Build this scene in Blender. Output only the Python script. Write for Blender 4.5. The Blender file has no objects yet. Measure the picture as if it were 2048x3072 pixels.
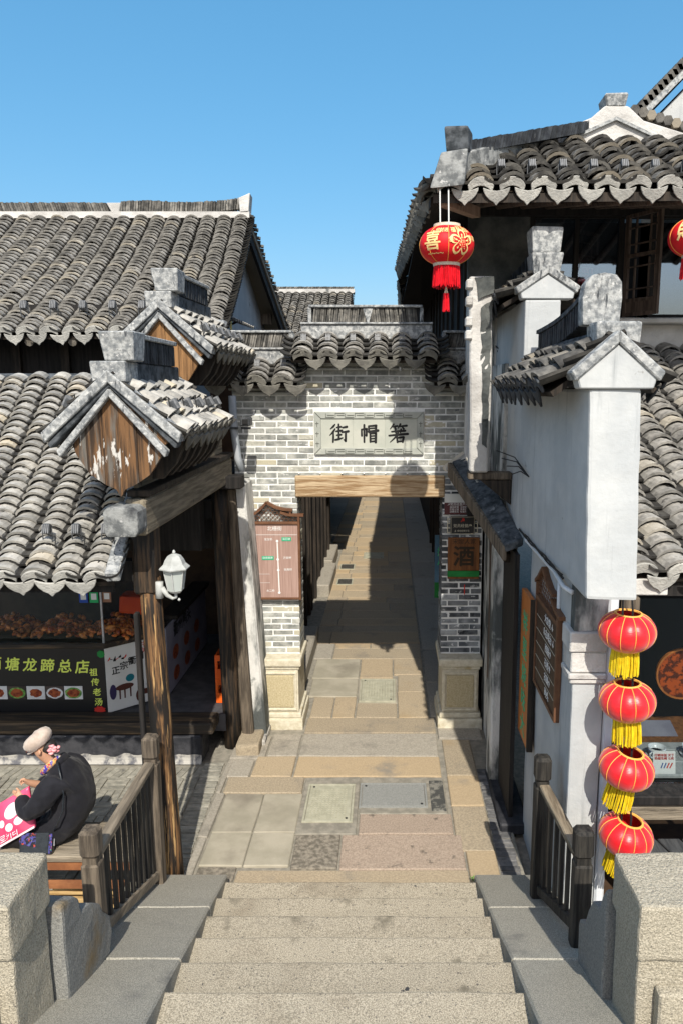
import bpy, bmesh, math, random
from mathutils import Vector, Matrix, noise
R = random.Random(11)
sc = bpy.context.scene
COL = sc.collection
V = Vector
PI = math.pi

# ------------------------------------------------------------------ camera
cam_d = bpy.data.cameras.new('camera')
cam_d.sensor_fit = 'VERTICAL'
cam_d.sensor_height = 36.0
cam_d.sensor_width = 36.0
cam_d.lens = 26.0
cam_d.shift_x = -143.0 / 3072.0
cam_d.clip_start = 0.05
cam_d.clip_end = 3000
cam = bpy.data.objects.new('camera', cam_d)
COL.objects.link(cam)
cam.location = (0, 0, 4.06)
cam.rotation_euler = (math.radians(90 - 9.5), 0, 0)
sc.camera = cam

# ------------------------------------------------------------------ sky and sun
SUN = V((-0.090, 0.87, -0.86)).normalized()          # direction the light travels
world = bpy.data.worlds.new('World')
sc.world = world
world.use_nodes = True
wn = world.node_tree.nodes
wl = world.node_tree.links
sky = wn.new('ShaderNodeTexSky')
sky.sky_type = 'NISHITA'
sky.sun_disc = False
sky.sun_elevation = math.asin(-SUN.z)
sky.sun_rotation = math.atan2(-SUN.x, -SUN.y)
sky.altitude = 0
sky.air_density = 0.8
sky.dust_density = 3.0
sky.ozone_density = 3.0
# colour grade of the whole sky dome: a flatter, more cyan late-morning blue
def vscale(src, k):
    n = wn.new('ShaderNodeVectorMath'); n.operation = 'SCALE'; n.inputs['Scale'].default_value = k
    wl.new(src, n.inputs[0]); return n.outputs[0]
gm = wn.new('ShaderNodeGamma'); gm.inputs[1].default_value = 0.55
wl.new(vscale(sky.outputs[0], 0.13), gm.inputs[0])
hs = wn.new('ShaderNodeHueSaturation'); hs.inputs['Hue'].default_value = 0.488; hs.inputs['Saturation'].default_value = 1.8
wl.new(gm.outputs[0], hs.inputs['Color'])
wl.new(vscale(hs.outputs[0], 1.14 / 0.13), wn['Background'].inputs[0])
wn['Background'].inputs[1].default_value = 0.13
sun_d = bpy.data.lights.new('sun', 'SUN')
sun_d.energy = 5.0
sun_d.angle = math.radians(0.5)
sun_d.color = (1.0, 0.945, 0.85)
sun = bpy.data.objects.new('sun', sun_d)
COL.objects.link(sun)
sun.location = (2, -20, 25)
sun.rotation_euler = SUN.to_track_quat('-Z', 'Y').to_euler()
sc.view_settings.view_transform = 'Standard'
sc.view_settings.look = 'None'
sc.view_settings.exposure = 0.15
sc.view_settings.gamma = 1.0
sc.view_settings.use_curve_mapping = False
sc.cycles.max_bounces = 8
sc.cycles.diffuse_bounces = 3
sc.cycles.glossy_bounces = 3
sc.cycles.transparent_max_bounces = 8
CAM = V((0, 0, 4.06))

# ------------------------------------------------------------------ helpers
WL = {}

def wloc(o):
    return WL[o.name] if o is not None else V((0, 0, 0))

def tag(o, label=None, cat=None, group=None, kind=None):
    if label: o['label'] = label
    if cat: o['category'] = cat
    if group: o['group'] = group
    if kind: o['kind'] = kind
    return o

def thing(name, loc, label=None, cat=None, group=None, kind=None):
    o = bpy.data.objects.new(name, None)
    o.empty_display_size = 0.2
    COL.objects.link(o)
    o.location = loc
    WL[o.name] = V(loc)
    return tag(o, label, cat, group, kind)

class MB:
    def __init__(s):
        s.v = []; s.f = []
    def add(s, vs, fs):
        n = len(s.v)
        s.v += [tuple(p) for p in vs]
        s.f += [[n + i for i in f] for f in fs]
        return s
    def hexa(s, p):
        return s.add(p, [(0, 3, 2, 1), (4, 5, 6, 7), (0, 1, 5, 4), (1, 2, 6, 5), (2, 3, 7, 6), (3, 0, 4, 7)])
    def box(s, x0, x1, y0, y1, z0, z1):
        return s.hexa([(x0, y0, z0), (x1, y0, z0), (x1, y1, z0), (x0, y1, z0),
                       (x0, y0, z1), (x1, y0, z1), (x1, y1, z1), (x0, y1, z1)])
    def prism(s, poly, vec):
        n = len(poly); vec = V(vec)
        a = [V(p) for p in poly]
        b = [p + vec for p in a]
        fs = [tuple(range(n))[::-1], tuple(range(n, 2 * n))]
        fs += [(i, (i + 1) % n, n + (i + 1) % n, n + i) for i in range(n)]
        return s.add(a + b, fs)
    def beam(s, a, b, w, h, up=(0, 0, 1), w2=None, h2=None):
        a = V(a); b = V(b); d = (b - a).normalized(); up = V(up)
        x = d.cross(up).normalized(); u = x.cross(d).normalized()
        w2 = w if w2 is None else w2; h2 = h if h2 is None else h2
        P = []
        for q, ww, hh in ((a, w, h), (b, w2, h2)):
            P += [q - x * ww / 2 - u * hh / 2, q + x * ww / 2 - u * hh / 2, q + x * ww / 2 + u * hh / 2, q - x * ww / 2 + u * hh / 2]
        return s.hexa(P)
    def tube(s, pts, r, n=8, cap=True):
        pts = [V(p) for p in pts]
        m = len(pts)
        rr = r if isinstance(r, (list, tuple)) else [r] * m
        base = len(s.v)
        prev = None
        for i, p in enumerate(pts):
            d = (pts[min(i + 1, m - 1)] - pts[max(i - 1, 0)]).normalized()
            if prev is None:
                ref = V((0, 0, 1)) if abs(d.z) < .9 else V((1, 0, 0))
                x = d.cross(ref).normalized()
            else:
                x = (prev - d * prev.dot(d)).normalized()
            y = d.cross(x)
            prev = x
            for k in range(n):
                a = 2 * PI * k / n
                s.v.append(tuple(p + (x * math.cos(a) + y * math.sin(a)) * rr[i]))
        for i in range(m - 1):
            for k in range(n):
                k2 = (k + 1) % n
                s.f.append([base + i * n + k, base + i * n + k2, base + (i + 1) * n + k2, base + (i + 1) * n + k])
        if cap:
            s.f.append([base + k for k in range(n)][::-1])
            s.f.append([base + (m - 1) * n + k for k in range(n)])
        return s
    def lathe(s, prof, c, n=24, lobe=0, lobes=12, axis=None, sq=None):
        base = len(s.v); m = len(prof)
        for r, z in prof:
            for k in range(n):
                a = 2 * PI * k / n
                q = r * (1 - lobe * abs(math.cos(a * lobes / 2.0)) ** 6)
                s.v.append((c[0] + q * math.cos(a), c[1] + q * math.sin(a), c[2] + z))
        for i in range(m - 1):
            for k in range(n):
                k2 = (k + 1) % n
                s.f.append([base + i * n + k, base + i * n + k2, base + (i + 1) * n + k2, base + (i + 1) * n + k])
        s.f.append([base + k for k in range(n)][::-1])
        s.f.append([base + (m - 1) * n + k for k in range(n)])
        return s
    def grid(s, fn, nu, nv):
        base = len(s.v)
        for j in range(nv + 1):
            for i in range(nu + 1):
                s.v.append(tuple(fn(i / nu, j / nv)))
        for j in range(nv):
            for i in range(nu):
                a = base + j * (nu + 1) + i
                s.f.append([a, a + 1, a + nu + 2, a + nu + 1])
        return s
    def rough(s, amp, sc_=3.0, seed=0):
        o = V((seed * 7.3, seed * 3.1, seed * 1.7))
        s.v = [tuple(V(p) + noise.noise_vector(V(p) * sc_ + o) * amp) for p in s.v]
        return s

def mesh_of(name, mb, bevel=0.0, smooth=False, seg=1, fix=True, wear=None, off=V((0, 0, 0))):
    me = bpy.data.meshes.new(name)
    me.from_pydata(mb.v, [], mb.f)
    bm = bmesh.new(); bm.from_mesh(me)
    if fix: bmesh.ops.recalc_face_normals(bm, faces=bm.faces)
    if bevel > 0:
        es = [e for e in bm.edges if len(e.link_faces) == 2 and e.calc_face_angle(0) > 0.5]
        if es:
            bmesh.ops.bevel(bm, geom=es, offset=bevel, segments=seg, affect='EDGES', profile=0.6, clamp_overlap=True)
    if wear:      # (amplitude, noise scale, longest edge kept)
        for _ in range(7):
            es = [e for e in bm.edges if e.calc_length() > wear[2]]
            if not es: break
            bmesh.ops.subdivide_edges(bm, edges=es, cuts=1, use_grid_fill=True)
        bmesh.ops.triangulate(bm, faces=[f for f in bm.faces if len(f.verts) > 4])
        for v in bm.verts:
            q = (v.co + off) * wear[1]
            v.co += noise.noise_vector(q) * wear[0] + noise.noise_vector(q * 4.3) * wear[0] * .4
    if smooth:
        for f in bm.faces: f.smooth = True
    bm.to_mesh(me); bm.free()
    return me

def obj(name, mb, m, parent=None, bevel=0.0, smooth=False, seg=1, kind=None, label=None, cat=None, group=None, fix=True, wear=None):
    xs = [p[0] for p in mb.v]; ys = [p[1] for p in mb.v]; zs = [p[2] for p in mb.v]
    c = V(((min(xs) + max(xs)) / 2, (min(ys) + max(ys)) / 2, min(zs)))
    mb.v = [(p[0] - c.x, p[1] - c.y, p[2] - c.z) for p in mb.v]
    me = mesh_of(name, mb, bevel, smooth, seg, fix, wear, c)
    if isinstance(m, (list, tuple)):
        for q in m: me.materials.append(MATS[q])
    else:
        me.materials.append(MATS[m])
    o = bpy.data.objects.new(name, me)
    COL.objects.link(o)
    o.parent = parent
    o.location = c - wloc(parent)
    WL[o.name] = c
    return tag(o, label, cat, group, kind)

def inst(name, me, parent, mat4, kind=None):
    o = bpy.data.objects.new(name, me)
    COL.objects.link(o)
    o.parent = parent
    mm = mat4.copy()
    mm.translation = mat4.translation - wloc(parent)
    o.matrix_local = mm
    WL[o.name] = mat4.translation.copy()
    if kind: o['kind'] = kind
    return o

def frame(x, y, z, p):
    m = Matrix.Identity(4)
    for i in range(3):
        m[i][0] = x[i]; m[i][1] = y[i]; m[i][2] = z[i]; m[i][3] = p[i]
    return m

# ------------------------------------------------------------------ materials
MATS = {}

def M(name, c1, c2=None, scale=4.0, detail=6.0, lo=0.35, hi=0.65, rough=0.85, bump=0.3, bscale=30.0, bdist=0.01,
      stretch=(1, 1, 1), rnd=0.0, spots=(), metallic=0.0, spec=0.3, tint=None, alpha=None, trans=0.0, coat=0.0, emit=None, sheen=0.0, aniso=0.0):
    m = bpy.data.materials.new(name)
    m.use_nodes = True
    nt = m.node_tree; N = nt.nodes; L = nt.links
    b = N['Principled BSDF']
    b.inputs['Roughness'].default_value = rough
    b.inputs['Metallic'].default_value = metallic
    b.inputs['Specular IOR Level'].default_value = spec
    b.inputs['Coat Weight'].default_value = coat
    b.inputs['Transmission Weight'].default_value = trans
    b.inputs['Sheen Weight'].default_value = sheen
    c2 = c2 or c1
    tc = N.new('ShaderNodeTexCoord')
    oi = N.new('ShaderNodeObjectInfo')
    ge = N.new('ShaderNodeNewGeometry')
    ad = N.new('ShaderNodeMath'); ad.operation = 'ADD'
    L.new(oi.outputs['Random'], ad.inputs[0]); L.new(ge.outputs['Random Per Island'], ad.inputs[1])
    fr = N.new('ShaderNodeMath'); fr.operation = 'FRACT'
    L.new(ad.outputs[0], fr.inputs[0])
    mu = N.new('ShaderNodeMath'); mu.operation = 'MULTIPLY'; mu.inputs[1].default_value = 41.0
    L.new(oi.outputs['Random'], mu.inputs[0])
    va = N.new('ShaderNodeVectorMath'); va.operation = 'ADD'
    L.new(tc.outputs['Object'], va.inputs[0]); L.new(mu.outputs[0], va.inputs[1])
    mp = N.new('ShaderNodeMapping'); mp.inputs['Scale'].default_value = stretch
    L.new(va.outputs[0], mp.inputs['Vector'])
    def nz(sc_, det, vec, ro=0.6):
        n = N.new('ShaderNodeTexNoise')
        n.inputs['Scale'].default_value = sc_; n.inputs['Detail'].default_value = det; n.inputs['Roughness'].default_value = ro
        L.new(vec, n.inputs['Vector'])
        return n.outputs[0]
    def ramp(src, l, h):
        r = N.new('ShaderNodeMapRange'); r.interpolation_type = 'SMOOTHSTEP'
        r.inputs[1].default_value = l; r.inputs[2].default_value = h
        L.new(src, r.inputs[0]); return r.outputs[0]
    def mix(f, a, c, typ='MIX'):
        x = N.new('ShaderNodeMix'); x.data_type = 'RGBA'; x.blend_type = typ
        if isinstance(f, float): x.inputs[0].default_value = f
        else: L.new(f, x.inputs[0])
        for i, q in ((6, a), (7, c)):
            if isinstance(q, tuple): x.inputs[i].default_value = (*q, 1)
            else: L.new(q, x.inputs[i])
        return x.outputs[2]
    col = mix(ramp(nz(scale, detail, mp.outputs[0]), lo, hi), c1, c2)
    if tint:
        col = mix(ramp(fr.outputs[0], tint[1], tint[2]), col, tint[0], tint[3] if len(tint) > 3 else 'MIX')
    for s in spots:   # (colour, scale, lo, hi[, stretch])
        vec = va.outputs[0]
        if len(s) > 4:
            mq = N.new('ShaderNodeMapping'); mq.inputs['Scale'].default_value = s[4]
            L.new(va.outputs[0], mq.inputs['Vector']); vec = mq.outputs[0]
        col = mix(ramp(nz(s[1], 5.0, vec), s[2], s[3]), col, s[0])
    if rnd > 0:
        r = N.new('ShaderNodeMapRange'); r.inputs[3].default_value = 1 - rnd; r.inputs[4].default_value = 1 + rnd
        L.new(fr.outputs[0], r.inputs[0])
        h = N.new('ShaderNodeVectorMath'); h.operation = 'SCALE'
        L.new(col, h.inputs[0]); L.new(r.outputs[0], h.inputs['Scale'])
        col = h.outputs[0]
    L.new(col, b.inputs['Base Color'])
    if emit:
        b.inputs['Emission Color'].default_value = (*emit[0], 1); b.inputs['Emission Strength'].default_value = emit[1]
    if bump > 0:
        bu = N.new('ShaderNodeBump'); bu.inputs['Strength'].default_value = bump; bu.inputs['Distance'].default_value = bdist
        L.new(nz(bscale, 4.0, mp.outputs[0], 0.65), bu.inputs['Height'])
        L.new(bu.outputs[0], b.inputs['Normal'])
    MATS[name] = m
    return m

# stone and masonry
M('granite', (.24, .21, .155), (.50, .44, .335), scale=150, detail=3, lo=.38, hi=.62, rough=.9, bump=.5, bscale=110,
  spots=(((.15, .115, .075), 1.3, .52, .85), ((.05, .05, .052), 9.0, .705, .735), ((.1, .09, .08), 60, .60, .68), ((.17, .15, .11), 4.0, .56, .72)), rnd=.08)
M('kerb_granite', (.22, .21, .175), (.42, .395, .33), scale=170, detail=3, lo=.38, hi=.62, rough=.9, bump=.35, bscale=120,
  spots=(((.06, .06, .065), 6.0, .72, .75), ((.1, .1, .1), 2.0, .58, .85)), rnd=.06)
M('newel_granite', (.32, .285, .215), (.54, .485, .375), scale=130, detail=3, lo=.36, hi=.64, rough=.92, bump=.9, bscale=70, bdist=.02,
  spots=(((.11, .1, .085), 90, .6, .68), ((.34, .26, .14), 1.6, .6, .9)), rnd=.03)
M('drum_stone', (.16, .16, .15), (.28, .275, .25), scale=120, detail=4, lo=.35, hi=.65, rough=.92, bump=.7, bscale=60, bdist=.012,
  spots=(((.22, .16, .085), 1.7, .56, .72), ((.07, .08, .09), 5.0, .6, .8)))
M('slab', (.29, .24, .17), (.42, .345, .24), scale=60, detail=6, lo=.35, hi=.65, rough=.88, bump=.45, bscale=60,
  tint=((.39, .28, .155), .3, 1.3), spots=(((.2, .18, .15), 2.2, .55, .8), ((.1, .09, .075), 40, .66, .74), ((.33, .24, .135), 1.4, .58, .85)), rnd=.12)
M('slab_grey', (.27, .245, .2), (.36, .325, .265), scale=50, detail=6, rough=.88, bump=.4, bscale=70,
  spots=(((.17, .155, .13), 3.0, .55, .8),), rnd=.1)
M('slab_pink', (.27, .21, .16), (.39, .31, .24), scale=70, detail=5, rough=.88, bump=.5, bscale=70,
  spots=(((.14, .115, .09), 9, .58, .7),), rnd=.05)
M('slab_mossy', (.13, .115, .09), (.29, .255, .2), scale=22, detail=9, lo=.36, hi=.66, rough=.9, bump=.6, bscale=50, rnd=.05)
M('slab_panel', (.29, .265, .2), (.37, .335, .26), scale=3, detail=8, rough=.85, bump=.2, bscale=90,
  spots=(((.22, .195, .15), 1.6, .5, .75),), rnd=.06)
M('mortar_grout', (.2, .185, .15), (.29, .265, .215), scale=12, rough=.95, bump=.5, bscale=60)
M('quay_brick', (.21, .2, .165), (.32, .30, .245), scale=14, detail=6, rough=.92, bump=.5, bscale=50, rnd=.2,
  spots=(((.12, .115, .1), 6, .6, .75),))
M('gutter_brick', (.09, .09, .09), (.17, .165, .16), scale=10, rough=.92, bump=.5, bscale=50, rnd=.2)
M('dirt', (.19, .175, .15), (.28, .255, .21), scale=20, rough=.95, bump=.5, bscale=50)
M('stone_dark', (.018, .019, .023), (.05, .05, .055), scale=6, rough=.7, bump=.5, bscale=24,
  spots=(((.16, .16, .16), 18, .70, .73, (1, 1, 4)),))
M('quay_plaster', (.42, .40, .36), (.12, .12, .13), scale=7, lo=.45, hi=.6, rough=.9, bump=.6, bscale=30)
M('brick', (.22, .23, .215), (.44, .44, .40), scale=9, detail=7, rough=.9, bump=.6, bscale=40, rnd=.28,
  spots=(((.62, .62, .60), 11, .60, .70, (1, 1, 2.2)), ((.09, .1, .105), 7, .66, .74)), tint=((.36, .33, .24), .78, 1.0))
M('brick_dark_shaded', (.07, .078, .085), (.24, .25, .25), scale=5, detail=7, rough=.9, bump=.6, bscale=40, rnd=.6, spots=(((.6, .6, .58), 12, .60, .66, (1, 1, 1.6)), ((.03, .033, .036), 4, .6, .7)))  # dark bricks of the right pillar, its shade deepened in their colour
M('mortar', (.78, .78, .75), (.64, .64, .61), scale=9, rough=.93, bump=.6, bscale=40)
M('plinth', (.50, .45, .33), (.62, .575, .45), scale=18, rough=.9, bump=.5, bscale=60,
  spots=(((.38, .31, .17), 4, .56, .74),))
M('plinth_panel', (.40, .33, .19), (.52, .45, .29), scale=60, rough=.92, bump=.8, bscale=80)
M('plaque', (.40, .415, .36), (.47, .475, .41), scale=3, rough=.8, bump=.12, bscale=40, spots=(((.31, .32, .28), 2.2, .58, .8),))
M('plaque_frame', (.33, .345, .31), (.42, .43, .38), scale=6, rough=.85, bump=.3, bscale=50, spots=(((.2, .2, .19), 9, .62, .74),))
M('plaque_groove', (.12, .125, .11), rough=.9, bump=0)
M('ink', (.012, .012, .012), rough=.6, bump=0)
M('plaster', (.41, .425, .425), (.50, .51, .50), scale=2.2, detail=10, rough=.93, bump=.5, bscale=14,
  spots=(((.37, .39, .40), 1.3, .50, .80, (1.3, 1.3, .4)), ((.40, .40, .39), 26, .68, .78), ((.22, .22, .21), 2.2, .66, .86, (1, 1, .35)), ((.30, .30, .29), 3.1, .665, .685), ((.26, .275, .28), 4.0, .57, .78, (3.2, 3.2, .16))))
M('plaster_old', (.40, .385, .36), (.60, .585, .55), scale=2.0, detail=9, rough=.95, bump=.7, bscale=18, bdist=.02,
  spots=(((.42, .41, .39), 3.2, .56, .76, (1, 1, .6)), ((.12, .125, .12), 2.2, .66, .74, (1, 1, .5))))
M('plaster_stained', (.08, .088, .085), (.62, .61, .57), scale=1.6, detail=10, lo=.42, hi=.58, rough=.95, bump=.8, bscale=20, bdist=.02, stretch=(1.8, 1.8, .6),
  spots=(((.28, .29, .27), 6, .58, .72),))
M('plaster_black', (.045, .05, .05), (.13, .135, .125), scale=3, detail=9, rough=.95, bump=.7, bscale=20,
  spots=(((.3, .3, .27), 5, .66, .78, (1, 1, .5)), ((.12, .12, .05), 2, .6, .8)))
M('cap_stone', (.17, .18, .185), (.43, .435, .42), scale=24, detail=14, lo=.36, hi=.64, rough=.93, bump=.9, bscale=30, rnd=.06,
  spots=(((.56, .555, .53), 32, .62, .68), ((.06, .066, .072), 13, .60, .68, (1.6, 1.6, .35)), ((.2, .2, .19), 60, .6, .68)))
M('cap_stone_mid', (.10, .105, .105), (.27, .275, .265), scale=11, detail=12, lo=.38, hi=.62, rough=.93, bump=.9, bscale=30, spots=(((.4, .395, .38), 14, .62, .68), ((.05, .052, .055), 7, .58, .72, (1, 1, .5))))
M('cap_stone_dark', (.025, .03, .034), (.10, .11, .12), scale=12, detail=9, rough=.93, bump=.6, bscale=26,
  spots=(((.3, .31, .31), 9, .64, .74, (1, 1, .4)),))
M('tile', (.19, .183, .168), (.39, .372, .335), scale=9, detail=9, rough=.9, bump=.6, bscale=35, rnd=.2,
  tint=((.38, .345, .28), .86, 1.0), spots=(((.10, .095, .09), 9, .58, .72), ((.5, .47, .4), 16, .62, .74)))
M('tile_light', (.25, .242, .22), (.46, .44, .395), scale=7, detail=7, rough=.88, bump=.45, bscale=35, rnd=.16,
  tint=((.44, .385, .29), .86, 1.0), spots=(((.15, .145, .13), 8, .6, .74), ((.52, .5, .44), 14, .62, .76)))
M('tile_dark', (.055, .053, .05), (.16, .152, .135), scale=8, detail=7, rough=.88, bump=.5, bscale=35, rnd=.3,
  tint=((.2, .175, .135), .74, 1.0), spots=(((.3, .29, .25), 15, .68, .76),))
M('tile_pan_shaded', (.022, .021, .02), (.06, .057, .05), scale=8, rough=.9, bump=.3, bscale=35, rnd=.3)  # near-black: shade between the tile columns put into the colour
M('drip', (.30, .295, .27), (.43, .42, .38), scale=9, rough=.88, bump=.9, bscale=60, rnd=.12, spots=(((.15, .15, .14), 7, .6, .74),))
M('drip_dark', (.125, .12, .105), (.22, .21, .18), scale=9, rough=.88, bump=.9, bscale=60, rnd=.15)
M('ridge_tile', (.07, .068, .062), (.17, .16, .14), scale=14, rough=.88, bump=.4, bscale=50, rnd=.55, spots=(((.34, .32, .27), 20, .66, .74, (1, 1, .3)),))
M('ridge_black', (.018, .02, .024), (.045, .05, .056), scale=10, rough=.8, bump=.3, bscale=40, rnd=.4, spots=(((.16, .17, .18), 24, .68, .74, (1, 1, .25)),))
# wood
M('wood_dark', (.012, .010, .008), (.04, .03, .022), scale=3, detail=8, rough=.75, bump=.5, bscale=9, stretch=(9, 9, .7), rnd=.15)
M('wood_black', (.009, .0085, .008), (.024, .021, .019), scale=3, detail=8, rough=.8, bump=.3, bscale=9, stretch=(9, 9, .7))
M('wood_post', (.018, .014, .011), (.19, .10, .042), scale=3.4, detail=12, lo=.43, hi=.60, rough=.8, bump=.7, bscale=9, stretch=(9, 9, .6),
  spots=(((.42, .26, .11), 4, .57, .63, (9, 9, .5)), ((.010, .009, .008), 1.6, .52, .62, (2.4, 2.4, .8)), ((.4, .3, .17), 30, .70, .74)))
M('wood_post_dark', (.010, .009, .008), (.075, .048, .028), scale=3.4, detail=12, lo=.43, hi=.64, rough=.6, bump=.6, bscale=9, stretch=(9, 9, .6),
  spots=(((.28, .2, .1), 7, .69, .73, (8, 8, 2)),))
M('wood_grey', (.06, .048, .036), (.165, .132, .096), scale=3, detail=9, rough=.9, bump=.8, bscale=9, stretch=(10, 10, .8), rnd=.12,
  spots=(((.045, .038, .03), 3, .58, .72, (10, 10, .7)),))
M('wood_greyx', (.16, .135, .1), (.32, .27, .2), scale=3, detail=9, rough=.9, bump=.8, bscale=9, stretch=(.8, 10, 10), rnd=.12,
  spots=(((.07, .058, .043), 3, .6, .74, (.7, 10, 10)),))
M('wood_greyy', (.14, .115, .085), (.29, .24, .175), scale=3, detail=9, rough=.9, bump=.8, bscale=9, stretch=(10, .8, 10), rnd=.12,
  spots=(((.05, .042, .032), 3, .58, .74, (10, .7, 10)),))
M('wood_beamy', (.12, .1, .072), (.27, .23, .165), scale=3, detail=9, rough=.85, bump=.6, bscale=9, stretch=(10, .7, 10),
  spots=(((.04, .032, .024), 3.5, .64, .72),))
M('wood_fence_dark', (.012, .011, .01), (.05, .045, .037), scale=3, detail=8, rough=.75, bump=.6, bscale=9, stretch=(10, 10, .7),
  spots=(((.2, .14, .06), 4, .70, .74, (6, 6, .6)),))
M('wood_rail', (.13, .1, .065), (.32, .26, .18), scale=3, detail=9, rough=.9, bump=.9, bscale=9, stretch=(12, .8, 12),
  spots=(((.03, .027, .022), 3, .56, .66, (10, .9, 10)),))
M('wood_lintel', (.27, .17, .085), (.52, .40, .255), scale=4, detail=12, lo=.38, hi=.62, rough=.85, bump=.9, bscale=10, stretch=(.7, 7, 9),
  spots=(((.2, .1, .04), 3, .62, .74, (.5, 8, 10)), ((.66, .52, .34), 2, .58, .76, (.6, 5, 6))))
M('wood_shield', (.032, .021, .014), (.17, .088, .038), scale=3.2, detail=12, lo=.40, hi=.62, rough=.8, bump=.8, bscale=9, stretch=(10, 10, .5),
  spots=(((.13, .12, .105), 2.2, .50, .62, (4, 4, .5)), ((.52, .50, .46), 4.2, .60, .64, (3.6, 3.6, 1.0)),))
M('wood_gable', (.11, .055, .022), (.30, .16, .065), scale=2.4, detail=9, lo=.38, hi=.66, rough=.8, bump=.8, bscale=9, stretch=(10, 10, .5))
M('wood_sill', (.03, .024, .018), (.15, .1, .055), scale=2.4, detail=9, lo=.45, hi=.72, rough=.7, bump=.6, bscale=9, stretch=(.6, 9, 9))
M('wood_sash', (.06, .04, .03), (.14, .1, .075), scale=3, detail=8, rough=.8, bump=.5, bscale=9, stretch=(9, 9, .7))
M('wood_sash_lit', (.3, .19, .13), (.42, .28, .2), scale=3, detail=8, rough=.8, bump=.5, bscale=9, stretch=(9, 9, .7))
M('rafter_end', (.16, .14, .11), (.27, .24, .2), scale=12, rough=.9, bump=.4)
M('logs', (.34, .21, .08), (.58, .4, .18), scale=5, detail=7, rough=.9, bump=.8, bscale=14, stretch=(1, 8, 8), rnd=.2)
M('rust_wood', (.2, .075, .03), (.32, .13, .05), scale=6, rough=.85, bump=.4, bscale=30)
# metal, glass, print
M('lamp_white', (.45, .46, .44), (.36, .37, .35), scale=12, rough=.55, bump=.15, bscale=60)
M('lamp_glass', (.42, .46, .43), (.5, .53, .5), scale=3, rough=.35, bump=0, spec=.5)
M('spot_body', (.03, .033, .036), (.07, .075, .08), scale=30, rough=.5, bump=.1, spec=.5)
M('spot_fin', (.12, .125, .13), (.2, .205, .21), scale=30, rough=.5, bump=0, spec=.5)
M('cable', (.02, .02, .02), rough=.7, bump=0)
M('steel', (.35, .36, .37), (.45, .46, .47), scale=20, rough=.45, bump=.05, metallic=.6)
M('cover_plate', (.32, .31, .23), (.40, .385, .29), scale=12, rough=.7, bump=.3, bscale=60, spots=(((.24, .23, .17), 4, .55, .8),))
M('cover_grey', (.2, .205, .19), (.27, .27, .25), scale=90, rough=.75, bump=.3, bscale=90)
M('asphalt_patch', (.06, .06, .055), (.2, .19, .16), scale=14, lo=.45, hi=.6, rough=.9, bump=.6, bscale=40)
M('grate', (.07, .065, .055), (.12, .11, .09), scale=20, rough=.8, bump=.2)
M('map_brown', (.30, .19, .155), (.40, .27, .225), scale=3, detail=7, rough=.45, bump=.05, stretch=(26, 26, .7), spec=.5)
M('map_frame', (.11, .048, .024), (.16, .075, .038), scale=8, rough=.6, bump=.15)
M('print_white', (.74, .74, .72), rough=.7, bump=0)
M('print_cream', (.6, .55, .42), rough=.7, bump=0)
M('print_green', (.02, .36, .19), rough=.6, bump=0)
M('print_red', (.55, .03, .02), rough=.6, bump=0)
M('sign_maroon', (.075, .012, .014), rough=.5, bump=0, spec=.5)
M('sign_black', (.008, .008, .009), rough=.35, bump=0, spec=.5)
M('sign_brown', (.12, .045, .014), (.22, .085, .026), scale=3, detail=8, rough=.6, bump=.2, stretch=(9, 9, .6))
M('sign_darkbrown', (.03, .014, .009), (.055, .027, .017), scale=3, detail=8, rough=.55, bump=.2, stretch=(9, 9, .6))
M('sign_orange', (.42, .13, .028), (.52, .18, .045), scale=4, rough=.55, bump=.15, stretch=(6, 6, .6))
M('sign_green', (.01, .16, .03), (.015, .22, .045), scale=5, rough=.6, bump=.1)
M('letter_green', (.06, .42, .2), rough=.6, bump=0)
M('letter_dark', (.03, .018, .008), rough=.6, bump=0)
M('letter_lime', (.72, .82, .14), rough=.6, bump=0)
M('letter_gold', (.85, .62, .26), rough=.5, bump=0)
M('poster_white', (.62, .62, .58), (.7, .7, .66), scale=3, rough=.7, bump=.05)
M('poster_dim', (.2, .19, .24), (.27, .26, .31), scale=3, rough=.7, bump=.05)
M('photo_meat', (.14, .018, .008), (.4, .1, .03), scale=24, detail=7, rough=.5, bump=0)
M('photo_dish', (.62, .62, .6), (.72, .72, .7), scale=9, rough=.6, bump=0)
M('photo_leaf', (.05, .2, .03), (.25, .4, .1), scale=30, rough=.6, bump=0)
M('photo_dark', (.03, .025, .02), (.08, .06, .05), scale=8, rough=.6, bump=0)
M('paint_blue', (.01, .16, .2), rough=.6, bump=0)
M('paint_purple', (.04, .03, .09), rough=.6, bump=0)
M('paint_brown', (.09, .03, .02), rough=.6, bump=0)
M('pay_blue', (.02, .07, .36), rough=.6, bump=0)
M('pay_green', (.02, .38, .12), rough=.6, bump=0)
M('pay_brown', (.3, .15, .09), rough=.6, bump=0)
M('crate', (.75, .10, .008), (.85, .14, .012), scale=4, rough=.4, bump=.05, spec=.5)
M('cooked_meat', (.26, .035, .008), (.72, .24, .05), scale=16, detail=6, rough=.4, bump=.6, bscale=30, rnd=.45, spec=.5)
M('red_cloth', (.6, .05, .01), (.7, .08, .015), scale=5, rough=.6, bump=.2)
M('red_silk', (.60, .006, .012), (.68, .010, .016), scale=6, rough=.36, bump=.22, bscale=16, stretch=(1, 1, 4), spec=.5, sheen=.3)
M('red_fabric', (.62, .006, .012), (.66, .010, .014), scale=9, rough=.6, bump=.06, bscale=60)
M('red_tassel', (.6, .004, .012), (.75, .01, .02), scale=30, rough=.6, bump=0, rnd=.25)
M('yellow_tassel', (.70, .47, .008), (.82, .62, .02), scale=30, rough=.6, bump=0, rnd=.2)
M('gold_line', (.85, .42, .09), rough=.5, bump=0)
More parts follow.
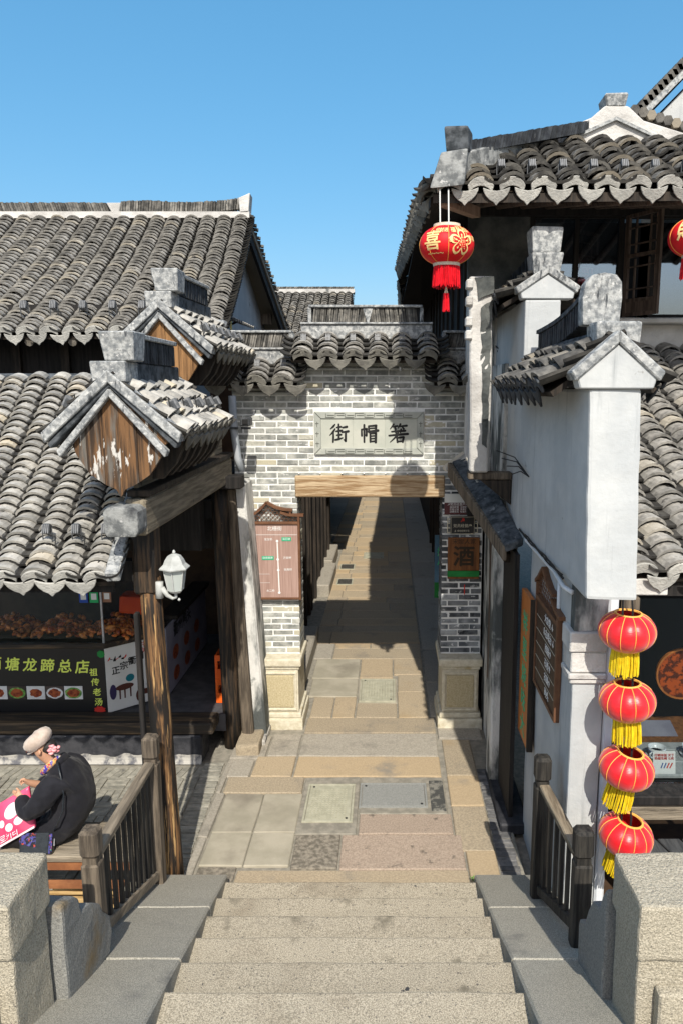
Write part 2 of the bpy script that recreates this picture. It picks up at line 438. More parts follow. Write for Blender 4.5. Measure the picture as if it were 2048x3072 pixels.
M('lantern_ring', (.55, .45, .33), (.66, .58, .46), scale=60, rough=.55, bump=.2, bscale=90)
M('cord', (.6, .6, .58), rough=.7, bump=0)
M('reflect_glass', (.12, .15, .17), rough=.03, bump=0, spec=.9, metallic=.0)
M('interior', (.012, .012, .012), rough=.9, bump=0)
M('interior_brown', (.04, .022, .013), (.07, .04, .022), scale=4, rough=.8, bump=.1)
M('paper_blue', (.06, .14, .22), (.1, .2, .3), scale=3, rough=.6, bump=0)
M('grey_floor', (.05, .05, .055), (.08, .08, .085), scale=6, rough=.85, bump=.1)
M('pipe_white', (.62, .65, .68), (.7, .72, .74), scale=9, rough=.6, bump=.1)
M('pipe_grey', (.22, .25, .27), (.36, .38, .4), scale=6, rough=.6, bump=.1, stretch=(3, 3, .6))
M('yellow_frame', (.52, .42, .13), (.6, .5, .2), scale=6, rough=.7, bump=.2)
M('awning', (.34, .31, .27), (.43, .4, .35), scale=5, rough=.9, bump=.3)
M('table_grey', (.36, .38, .38), (.46, .47, .47), scale=3, rough=.4, bump=.1, stretch=(8, 1, 1), spec=.5)
M('porcelain', (.72, .75, .78), rough=.2, bump=0, spec=.6)
M('porcelain_blue', (.08, .14, .34), rough=.2, bump=0, spec=.6)
M('disc_orange', (.5, .085, .012), (.1, .02, .006), scale=16, lo=.46, hi=.56, rough=.6, bump=.2)
M('board_black', (.028, .03, .032), (.07, .072, .072), scale=3, detail=8, rough=.8, bump=.5, bscale=9, stretch=(9, .8, 9), spots=(((.2, .2, .19), 30, .7, .74),))
# person
M('skin', (.46, .25, .155), (.54, .31, .2), scale=9, rough=.6, bump=.1, bscale=60)
M('coat', (.006, .006, .009), (.011, .011, .015), scale=9, rough=.85, bump=.25, bscale=120, sheen=.08)
M('trousers', (.008, .007, .008), (.013, .012, .013), scale=9, rough=.9, bump=.2, bscale=120)
M('hat_felt', (.42, .33, .265), (.54, .445, .37), scale=14, rough=.95, bump=.4, bscale=60, sheen=.3)
M('hair', (.012, .011, .011), (.04, .036, .034), scale=4, rough=.5, bump=.3, bscale=30, stretch=(3, 3, 20))
M('flower', (.72, .25, .27), (.82, .42, .42), scale=20, rough=.8, bump=.2)
M('scarf', (.03, .03, .3), (.62, .36, .1), scale=34, detail=2, lo=.4, hi=.6, rough=.8, bump=.2, spots=(((.5, .03, .03), 30, .58, .62), ((.6, .58, .5), 26, .6, .64)))
M('bag_leather', (.012, .016, .02), (.02, .025, .03), scale=20, rough=.32, bump=.2, bscale=90, spec=.5)
M('bag_print', (.01, .01, .014), (.06, .05, .22), scale=40, detail=3, lo=.46, hi=.56, rough=.6, bump=.1, spots=(((.4, .05, .02), 36, .58, .62), ((.5, .35, .05), 30, .64, .67), ((.04, .25, .2), 44, .63, .66)))
M('pink_bag', (.70, .05, .14), (.76, .10, .20), scale=3, rough=.35, bump=.2, bscale=8, spec=.5)
M('pink_white', (.82, .74, .76), rough=.4, bump=0)
M('leaf', (.08, .2, .03), (.12, .28, .05), scale=9, rough=.7, bump=0)

# glass that lets the view through and mirrors a little
def glass(name, tintc, mirror):
    m = bpy.data.materials.new(name); m.use_nodes = True
    N = m.node_tree.nodes; L = m.node_tree.links
    for n in list(N):
        if n.type != 'OUTPUT_MATERIAL': N.remove(n)
    t = N.new('ShaderNodeBsdfTransparent'); t.inputs[0].default_value = (*tintc, 1)
    g = N.new('ShaderNodeBsdfGlossy'); g.inputs['Roughness'].default_value = .03; g.inputs['Color'].default_value = (.62, .76, .9, 1)
    f = N.new('ShaderNodeFresnel'); f.inputs[0].default_value = 1.5
    a = N.new('ShaderNodeMath'); a.operation = 'MULTIPLY_ADD'; a.inputs[1].default_value = .4; a.inputs[2].default_value = mirror
    L.new(f.outputs[0], a.inputs[0])
    x = N.new('ShaderNodeMixShader')
    L.new(a.outputs[0], x.inputs[0]); L.new(t.outputs[0], x.inputs[1]); L.new(g.outputs[0], x.inputs[2])
    L.new(x.outputs[0], N['Material Output'].inputs[0])
    MATS[name] = m
glass('case_glass', (.93, .96, .95), .0)
glass('shop_glass', (.85, .88, .88), .0)
glass('window_glass', (.5, .55, .58), .24)
# ------------------------------------------------------------------ lettering
def text_geo(body, size, bold=0.0, depth=0.002, spacing=1.0, line=1.0):
    c = bpy.data.curves.new('lettering', 'FONT')
    c.body = body; c.size = size; c.extrude = depth / 2; c.resolution_u = 2
    c.align_x = 'CENTER'; c.align_y = 'CENTER'; c.space_character = spacing; c.space_line = line
    o = bpy.data.objects.new('lettering', c); COL.objects.link(o)
    dg = bpy.context.evaluated_depsgraph_get()
    me = bpy.data.meshes.new_from_object(o.evaluated_get(dg))
    vs = [v.co.copy() for v in me.vertices]; fs = [list(p.vertices) for p in me.polygons]
    bpy.data.objects.remove(o); bpy.data.curves.remove(c); bpy.data.meshes.remove(me)
    out = MB()
    offs = [(0, 0)] if bold == 0 else [(-bold, 0), (bold, 0), (0, bold), (0, -bold)]
    for i, (dx, dy) in enumerate(offs):
        out.add([(v.x + dx, v.y + dy, v.z + i * .0002) for v in vs], fs)
    return out

def text(name, body, size, org, right, up, m, parent, bold=0.0, depth=0.002, spacing=1.0, line=1.0):
    g = text_geo(body, size, bold, depth, spacing, line)
    org = V(org); r = V(right).normalized(); u = V(up).normalized(); n = r.cross(u)
    g.v = [tuple(org + r * x + u * y + n * z) for x, y, z in g.v]
    return obj(name, g, m, parent, fix=False)

def brush(name, strokes, w, size, org, right, up, m, parent):
    """hand-brushed strokes on a 0..100 grid (y down), each a list of (x, y[, width factor])"""
    org = V(org); r = V(right).normalized(); u = V(up).normalized(); n = r.cross(u)
    g = MB()
    for si, st in enumerate(strokes):
        P = []
        for q in st: P.append((V((q[0], q[1])), q[2] if len(q) > 2 else 1.0))
        fine = []
        for i in range(len(P) - 1):
            for k in range(5):
                t = k / 5
                fine.append((P[i][0].lerp(P[i + 1][0], t), P[i][1] * (1 - t) + P[i + 1][1] * t))
        fine.append(P[-1])
        zz = .001 + si * .00015
        def W(p2, z=zz): return org + r * ((p2.x - 50) / 100 * size) + u * ((50 - p2.y) / 100 * size) + n * z
        for i in range(len(fine)):
            p, wf = fine[i]
            if i in (0, len(fine) - 1) or True:
                k = 8; ww = w * wf
                g.add([W(p + V((math.cos(2 * PI * a / k) * ww / 2, math.sin(2 * PI * a / k) * ww / 2)), zz) for a in range(k)], [tuple(range(k))[::-1]])
            if i:
                p0, w0 = fine[i - 1]
                d = (p - p0)
                if d.length < 1e-6: continue
                d.normalize(); q = V((-d.y, d.x))
                g.add([W(p0 - q * w * w0 / 2, zz + .00005), W(p - q * w * wf / 2, zz + .00005), W(p + q * w * wf / 2, zz + .00005), W(p0 + q * w * w0 / 2, zz + .00005)], [(0, 1, 2, 3)])
    return obj(name, g, m, parent, fix=False)

# ------------------------------------------------------------------ roofs
def arc_shell(hw, ang, ln, th, y0z, y1z, seg=6, inv=False, taper=.93):
    """curved clay tile: x across, y up the slope, z out of the roof"""
    g = MB(); r = hw / math.sin(ang)
    rows = []
    for (y, dz, k) in ((0, y0z, 1.0), (ln, y1z, taper)):
        for off in (0, -th):
            row = []
            for i in range(seg + 1):
                a = -ang + 2 * ang * i / seg
                x = math.sin(a) * r * k
                z = (math.cos(a) - math.cos(ang)) * r * k
                if inv: z = -z
                row.append((x, y, z + dz + off))
            rows.append(row)
    n = seg + 1
    vs = sum(rows, [])
    o0, i0, o1, i1 = 0, n, 2 * n, 3 * n
    fs = []
    for i in range(seg):
        fs.append((o0 + i, o0 + i + 1, o1 + i + 1, o1 + i))
        fs.append((i0 + i + 1, i0 + i, i1 + i, i1 + i + 1))
        fs.append((i0 + i, i0 + i + 1, o0 + i + 1, o0 + i))
    fs.append((i0, o0, o1, i1)); fs.append((o0 + seg, i0 + seg, i1 + seg, o1 + seg))
    return g.add(vs, fs)

def roof(parent, EL, ER, TL, TR, ncol, nrow, sag=0.0, tm='tile', pm='tile_pan_shaded', dm='drip', drips=True, limit=300, name='tiled_roof',
         wid=.415, ang=1.12, th=.02, jit=1.0, deckm='wood_dark', skipcol=(), hood=True, dscale=.86, deck=.07, keep=None, deckpoly=None):
    EL, ER, TL, TR = V(EL), V(ER), V(TL), V(TR)
    def S(u, v):
        p = EL.lerp(ER, u).lerp(TL.lerp(TR, u), v)
        p.z -= sag * 4 * v * (1 - v)
        return p
    def fr(u, v):
        e = .01
        A = (S(u + e, v) - S(u - e, v)); D = (S(u, v + e) - S(u, v - e)).normalized()
        N = A.cross(D).normalized()
        X = D.cross(N).normalized()
        return X, D, N
    p = (ER - EL).length / ncol
    q = ((TL + TR) / 2 - (EL + ER) / 2).length / nrow
    ln = q * 1.55; sl = th * 1.6 / q
    # deck
    g = MB()
    nv = 10
    def dk(off):
        def f(u, v):
            X, D, N = fr(u, v); return S(u, v) + N * off
        return f
    top = MB().grid(dk(-.034), max(2, ncol // 2), nv); bot = MB().grid(dk(-deck), max(2, ncol // 2), nv)
    g.add(top.v, top.f); g.add(bot.v, [f[::-1] for f in bot.f])
    nu = max(2, ncol // 2); k = len(top.v)
    for j in range(nv):
        a = j * (nu + 1); g.f.append([a, a + nu + 1, k + a + nu + 1, k + a]); a += nu; g.f.append([a, k + a, k + a + nu + 1, a + nu + 1])
    for i in range(nu):
        g.f.append([i, k + i, k + i + 1, i + 1]); a = nv * (nu + 1) + i; g.f.append([a, a + 1, k + a + 1, k + a])
    if deckpoly:
        g = MB().prism([V(q) for q in deckpoly], (0, 0, -deck))
    part = obj(name, g, deckm, parent)
    # cover tiles
    shell = arc_shell(p * wid, ang, ln, th, ln * sl * .5, -ln * sl * .5)
    places = []
    for i in range(ncol):
        if i in skipcol: continue
        u = (i + .5) / ncol
        cj = R.uniform(-1, 1) * .012 * jit
        for j in range(nrow):
            v = (j + R.uniform(-.08, .08) * jit) / nrow
            if keep and not keep(u, v): continue
            X, D, N = fr(u, max(0, v))
            P = S(u, max(0, v)) + N * (.03 + R.uniform(-.004, .004) * jit) + X * (cj + R.uniform(-.007, .007) * jit)
            if j == 0: P -= D * .01
            m = frame(X, D, N, P) @ Matrix.Rotation(R.gauss(0, .035) * jit + (R.uniform(-.22, .22) if R.random() < .04 else 0), 4, 'Z') @ Matrix.Diagonal((R.uniform(.95, 1.03), R.uniform(.9, 1.1), R.uniform(.9, 1.06), 1)) @ Matrix.Rotation(R.gauss(0, .03) * jit, 4, 'Y')
            places.append(((P - CAM).length, m))
    places.sort(key=lambda t: t[0])
    me = mesh_of('tile', shell, 0, True, fix=False)
    for f_ in me.polygons: f_.use_smooth = False
    me.materials.append(MATS[tm])
    for d, m in places[:limit]:
        inst('tile', me, part, m)
    rest = places[limit:]
    if rest:
        g = MB()
        for d, m in rest:
            g.add([m @ V(v) for v in shell.v], shell.f)
        obj('far_tiles', g, tm, part, kind='stuff', fix=False)
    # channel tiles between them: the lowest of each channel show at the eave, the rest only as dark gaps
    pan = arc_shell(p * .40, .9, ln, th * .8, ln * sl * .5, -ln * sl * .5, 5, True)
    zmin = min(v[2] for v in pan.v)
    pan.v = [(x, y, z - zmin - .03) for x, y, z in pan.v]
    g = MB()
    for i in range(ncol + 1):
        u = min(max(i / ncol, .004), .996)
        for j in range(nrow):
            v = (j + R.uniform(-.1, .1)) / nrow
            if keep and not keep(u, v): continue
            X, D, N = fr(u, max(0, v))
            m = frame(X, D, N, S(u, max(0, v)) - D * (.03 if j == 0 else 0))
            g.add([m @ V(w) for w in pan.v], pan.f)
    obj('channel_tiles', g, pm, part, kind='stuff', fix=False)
    if drips:
        hw = p * .50 * dscale
        k = dscale * p / .27
        ol = [(-1, .03), (-.97, .0), (-.8, -.045), (-.5, -.085), (-.22, -.105), (0, -.14), (.22, -.105), (.5, -.085), (.8, -.045), (.97, 0), (1, .03),
              (.75, .018), (.4, .004), (0, -.002), (-.4, .004), (-.75, .018)]
        g0 = MB().prism([(x * hw, 0, y * k) for x, y in ol], (0, .016, 0))
        med = mesh_of('drip_tile', g0, .004); med.materials.append(MATS[dm])
        r = p * wid / math.sin(ang)
        outer = [(math.sin(a) * r, (math.cos(a) - math.cos(ang)) * r) for a in [(-1 + i / 4) * ang for i in range(9)]]
        inner = [(x * .88, z * .80 - .060 * p / .27) for x, z in outer[::-1]]
        g1 = MB().prism([(x, 0, z) for x, z in outer + inner], (0, .02, 0))
        meh = mesh_of('end_tile', g1, .004); meh.materials.append(MATS[dm])
        for i in range(ncol + 1):
            u = min(max(i / ncol, .004), .996)
            X, D, N = fr(u, 0)
            up = (N * .75 + V((0, 0, 1)) * .55).normalized(); Yv = up.cross(X).normalized(); up = X.cross(Yv)
            P = S(u, 0) - D * .045 + V((0, 0, -.004))
            if 0 < i < ncol or ncol < 4:
                inst('drip_tile', med, part, frame(X, Yv, up, P) @ Matrix.Rotation(R.gauss(0, .05), 4, 'Y') @ Matrix.Rotation(R.gauss(0, .06), 4, 'X'))
            if i < ncol and hood:
                u = (i + .5) / ncol
                X, D, N = fr(u, 0)
                up = (N * .8 + V((0, 0, 1)) * .4).normalized(); Yv = up.cross(X).normalized(); up = X.cross(Yv)
                inst('end_tile', meh, part, frame(X, Yv, up, S(u, 0) - D * .032 + N * .034) @ Matrix.Rotation(R.gauss(0, .05), 4, 'Y'))
    return part

def slats(parent, A, B, h, thick, m, pitch=.03, lean=.25, name='ridge_tiles', curve=None, split=None):
    """row of clay tiles standing on edge"""
    A = V(A); B = V(B); d = (B - A); L = d.length; d.normalize()
    n = d.cross(V((0, 0, 1))).normalized()
    g = MB(); t = 0.0
    while t < L - pitch * .3:
        f = t / L
        p = A + d * t
        if curve: p = p + V((0, 0, curve(f)))
        le = lean * (1 if split is None or f < split else -1) + R.uniform(-.04, .04)
        hh = h * R.uniform(.94, 1.03); w = pitch * R.uniform(.7, .92)
        o = n * R.uniform(-.006, .006)
        top = p + V((0, 0, hh)) + d * (le * hh)
        a, b = p - n * thick / 2 + o, p + n * thick / 2 + o
        a2, b2 = top - n * thick / 2 + o, top + n * thick / 2 + o
        g.hexa([a, a + d * w, b + d * w, b, a2, a2 + d * w, b2 + d * w, b2])
        t += pitch
    return obj(name, g, m, parent, kind='stuff', fix=True)

# ------------------------------------------------------------------ small floodlights on the tiles
SPOT_ME = {}
def spot(P, aim, label, group, s=1.0):
    P = V(P); aim = V(aim).normalized()
    t = thing('roof_spotlight', P, label, 'spotlight', group)
    z = aim; x = z.cross(V((0, 0, 1))).normalized(); y = z.cross(x)
    B = P + V((0, 0, .085 * s))
    def bx(g, c, dx, dy, dz):
        P8 = [c + x * (sx * dx) + y * (sy * dy) + z * (sz * dz) for sz in (-1, 1) for sx, sy in ((-1, -1), (1, -1), (1, 1), (-1, 1))]
        g.hexa(P8)
    g = MB(); bx(g, B, .036 * s, .03 * s, .045 * s)
    obj('lamp_body', g, 'spot_body', t, bevel=.012 * s)
    g = MB()
    for k in range(4):
        bx(g, B + x * ((k - 1.5) * .018 * s) - z * .008 * s, .004 * s, .036 * s, .042 * s)
    obj('cooling_fins', g, 'spot_fin', t)
    g = MB()
    g.tube([P + x * .042 * s + V((0, 0, -.03)), P + x * .044 * s + V((0, 0, .085 * s))], .006 * s, 5)
    g.tube([P - x * .042 * s + V((0, 0, -.03)), P - x * .044 * s + V((0, 0, .085 * s))], .006 * s, 5)
    obj('bracket', g, 'spot_body', t)
    g = MB().tube([B - z * .04 * s, B - z * .075 * s + x * .04 * s, P + x * .075 * s + V((0, 0, .01)), P + x * .07 * s - z * .03 + V((0, 0, -.05))], .006 * s, 5)
    obj('lead', g, 'cable', t)
    return t

# ------------------------------------------------------------------ the setting
g = MB().box(-400, 400, -60, 700, -.6, -.10)
obj('ground', g, 'dirt', kind='structure')

street = thing('street', (0, 8, 0), kind='structure')
obj('paving_bed', MB().box(-1.99, 1.15, 5.3, 30, -.14, -.022), 'mortar_grout', street)
SLAB_N = [0]
def slab(x0, x1, y0, y1, m='slab', dz=None, gap=.006):
    dz = R.uniform(-.004, .004) if dz is None else dz
    j = lambda: R.uniform(-.004, .004)
    x0 += gap; x1 -= gap; y0 += gap; y1 -= gap
    g = MB().hexa([(x0 + j(), y0 + j(), -.1), (x1 + j(), y0 + j(), -.1), (x1 + j(), y1 + j(), -.1), (x0 + j(), y1 + j(), -.1),
                   (x0 + j(), y0 + j(), dz + j() * .4), (x1 + j(), y0 + j(), dz + j() * .4), (x1 + j(), y1 + j(), dz + j() * .4), (x0 + j(), y1 + j(), dz + j() * .4)])
    return obj('slab', g, m, street, bevel=.008, wear=(.005, 3.0, .3) if y0 < 12 else None)
# square before the gate
slab(-1.02, .56, 8.28, 8.69); slab(-1.02, .555, 7.72, 8.275, 'slab_grey'); slab(-1.37, -1.03, 7.72, 8.25, 'slab_grey')
slab(-1.78, -1.38, 7.66, 8.2, 'slab_grey')
slab(-1.02, .56, 7.28, 7.715); slab(-1.47, -1.03, 7.27, 7.71); slab(-1.78, -1.475, 7.27, 7.65, 'slab_grey')
slab(-1.70, -.885, 6.945, 7.265, 'slab')
for x0, x1 in ((-1.645, -1.265), (-1.26, -.87)):
    for y0, y1 in ((5.785, 6.27), (6.275, 6.94)):
        slab(x0, x1, y0, y1, 'slab_panel', dz=.0, gap=.002)
slab(-.88, -.30, 6.25, 7.27, 'mortar_grout', dz=-.004)
slab(-.30, .57, 6.58, 7.27, 'mortar_grout', dz=-.004)
slab(.40, .56, 6.62, 7.2, 'asphalt_patch', dz=.0)
slab(-.29, .6, 6.245, 6.575, 'slab_pink')
slab(-.86, -.44, 5.745, 6.245, 'slab_mossy'); slab(-.435, .665, 5.735, 6.24, 'slab_pink')
slab(-1.3, .675, 5.36, 5.73); slab(-1.64, -1.305, 5.42, 5.775, 'slab_mossy')
for y0, y1 in ((5.42, 6.0), (6.0, 6.72), (6.72, 7.3), (7.3, 8.12)):
    slab(.575 + (.1 if y1 < 6.3 else .03), .94, y0, y1, 'slab_pink' if R.random() < .4 else 'slab')
slab(.57, 1.1, 8.13, 8.69, 'slab_grey')
# passage and lane behind
slab(-1.0, -.72, 8.7, 9.33); slab(-.715, -.43, 8.7, 9.33); slab(-.425, .1, 8.7, 9.14); slab(.105, .49, 8.7, 9.5)
slab(-1.08, -.43, 9.335, 9.96, 'slab_panel'); slab(-1.1, -.43, 9.965, 10.73, 'slab_panel')
slab(-.425, .11, 9.14, 9.97, 'slab_panel', dz=-.012)
slab(.115, .49, 9.5, 10.1); slab(-.425, .05, 9.975, 10.73); slab(.055, .49, 10.1, 10.73)
slab(-1.15, -.87, 10.74, 11.42, 'slab_grey'); slab(-.865, .49, 10.74, 11.2); slab(-.865, -.3, 11.205, 11.42); slab(-.295, .49, 11.205, 11.42)
y = 11.425
while y < 28.5:
    d = R.uniform(.36, .62)
    cuts = [-.88 + R.uniform(-.08, .08)]
    if R.random() < .45: cuts.append(R.uniform(-.3, .2))
    xs = [-1.2 if y < 19 else -1.5] + cuts + [.49]
    for a, b in zip(xs, xs[1:]): slab(a, b, y, y + d - .004)
    y += d
y = 8.7
while y < 28:
    d = R.uniform(.9, 1.7); slab(.51, 1.12, y, y + d - .005, 'slab_grey', dz=.008); y += d
y = 19.0
while y < 28:
    d = R.uniform(.7, 1.2); slab(-2.1, -1.51, y, y + d, 'slab_grey'); y += d
# brick gutter under the white wall and brick-on-edge strip beside the walkway
gme = mesh_of('gutter_brick', MB().box(-.085, .085, -.029, .029, -.05, .0), .005); gme.materials.append(MATS['gutter_brick'])
yy = 5.44
while yy < 7.42:
    inst('gutter_brick', gme, street, Matrix.Translation((1.035 + R.uniform(-.006, .006), yy, -.012 + R.uniform(-.006, .006))) @ Matrix.Rotation(R.gauss(0, .03), 4, 'Z')); yy += .066
sme = mesh_of('edge_brick', MB().box(-.105, .105, -.024, .024, -.05, .0), .004); sme.materials.append(MATS['quay_brick'])
yy = 5.5
while yy < 7.56:
    inst('edge_brick', sme, street, Matrix.Translation((-1.875 + (yy - 6.5) * -.035 + R.uniform(-.006, .006), yy, -.004 + R.uniform(-.008, .006))) @ Matrix.Rotation(R.gauss(0, .02), 4, 'Z')); yy += .062
for a, b in ((5.45, 6.2), (6.2, 6.95), (6.95, 7.62)):
    slab(-1.775 + .02 * (7.6 - b), -1.66 if a < 6.9 else -1.71, a, b, 'slab_grey', dz=.002)

# quay walkway in front of the shop
quay = thing('quay_walkway', (-3.5, 6.5, 0), kind='structure')
obj('brick_bed', MB().box(-7.5, -1.99, 5.0, 7.62, -.16, -.018), 'mortar_grout', quay)
bme = mesh_of('paving_brick', MB().box(-.115, .115, -.036, .036, -.05, 0), .004); bme.materials.append(MATS['quay_brick'])
cnt = 0; extra = MB()
bsrc = MB().box(-.115, .115, -.036, .036, -.05, 0)
def qb(x, y, rz):
    global cnt
    m = Matrix.Translation((x + R.uniform(-.004, .004), y + R.uniform(-.004, .004), -.004 + R.uniform(-.006, .006))) @ Matrix.Rotation(rz + R.gauss(0, .015), 4, 'Z')
    if x > -4.3 and cnt < 300:
        inst('paving_brick', bme, quay, m); cnt += 1
    else:
        extra.add([m @ V(v) for v in bsrc.v], bsrc.f)
x = -2.05
while x > -6.8:
    qb(x, 7.36, PI / 2 - .25); x -= .083
for k, yy in enumerate([5.46 + .241 * i for i in range(8)]):
    x = -2.12
    c = k
    while x > -6.8:
        if c % 2 == 0:
            for dy in (-.08, 0, .08): qb(x, yy + dy, 0)
        else:
            for dx in (-.08, 0, .08): qb(x + dx, yy, PI / 2)
        x -= .241; c += 1
obj('far_bricks', extra, 'quay_brick', quay, kind='stuff')
obj('canal_wall', MB().box(-7.5, -1.87, 4.9, 5.2, -2.5, -.02), 'kerb_granite', quay)

# bridge stairs
stairs = thing('bridge_stairs', (-.3, 4, 0), kind='structure')
for i in range(1, 13):
    n1 = 5.38 - .372 * (i - 1); z = .14 * i
    t = (5.38 - n1) / 2.23
    xl = -1.31 + .11 * t + .02; xr = .70 + .03 * t
    g = MB().box(xl - .06, xr + .04, n1 - .43, n1, z - .155, z)
    o = obj('step', g, 'granite', stairs, bevel=.014, seg=2, wear=(.006, 3.0, .16))
def kz(y): return .175 + .376 * (5.38 - y)
for side, (a0, a1, b0, b1) in (('L', (-1.31, -1.185, -1.90, -1.82)), ('R', (.695, .73, 1.27, 1.27))):
    ys = [5.48, 4.72, 3.86, 2.95, 1.9, .9]
    for y1, y0 in zip(ys, ys[1:]):
        def xi(y): return a0 + (a1 - a0) * (5.38 - y) / 2.23
        def xo(y): return b0 + (b1 - b0) * (5.38 - y) / 2.23
        e = .003
        P = []
        for dz in (-.42, 0):
            for (x, y) in ((xi(y0 + e), y0 + e), (xo(y0 + e), y0 + e), (xo(y1 - e), y1 - e), (xi(y1 - e), y1 - e)):
                P.append((x, y, kz(y) + dz))
        obj('ramp_slab', MB().hexa(P), 'kerb_granite', stairs, bevel=.012, wear=(.005, 3.0, .2))
obj('bridge_mass', MB().prism([(-1.75, -3, -1), (-1.75, 5.2, -1), (-1.75, 5.2, -.05), (-1.75, .9, 1.45), (-1.75, -3, 1.5)], (2.95, 0, 0)), 'granite', stairs)

# covers let into the paving
def cover(name, x0, x1, y0, y1, m, label, kind, rib=True, group=None):
    t = thing(name, ((x0 + x1) / 2, (y0 + y1) / 2, 0), label, kind, group)
    w = .022
    g = MB().box(x0, x1, y0, y0 + w, -.03, .009).box(x0, x1, y1 - w, y1, -.03, .009).box(x0, x0 + w, y0 + w, y1 - w, -.03, .009).box(x1 - w, x1, y0 + w, y1 - w, -.03, .009)
    obj('frame', g, m, t, bevel=.003)
    obj('plate', MB().box(x0 + w + .004, x1 - w - .004, y0 + w + .004, y1 - w - .004, -.03, .006), m, t, bevel=.003)
    if rib:
        g = MB(); nx = int((x1 - x0 - .12) / .036); ny = int((y1 - y0 - .12) / .036)
        for i in range(nx):
            for j in range(ny):
                cx_ = x0 + .07 + i * .036; cy_ = y0 + .07 + j * .036
                g.box(cx_ - .009, cx_ + .009, cy_ - .009, cy_ + .009, .005, .0095)
        obj('tread_studs', g, m, t, kind='stuff')
    for (hx, hy) in ((x0 + .06, y1 - .06), (x1 - .06, y0 + .06)):
        obj('lift_hole', MB().lathe([(.012, .0), (.012, .0105)], (hx, hy, 0), 8), 'ink', t)
    return t
cover('manhole_cover', -.83, -.35, 6.43, 7.11, 'cover_plate', 'beige studded manhole cover beside a smooth grey cover plate', 'manhole')
cover('cover_plate', -.30, .38, 6.68, 7.13, 'cover_grey', 'smooth grey rectangular cover plate edged with black patching', 'manhole', rib=False)
cover('manhole_cover', -.40, .08, 9.17, 9.93, 'cover_plate', 'beige studded manhole cover under the gate passage', 'manhole')
cover('manhole_cover', -.63, -.14, 17.45, 18.1, 'cover_plate', 'beige studded manhole cover far along the lane behind the gate', 'manhole')
for (x0, x1, y0, y1) in ((-1.11, -.77, 15.02, 15.5), (-1.13, -.79, 16.35, 16.84)):
    t = thing('drain_grate', ((x0 + x1) / 2, (y0 + y1) / 2, 0), 'slotted dark drain grate next to the lower sunlit doorstep in the lane' if y0 < 16 else 'slotted dark drain grate beside the taller pale doorstep deeper in the lane', 'drain', 'drain grates in the lane')
    obj('grate_frame', MB().box(x0, x1, y0, y0 + .03, -.01, .012).box(x0, x1, y1 - .03, y1, -.01, .012).box(x0, x0 + .03, y0 + .03, y1 - .03, -.01, .012).box(x1 - .03, x1, y0 + .03, y1 - .03, -.01, .012), 'cover_plate', t)
    obj('grate_hollow', MB().box(x0 + .03, x1 - .03, y0 + .03, y1 - .03, -.01, .006), 'ink', t)
    n = 9
    for i in range(n):
        xx = x0 + .04 + (x1 - x0 - .08) * (i + .5) / n
        obj('grate_bar', MB().box(xx - .008, xx + .008, y0 + .03, y1 - .03, .0, .012), 'grate', t)
# doorstep stones along the lane
def stonestep(x0, x1, y0, y1, h, label):
    obj('doorstep', MB().box(x0, x1, y0, y1, -.05, h), 'slab_grey', label=label, cat='step', bevel=.02)
stonestep(-1.47, -1.16, 9.15, 11.72, .2, 'long grey stone doorstep just behind the left gate pillar')
stonestep(-1.46, -1.18, 14.2, 16.1, .22, 'lower sunlit stone doorstep against the dark lane wall')
stonestep(-1.56, -1.26, 16.15, 17.9, .26, 'taller pale stone doorstep behind the lower one in the lane')
# broken ochre stone at the foot of the post
obj('corner_stone', MB().box(-1.72, -1.46, 7.72, 8.35, -.05, .13).rough(.03, 4), 'slab', label='rough ochre corner stone at the foot of the peeling wall end', cat='stone', bevel=.03, seg=2)
# ------------------------------------------------------------------ the brick gate
gate = thing('street_gate', (-.3, 8.6, 0), 'grey brick street gate with tiled coping, timber lintel and carved name plaque', 'gate')
g = MB().box(-1.63, -1.085, 8.605, 9.04, .86, 3.07).box(.625, 1.1, 8.605, 9.04, .86, 3.07)
g.box(-1.80, 1.1, 8.605, 9.04, 3.0705, 4.08).box(-1.0, .48, 8.6051, 9.0401, 4.0805, 4.42)
obj('mortar_core', g, 'mortar', gate)
BC = {}
def gbrick(x0, x1, z, dep, h=.058):
    ln = round(x1 - x0, 2)
    bm_ = 'brick_dark_shaded' if x0 > .5 and z < 3.0 else 'brick'
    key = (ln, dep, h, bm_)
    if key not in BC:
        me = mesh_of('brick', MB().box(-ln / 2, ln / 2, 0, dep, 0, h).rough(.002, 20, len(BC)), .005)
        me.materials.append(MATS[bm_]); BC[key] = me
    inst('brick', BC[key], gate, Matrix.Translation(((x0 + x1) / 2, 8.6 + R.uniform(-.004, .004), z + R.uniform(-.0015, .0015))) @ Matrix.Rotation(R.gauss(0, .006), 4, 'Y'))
PIT = .0738
k = 0
z = .888
while z < 4.30:
    zt = z + .058
    if zt < 3.075:
        runs = [(-1.62, -1.078, .44), (.617, 1.095, .44)]
    elif z < 4.0:
        runs = [(-1.80, 1.05, .06)]
        if zt > 3.29 and z < 3.80: runs = [(-1.80, -.875, .06), (.405, 1.05, .06)]
    else:
        runs = [(-1.0, .48, .06)]
    for a, b, dep in runs:
        x = a - (0 if k % 2 else .13) - (R.uniform(0, .05) if dep > .1 else 0)
        bl = .252
        while x < b:
            x0, x1 = max(x, a), min(x + bl, b)
            if x1 - x0 > .04: gbrick(x0, x1 - (.014 if x1 < b else 0), z, dep)
            x += bl + R.uniform(-.006, .006)
    z += PIT; k += 1
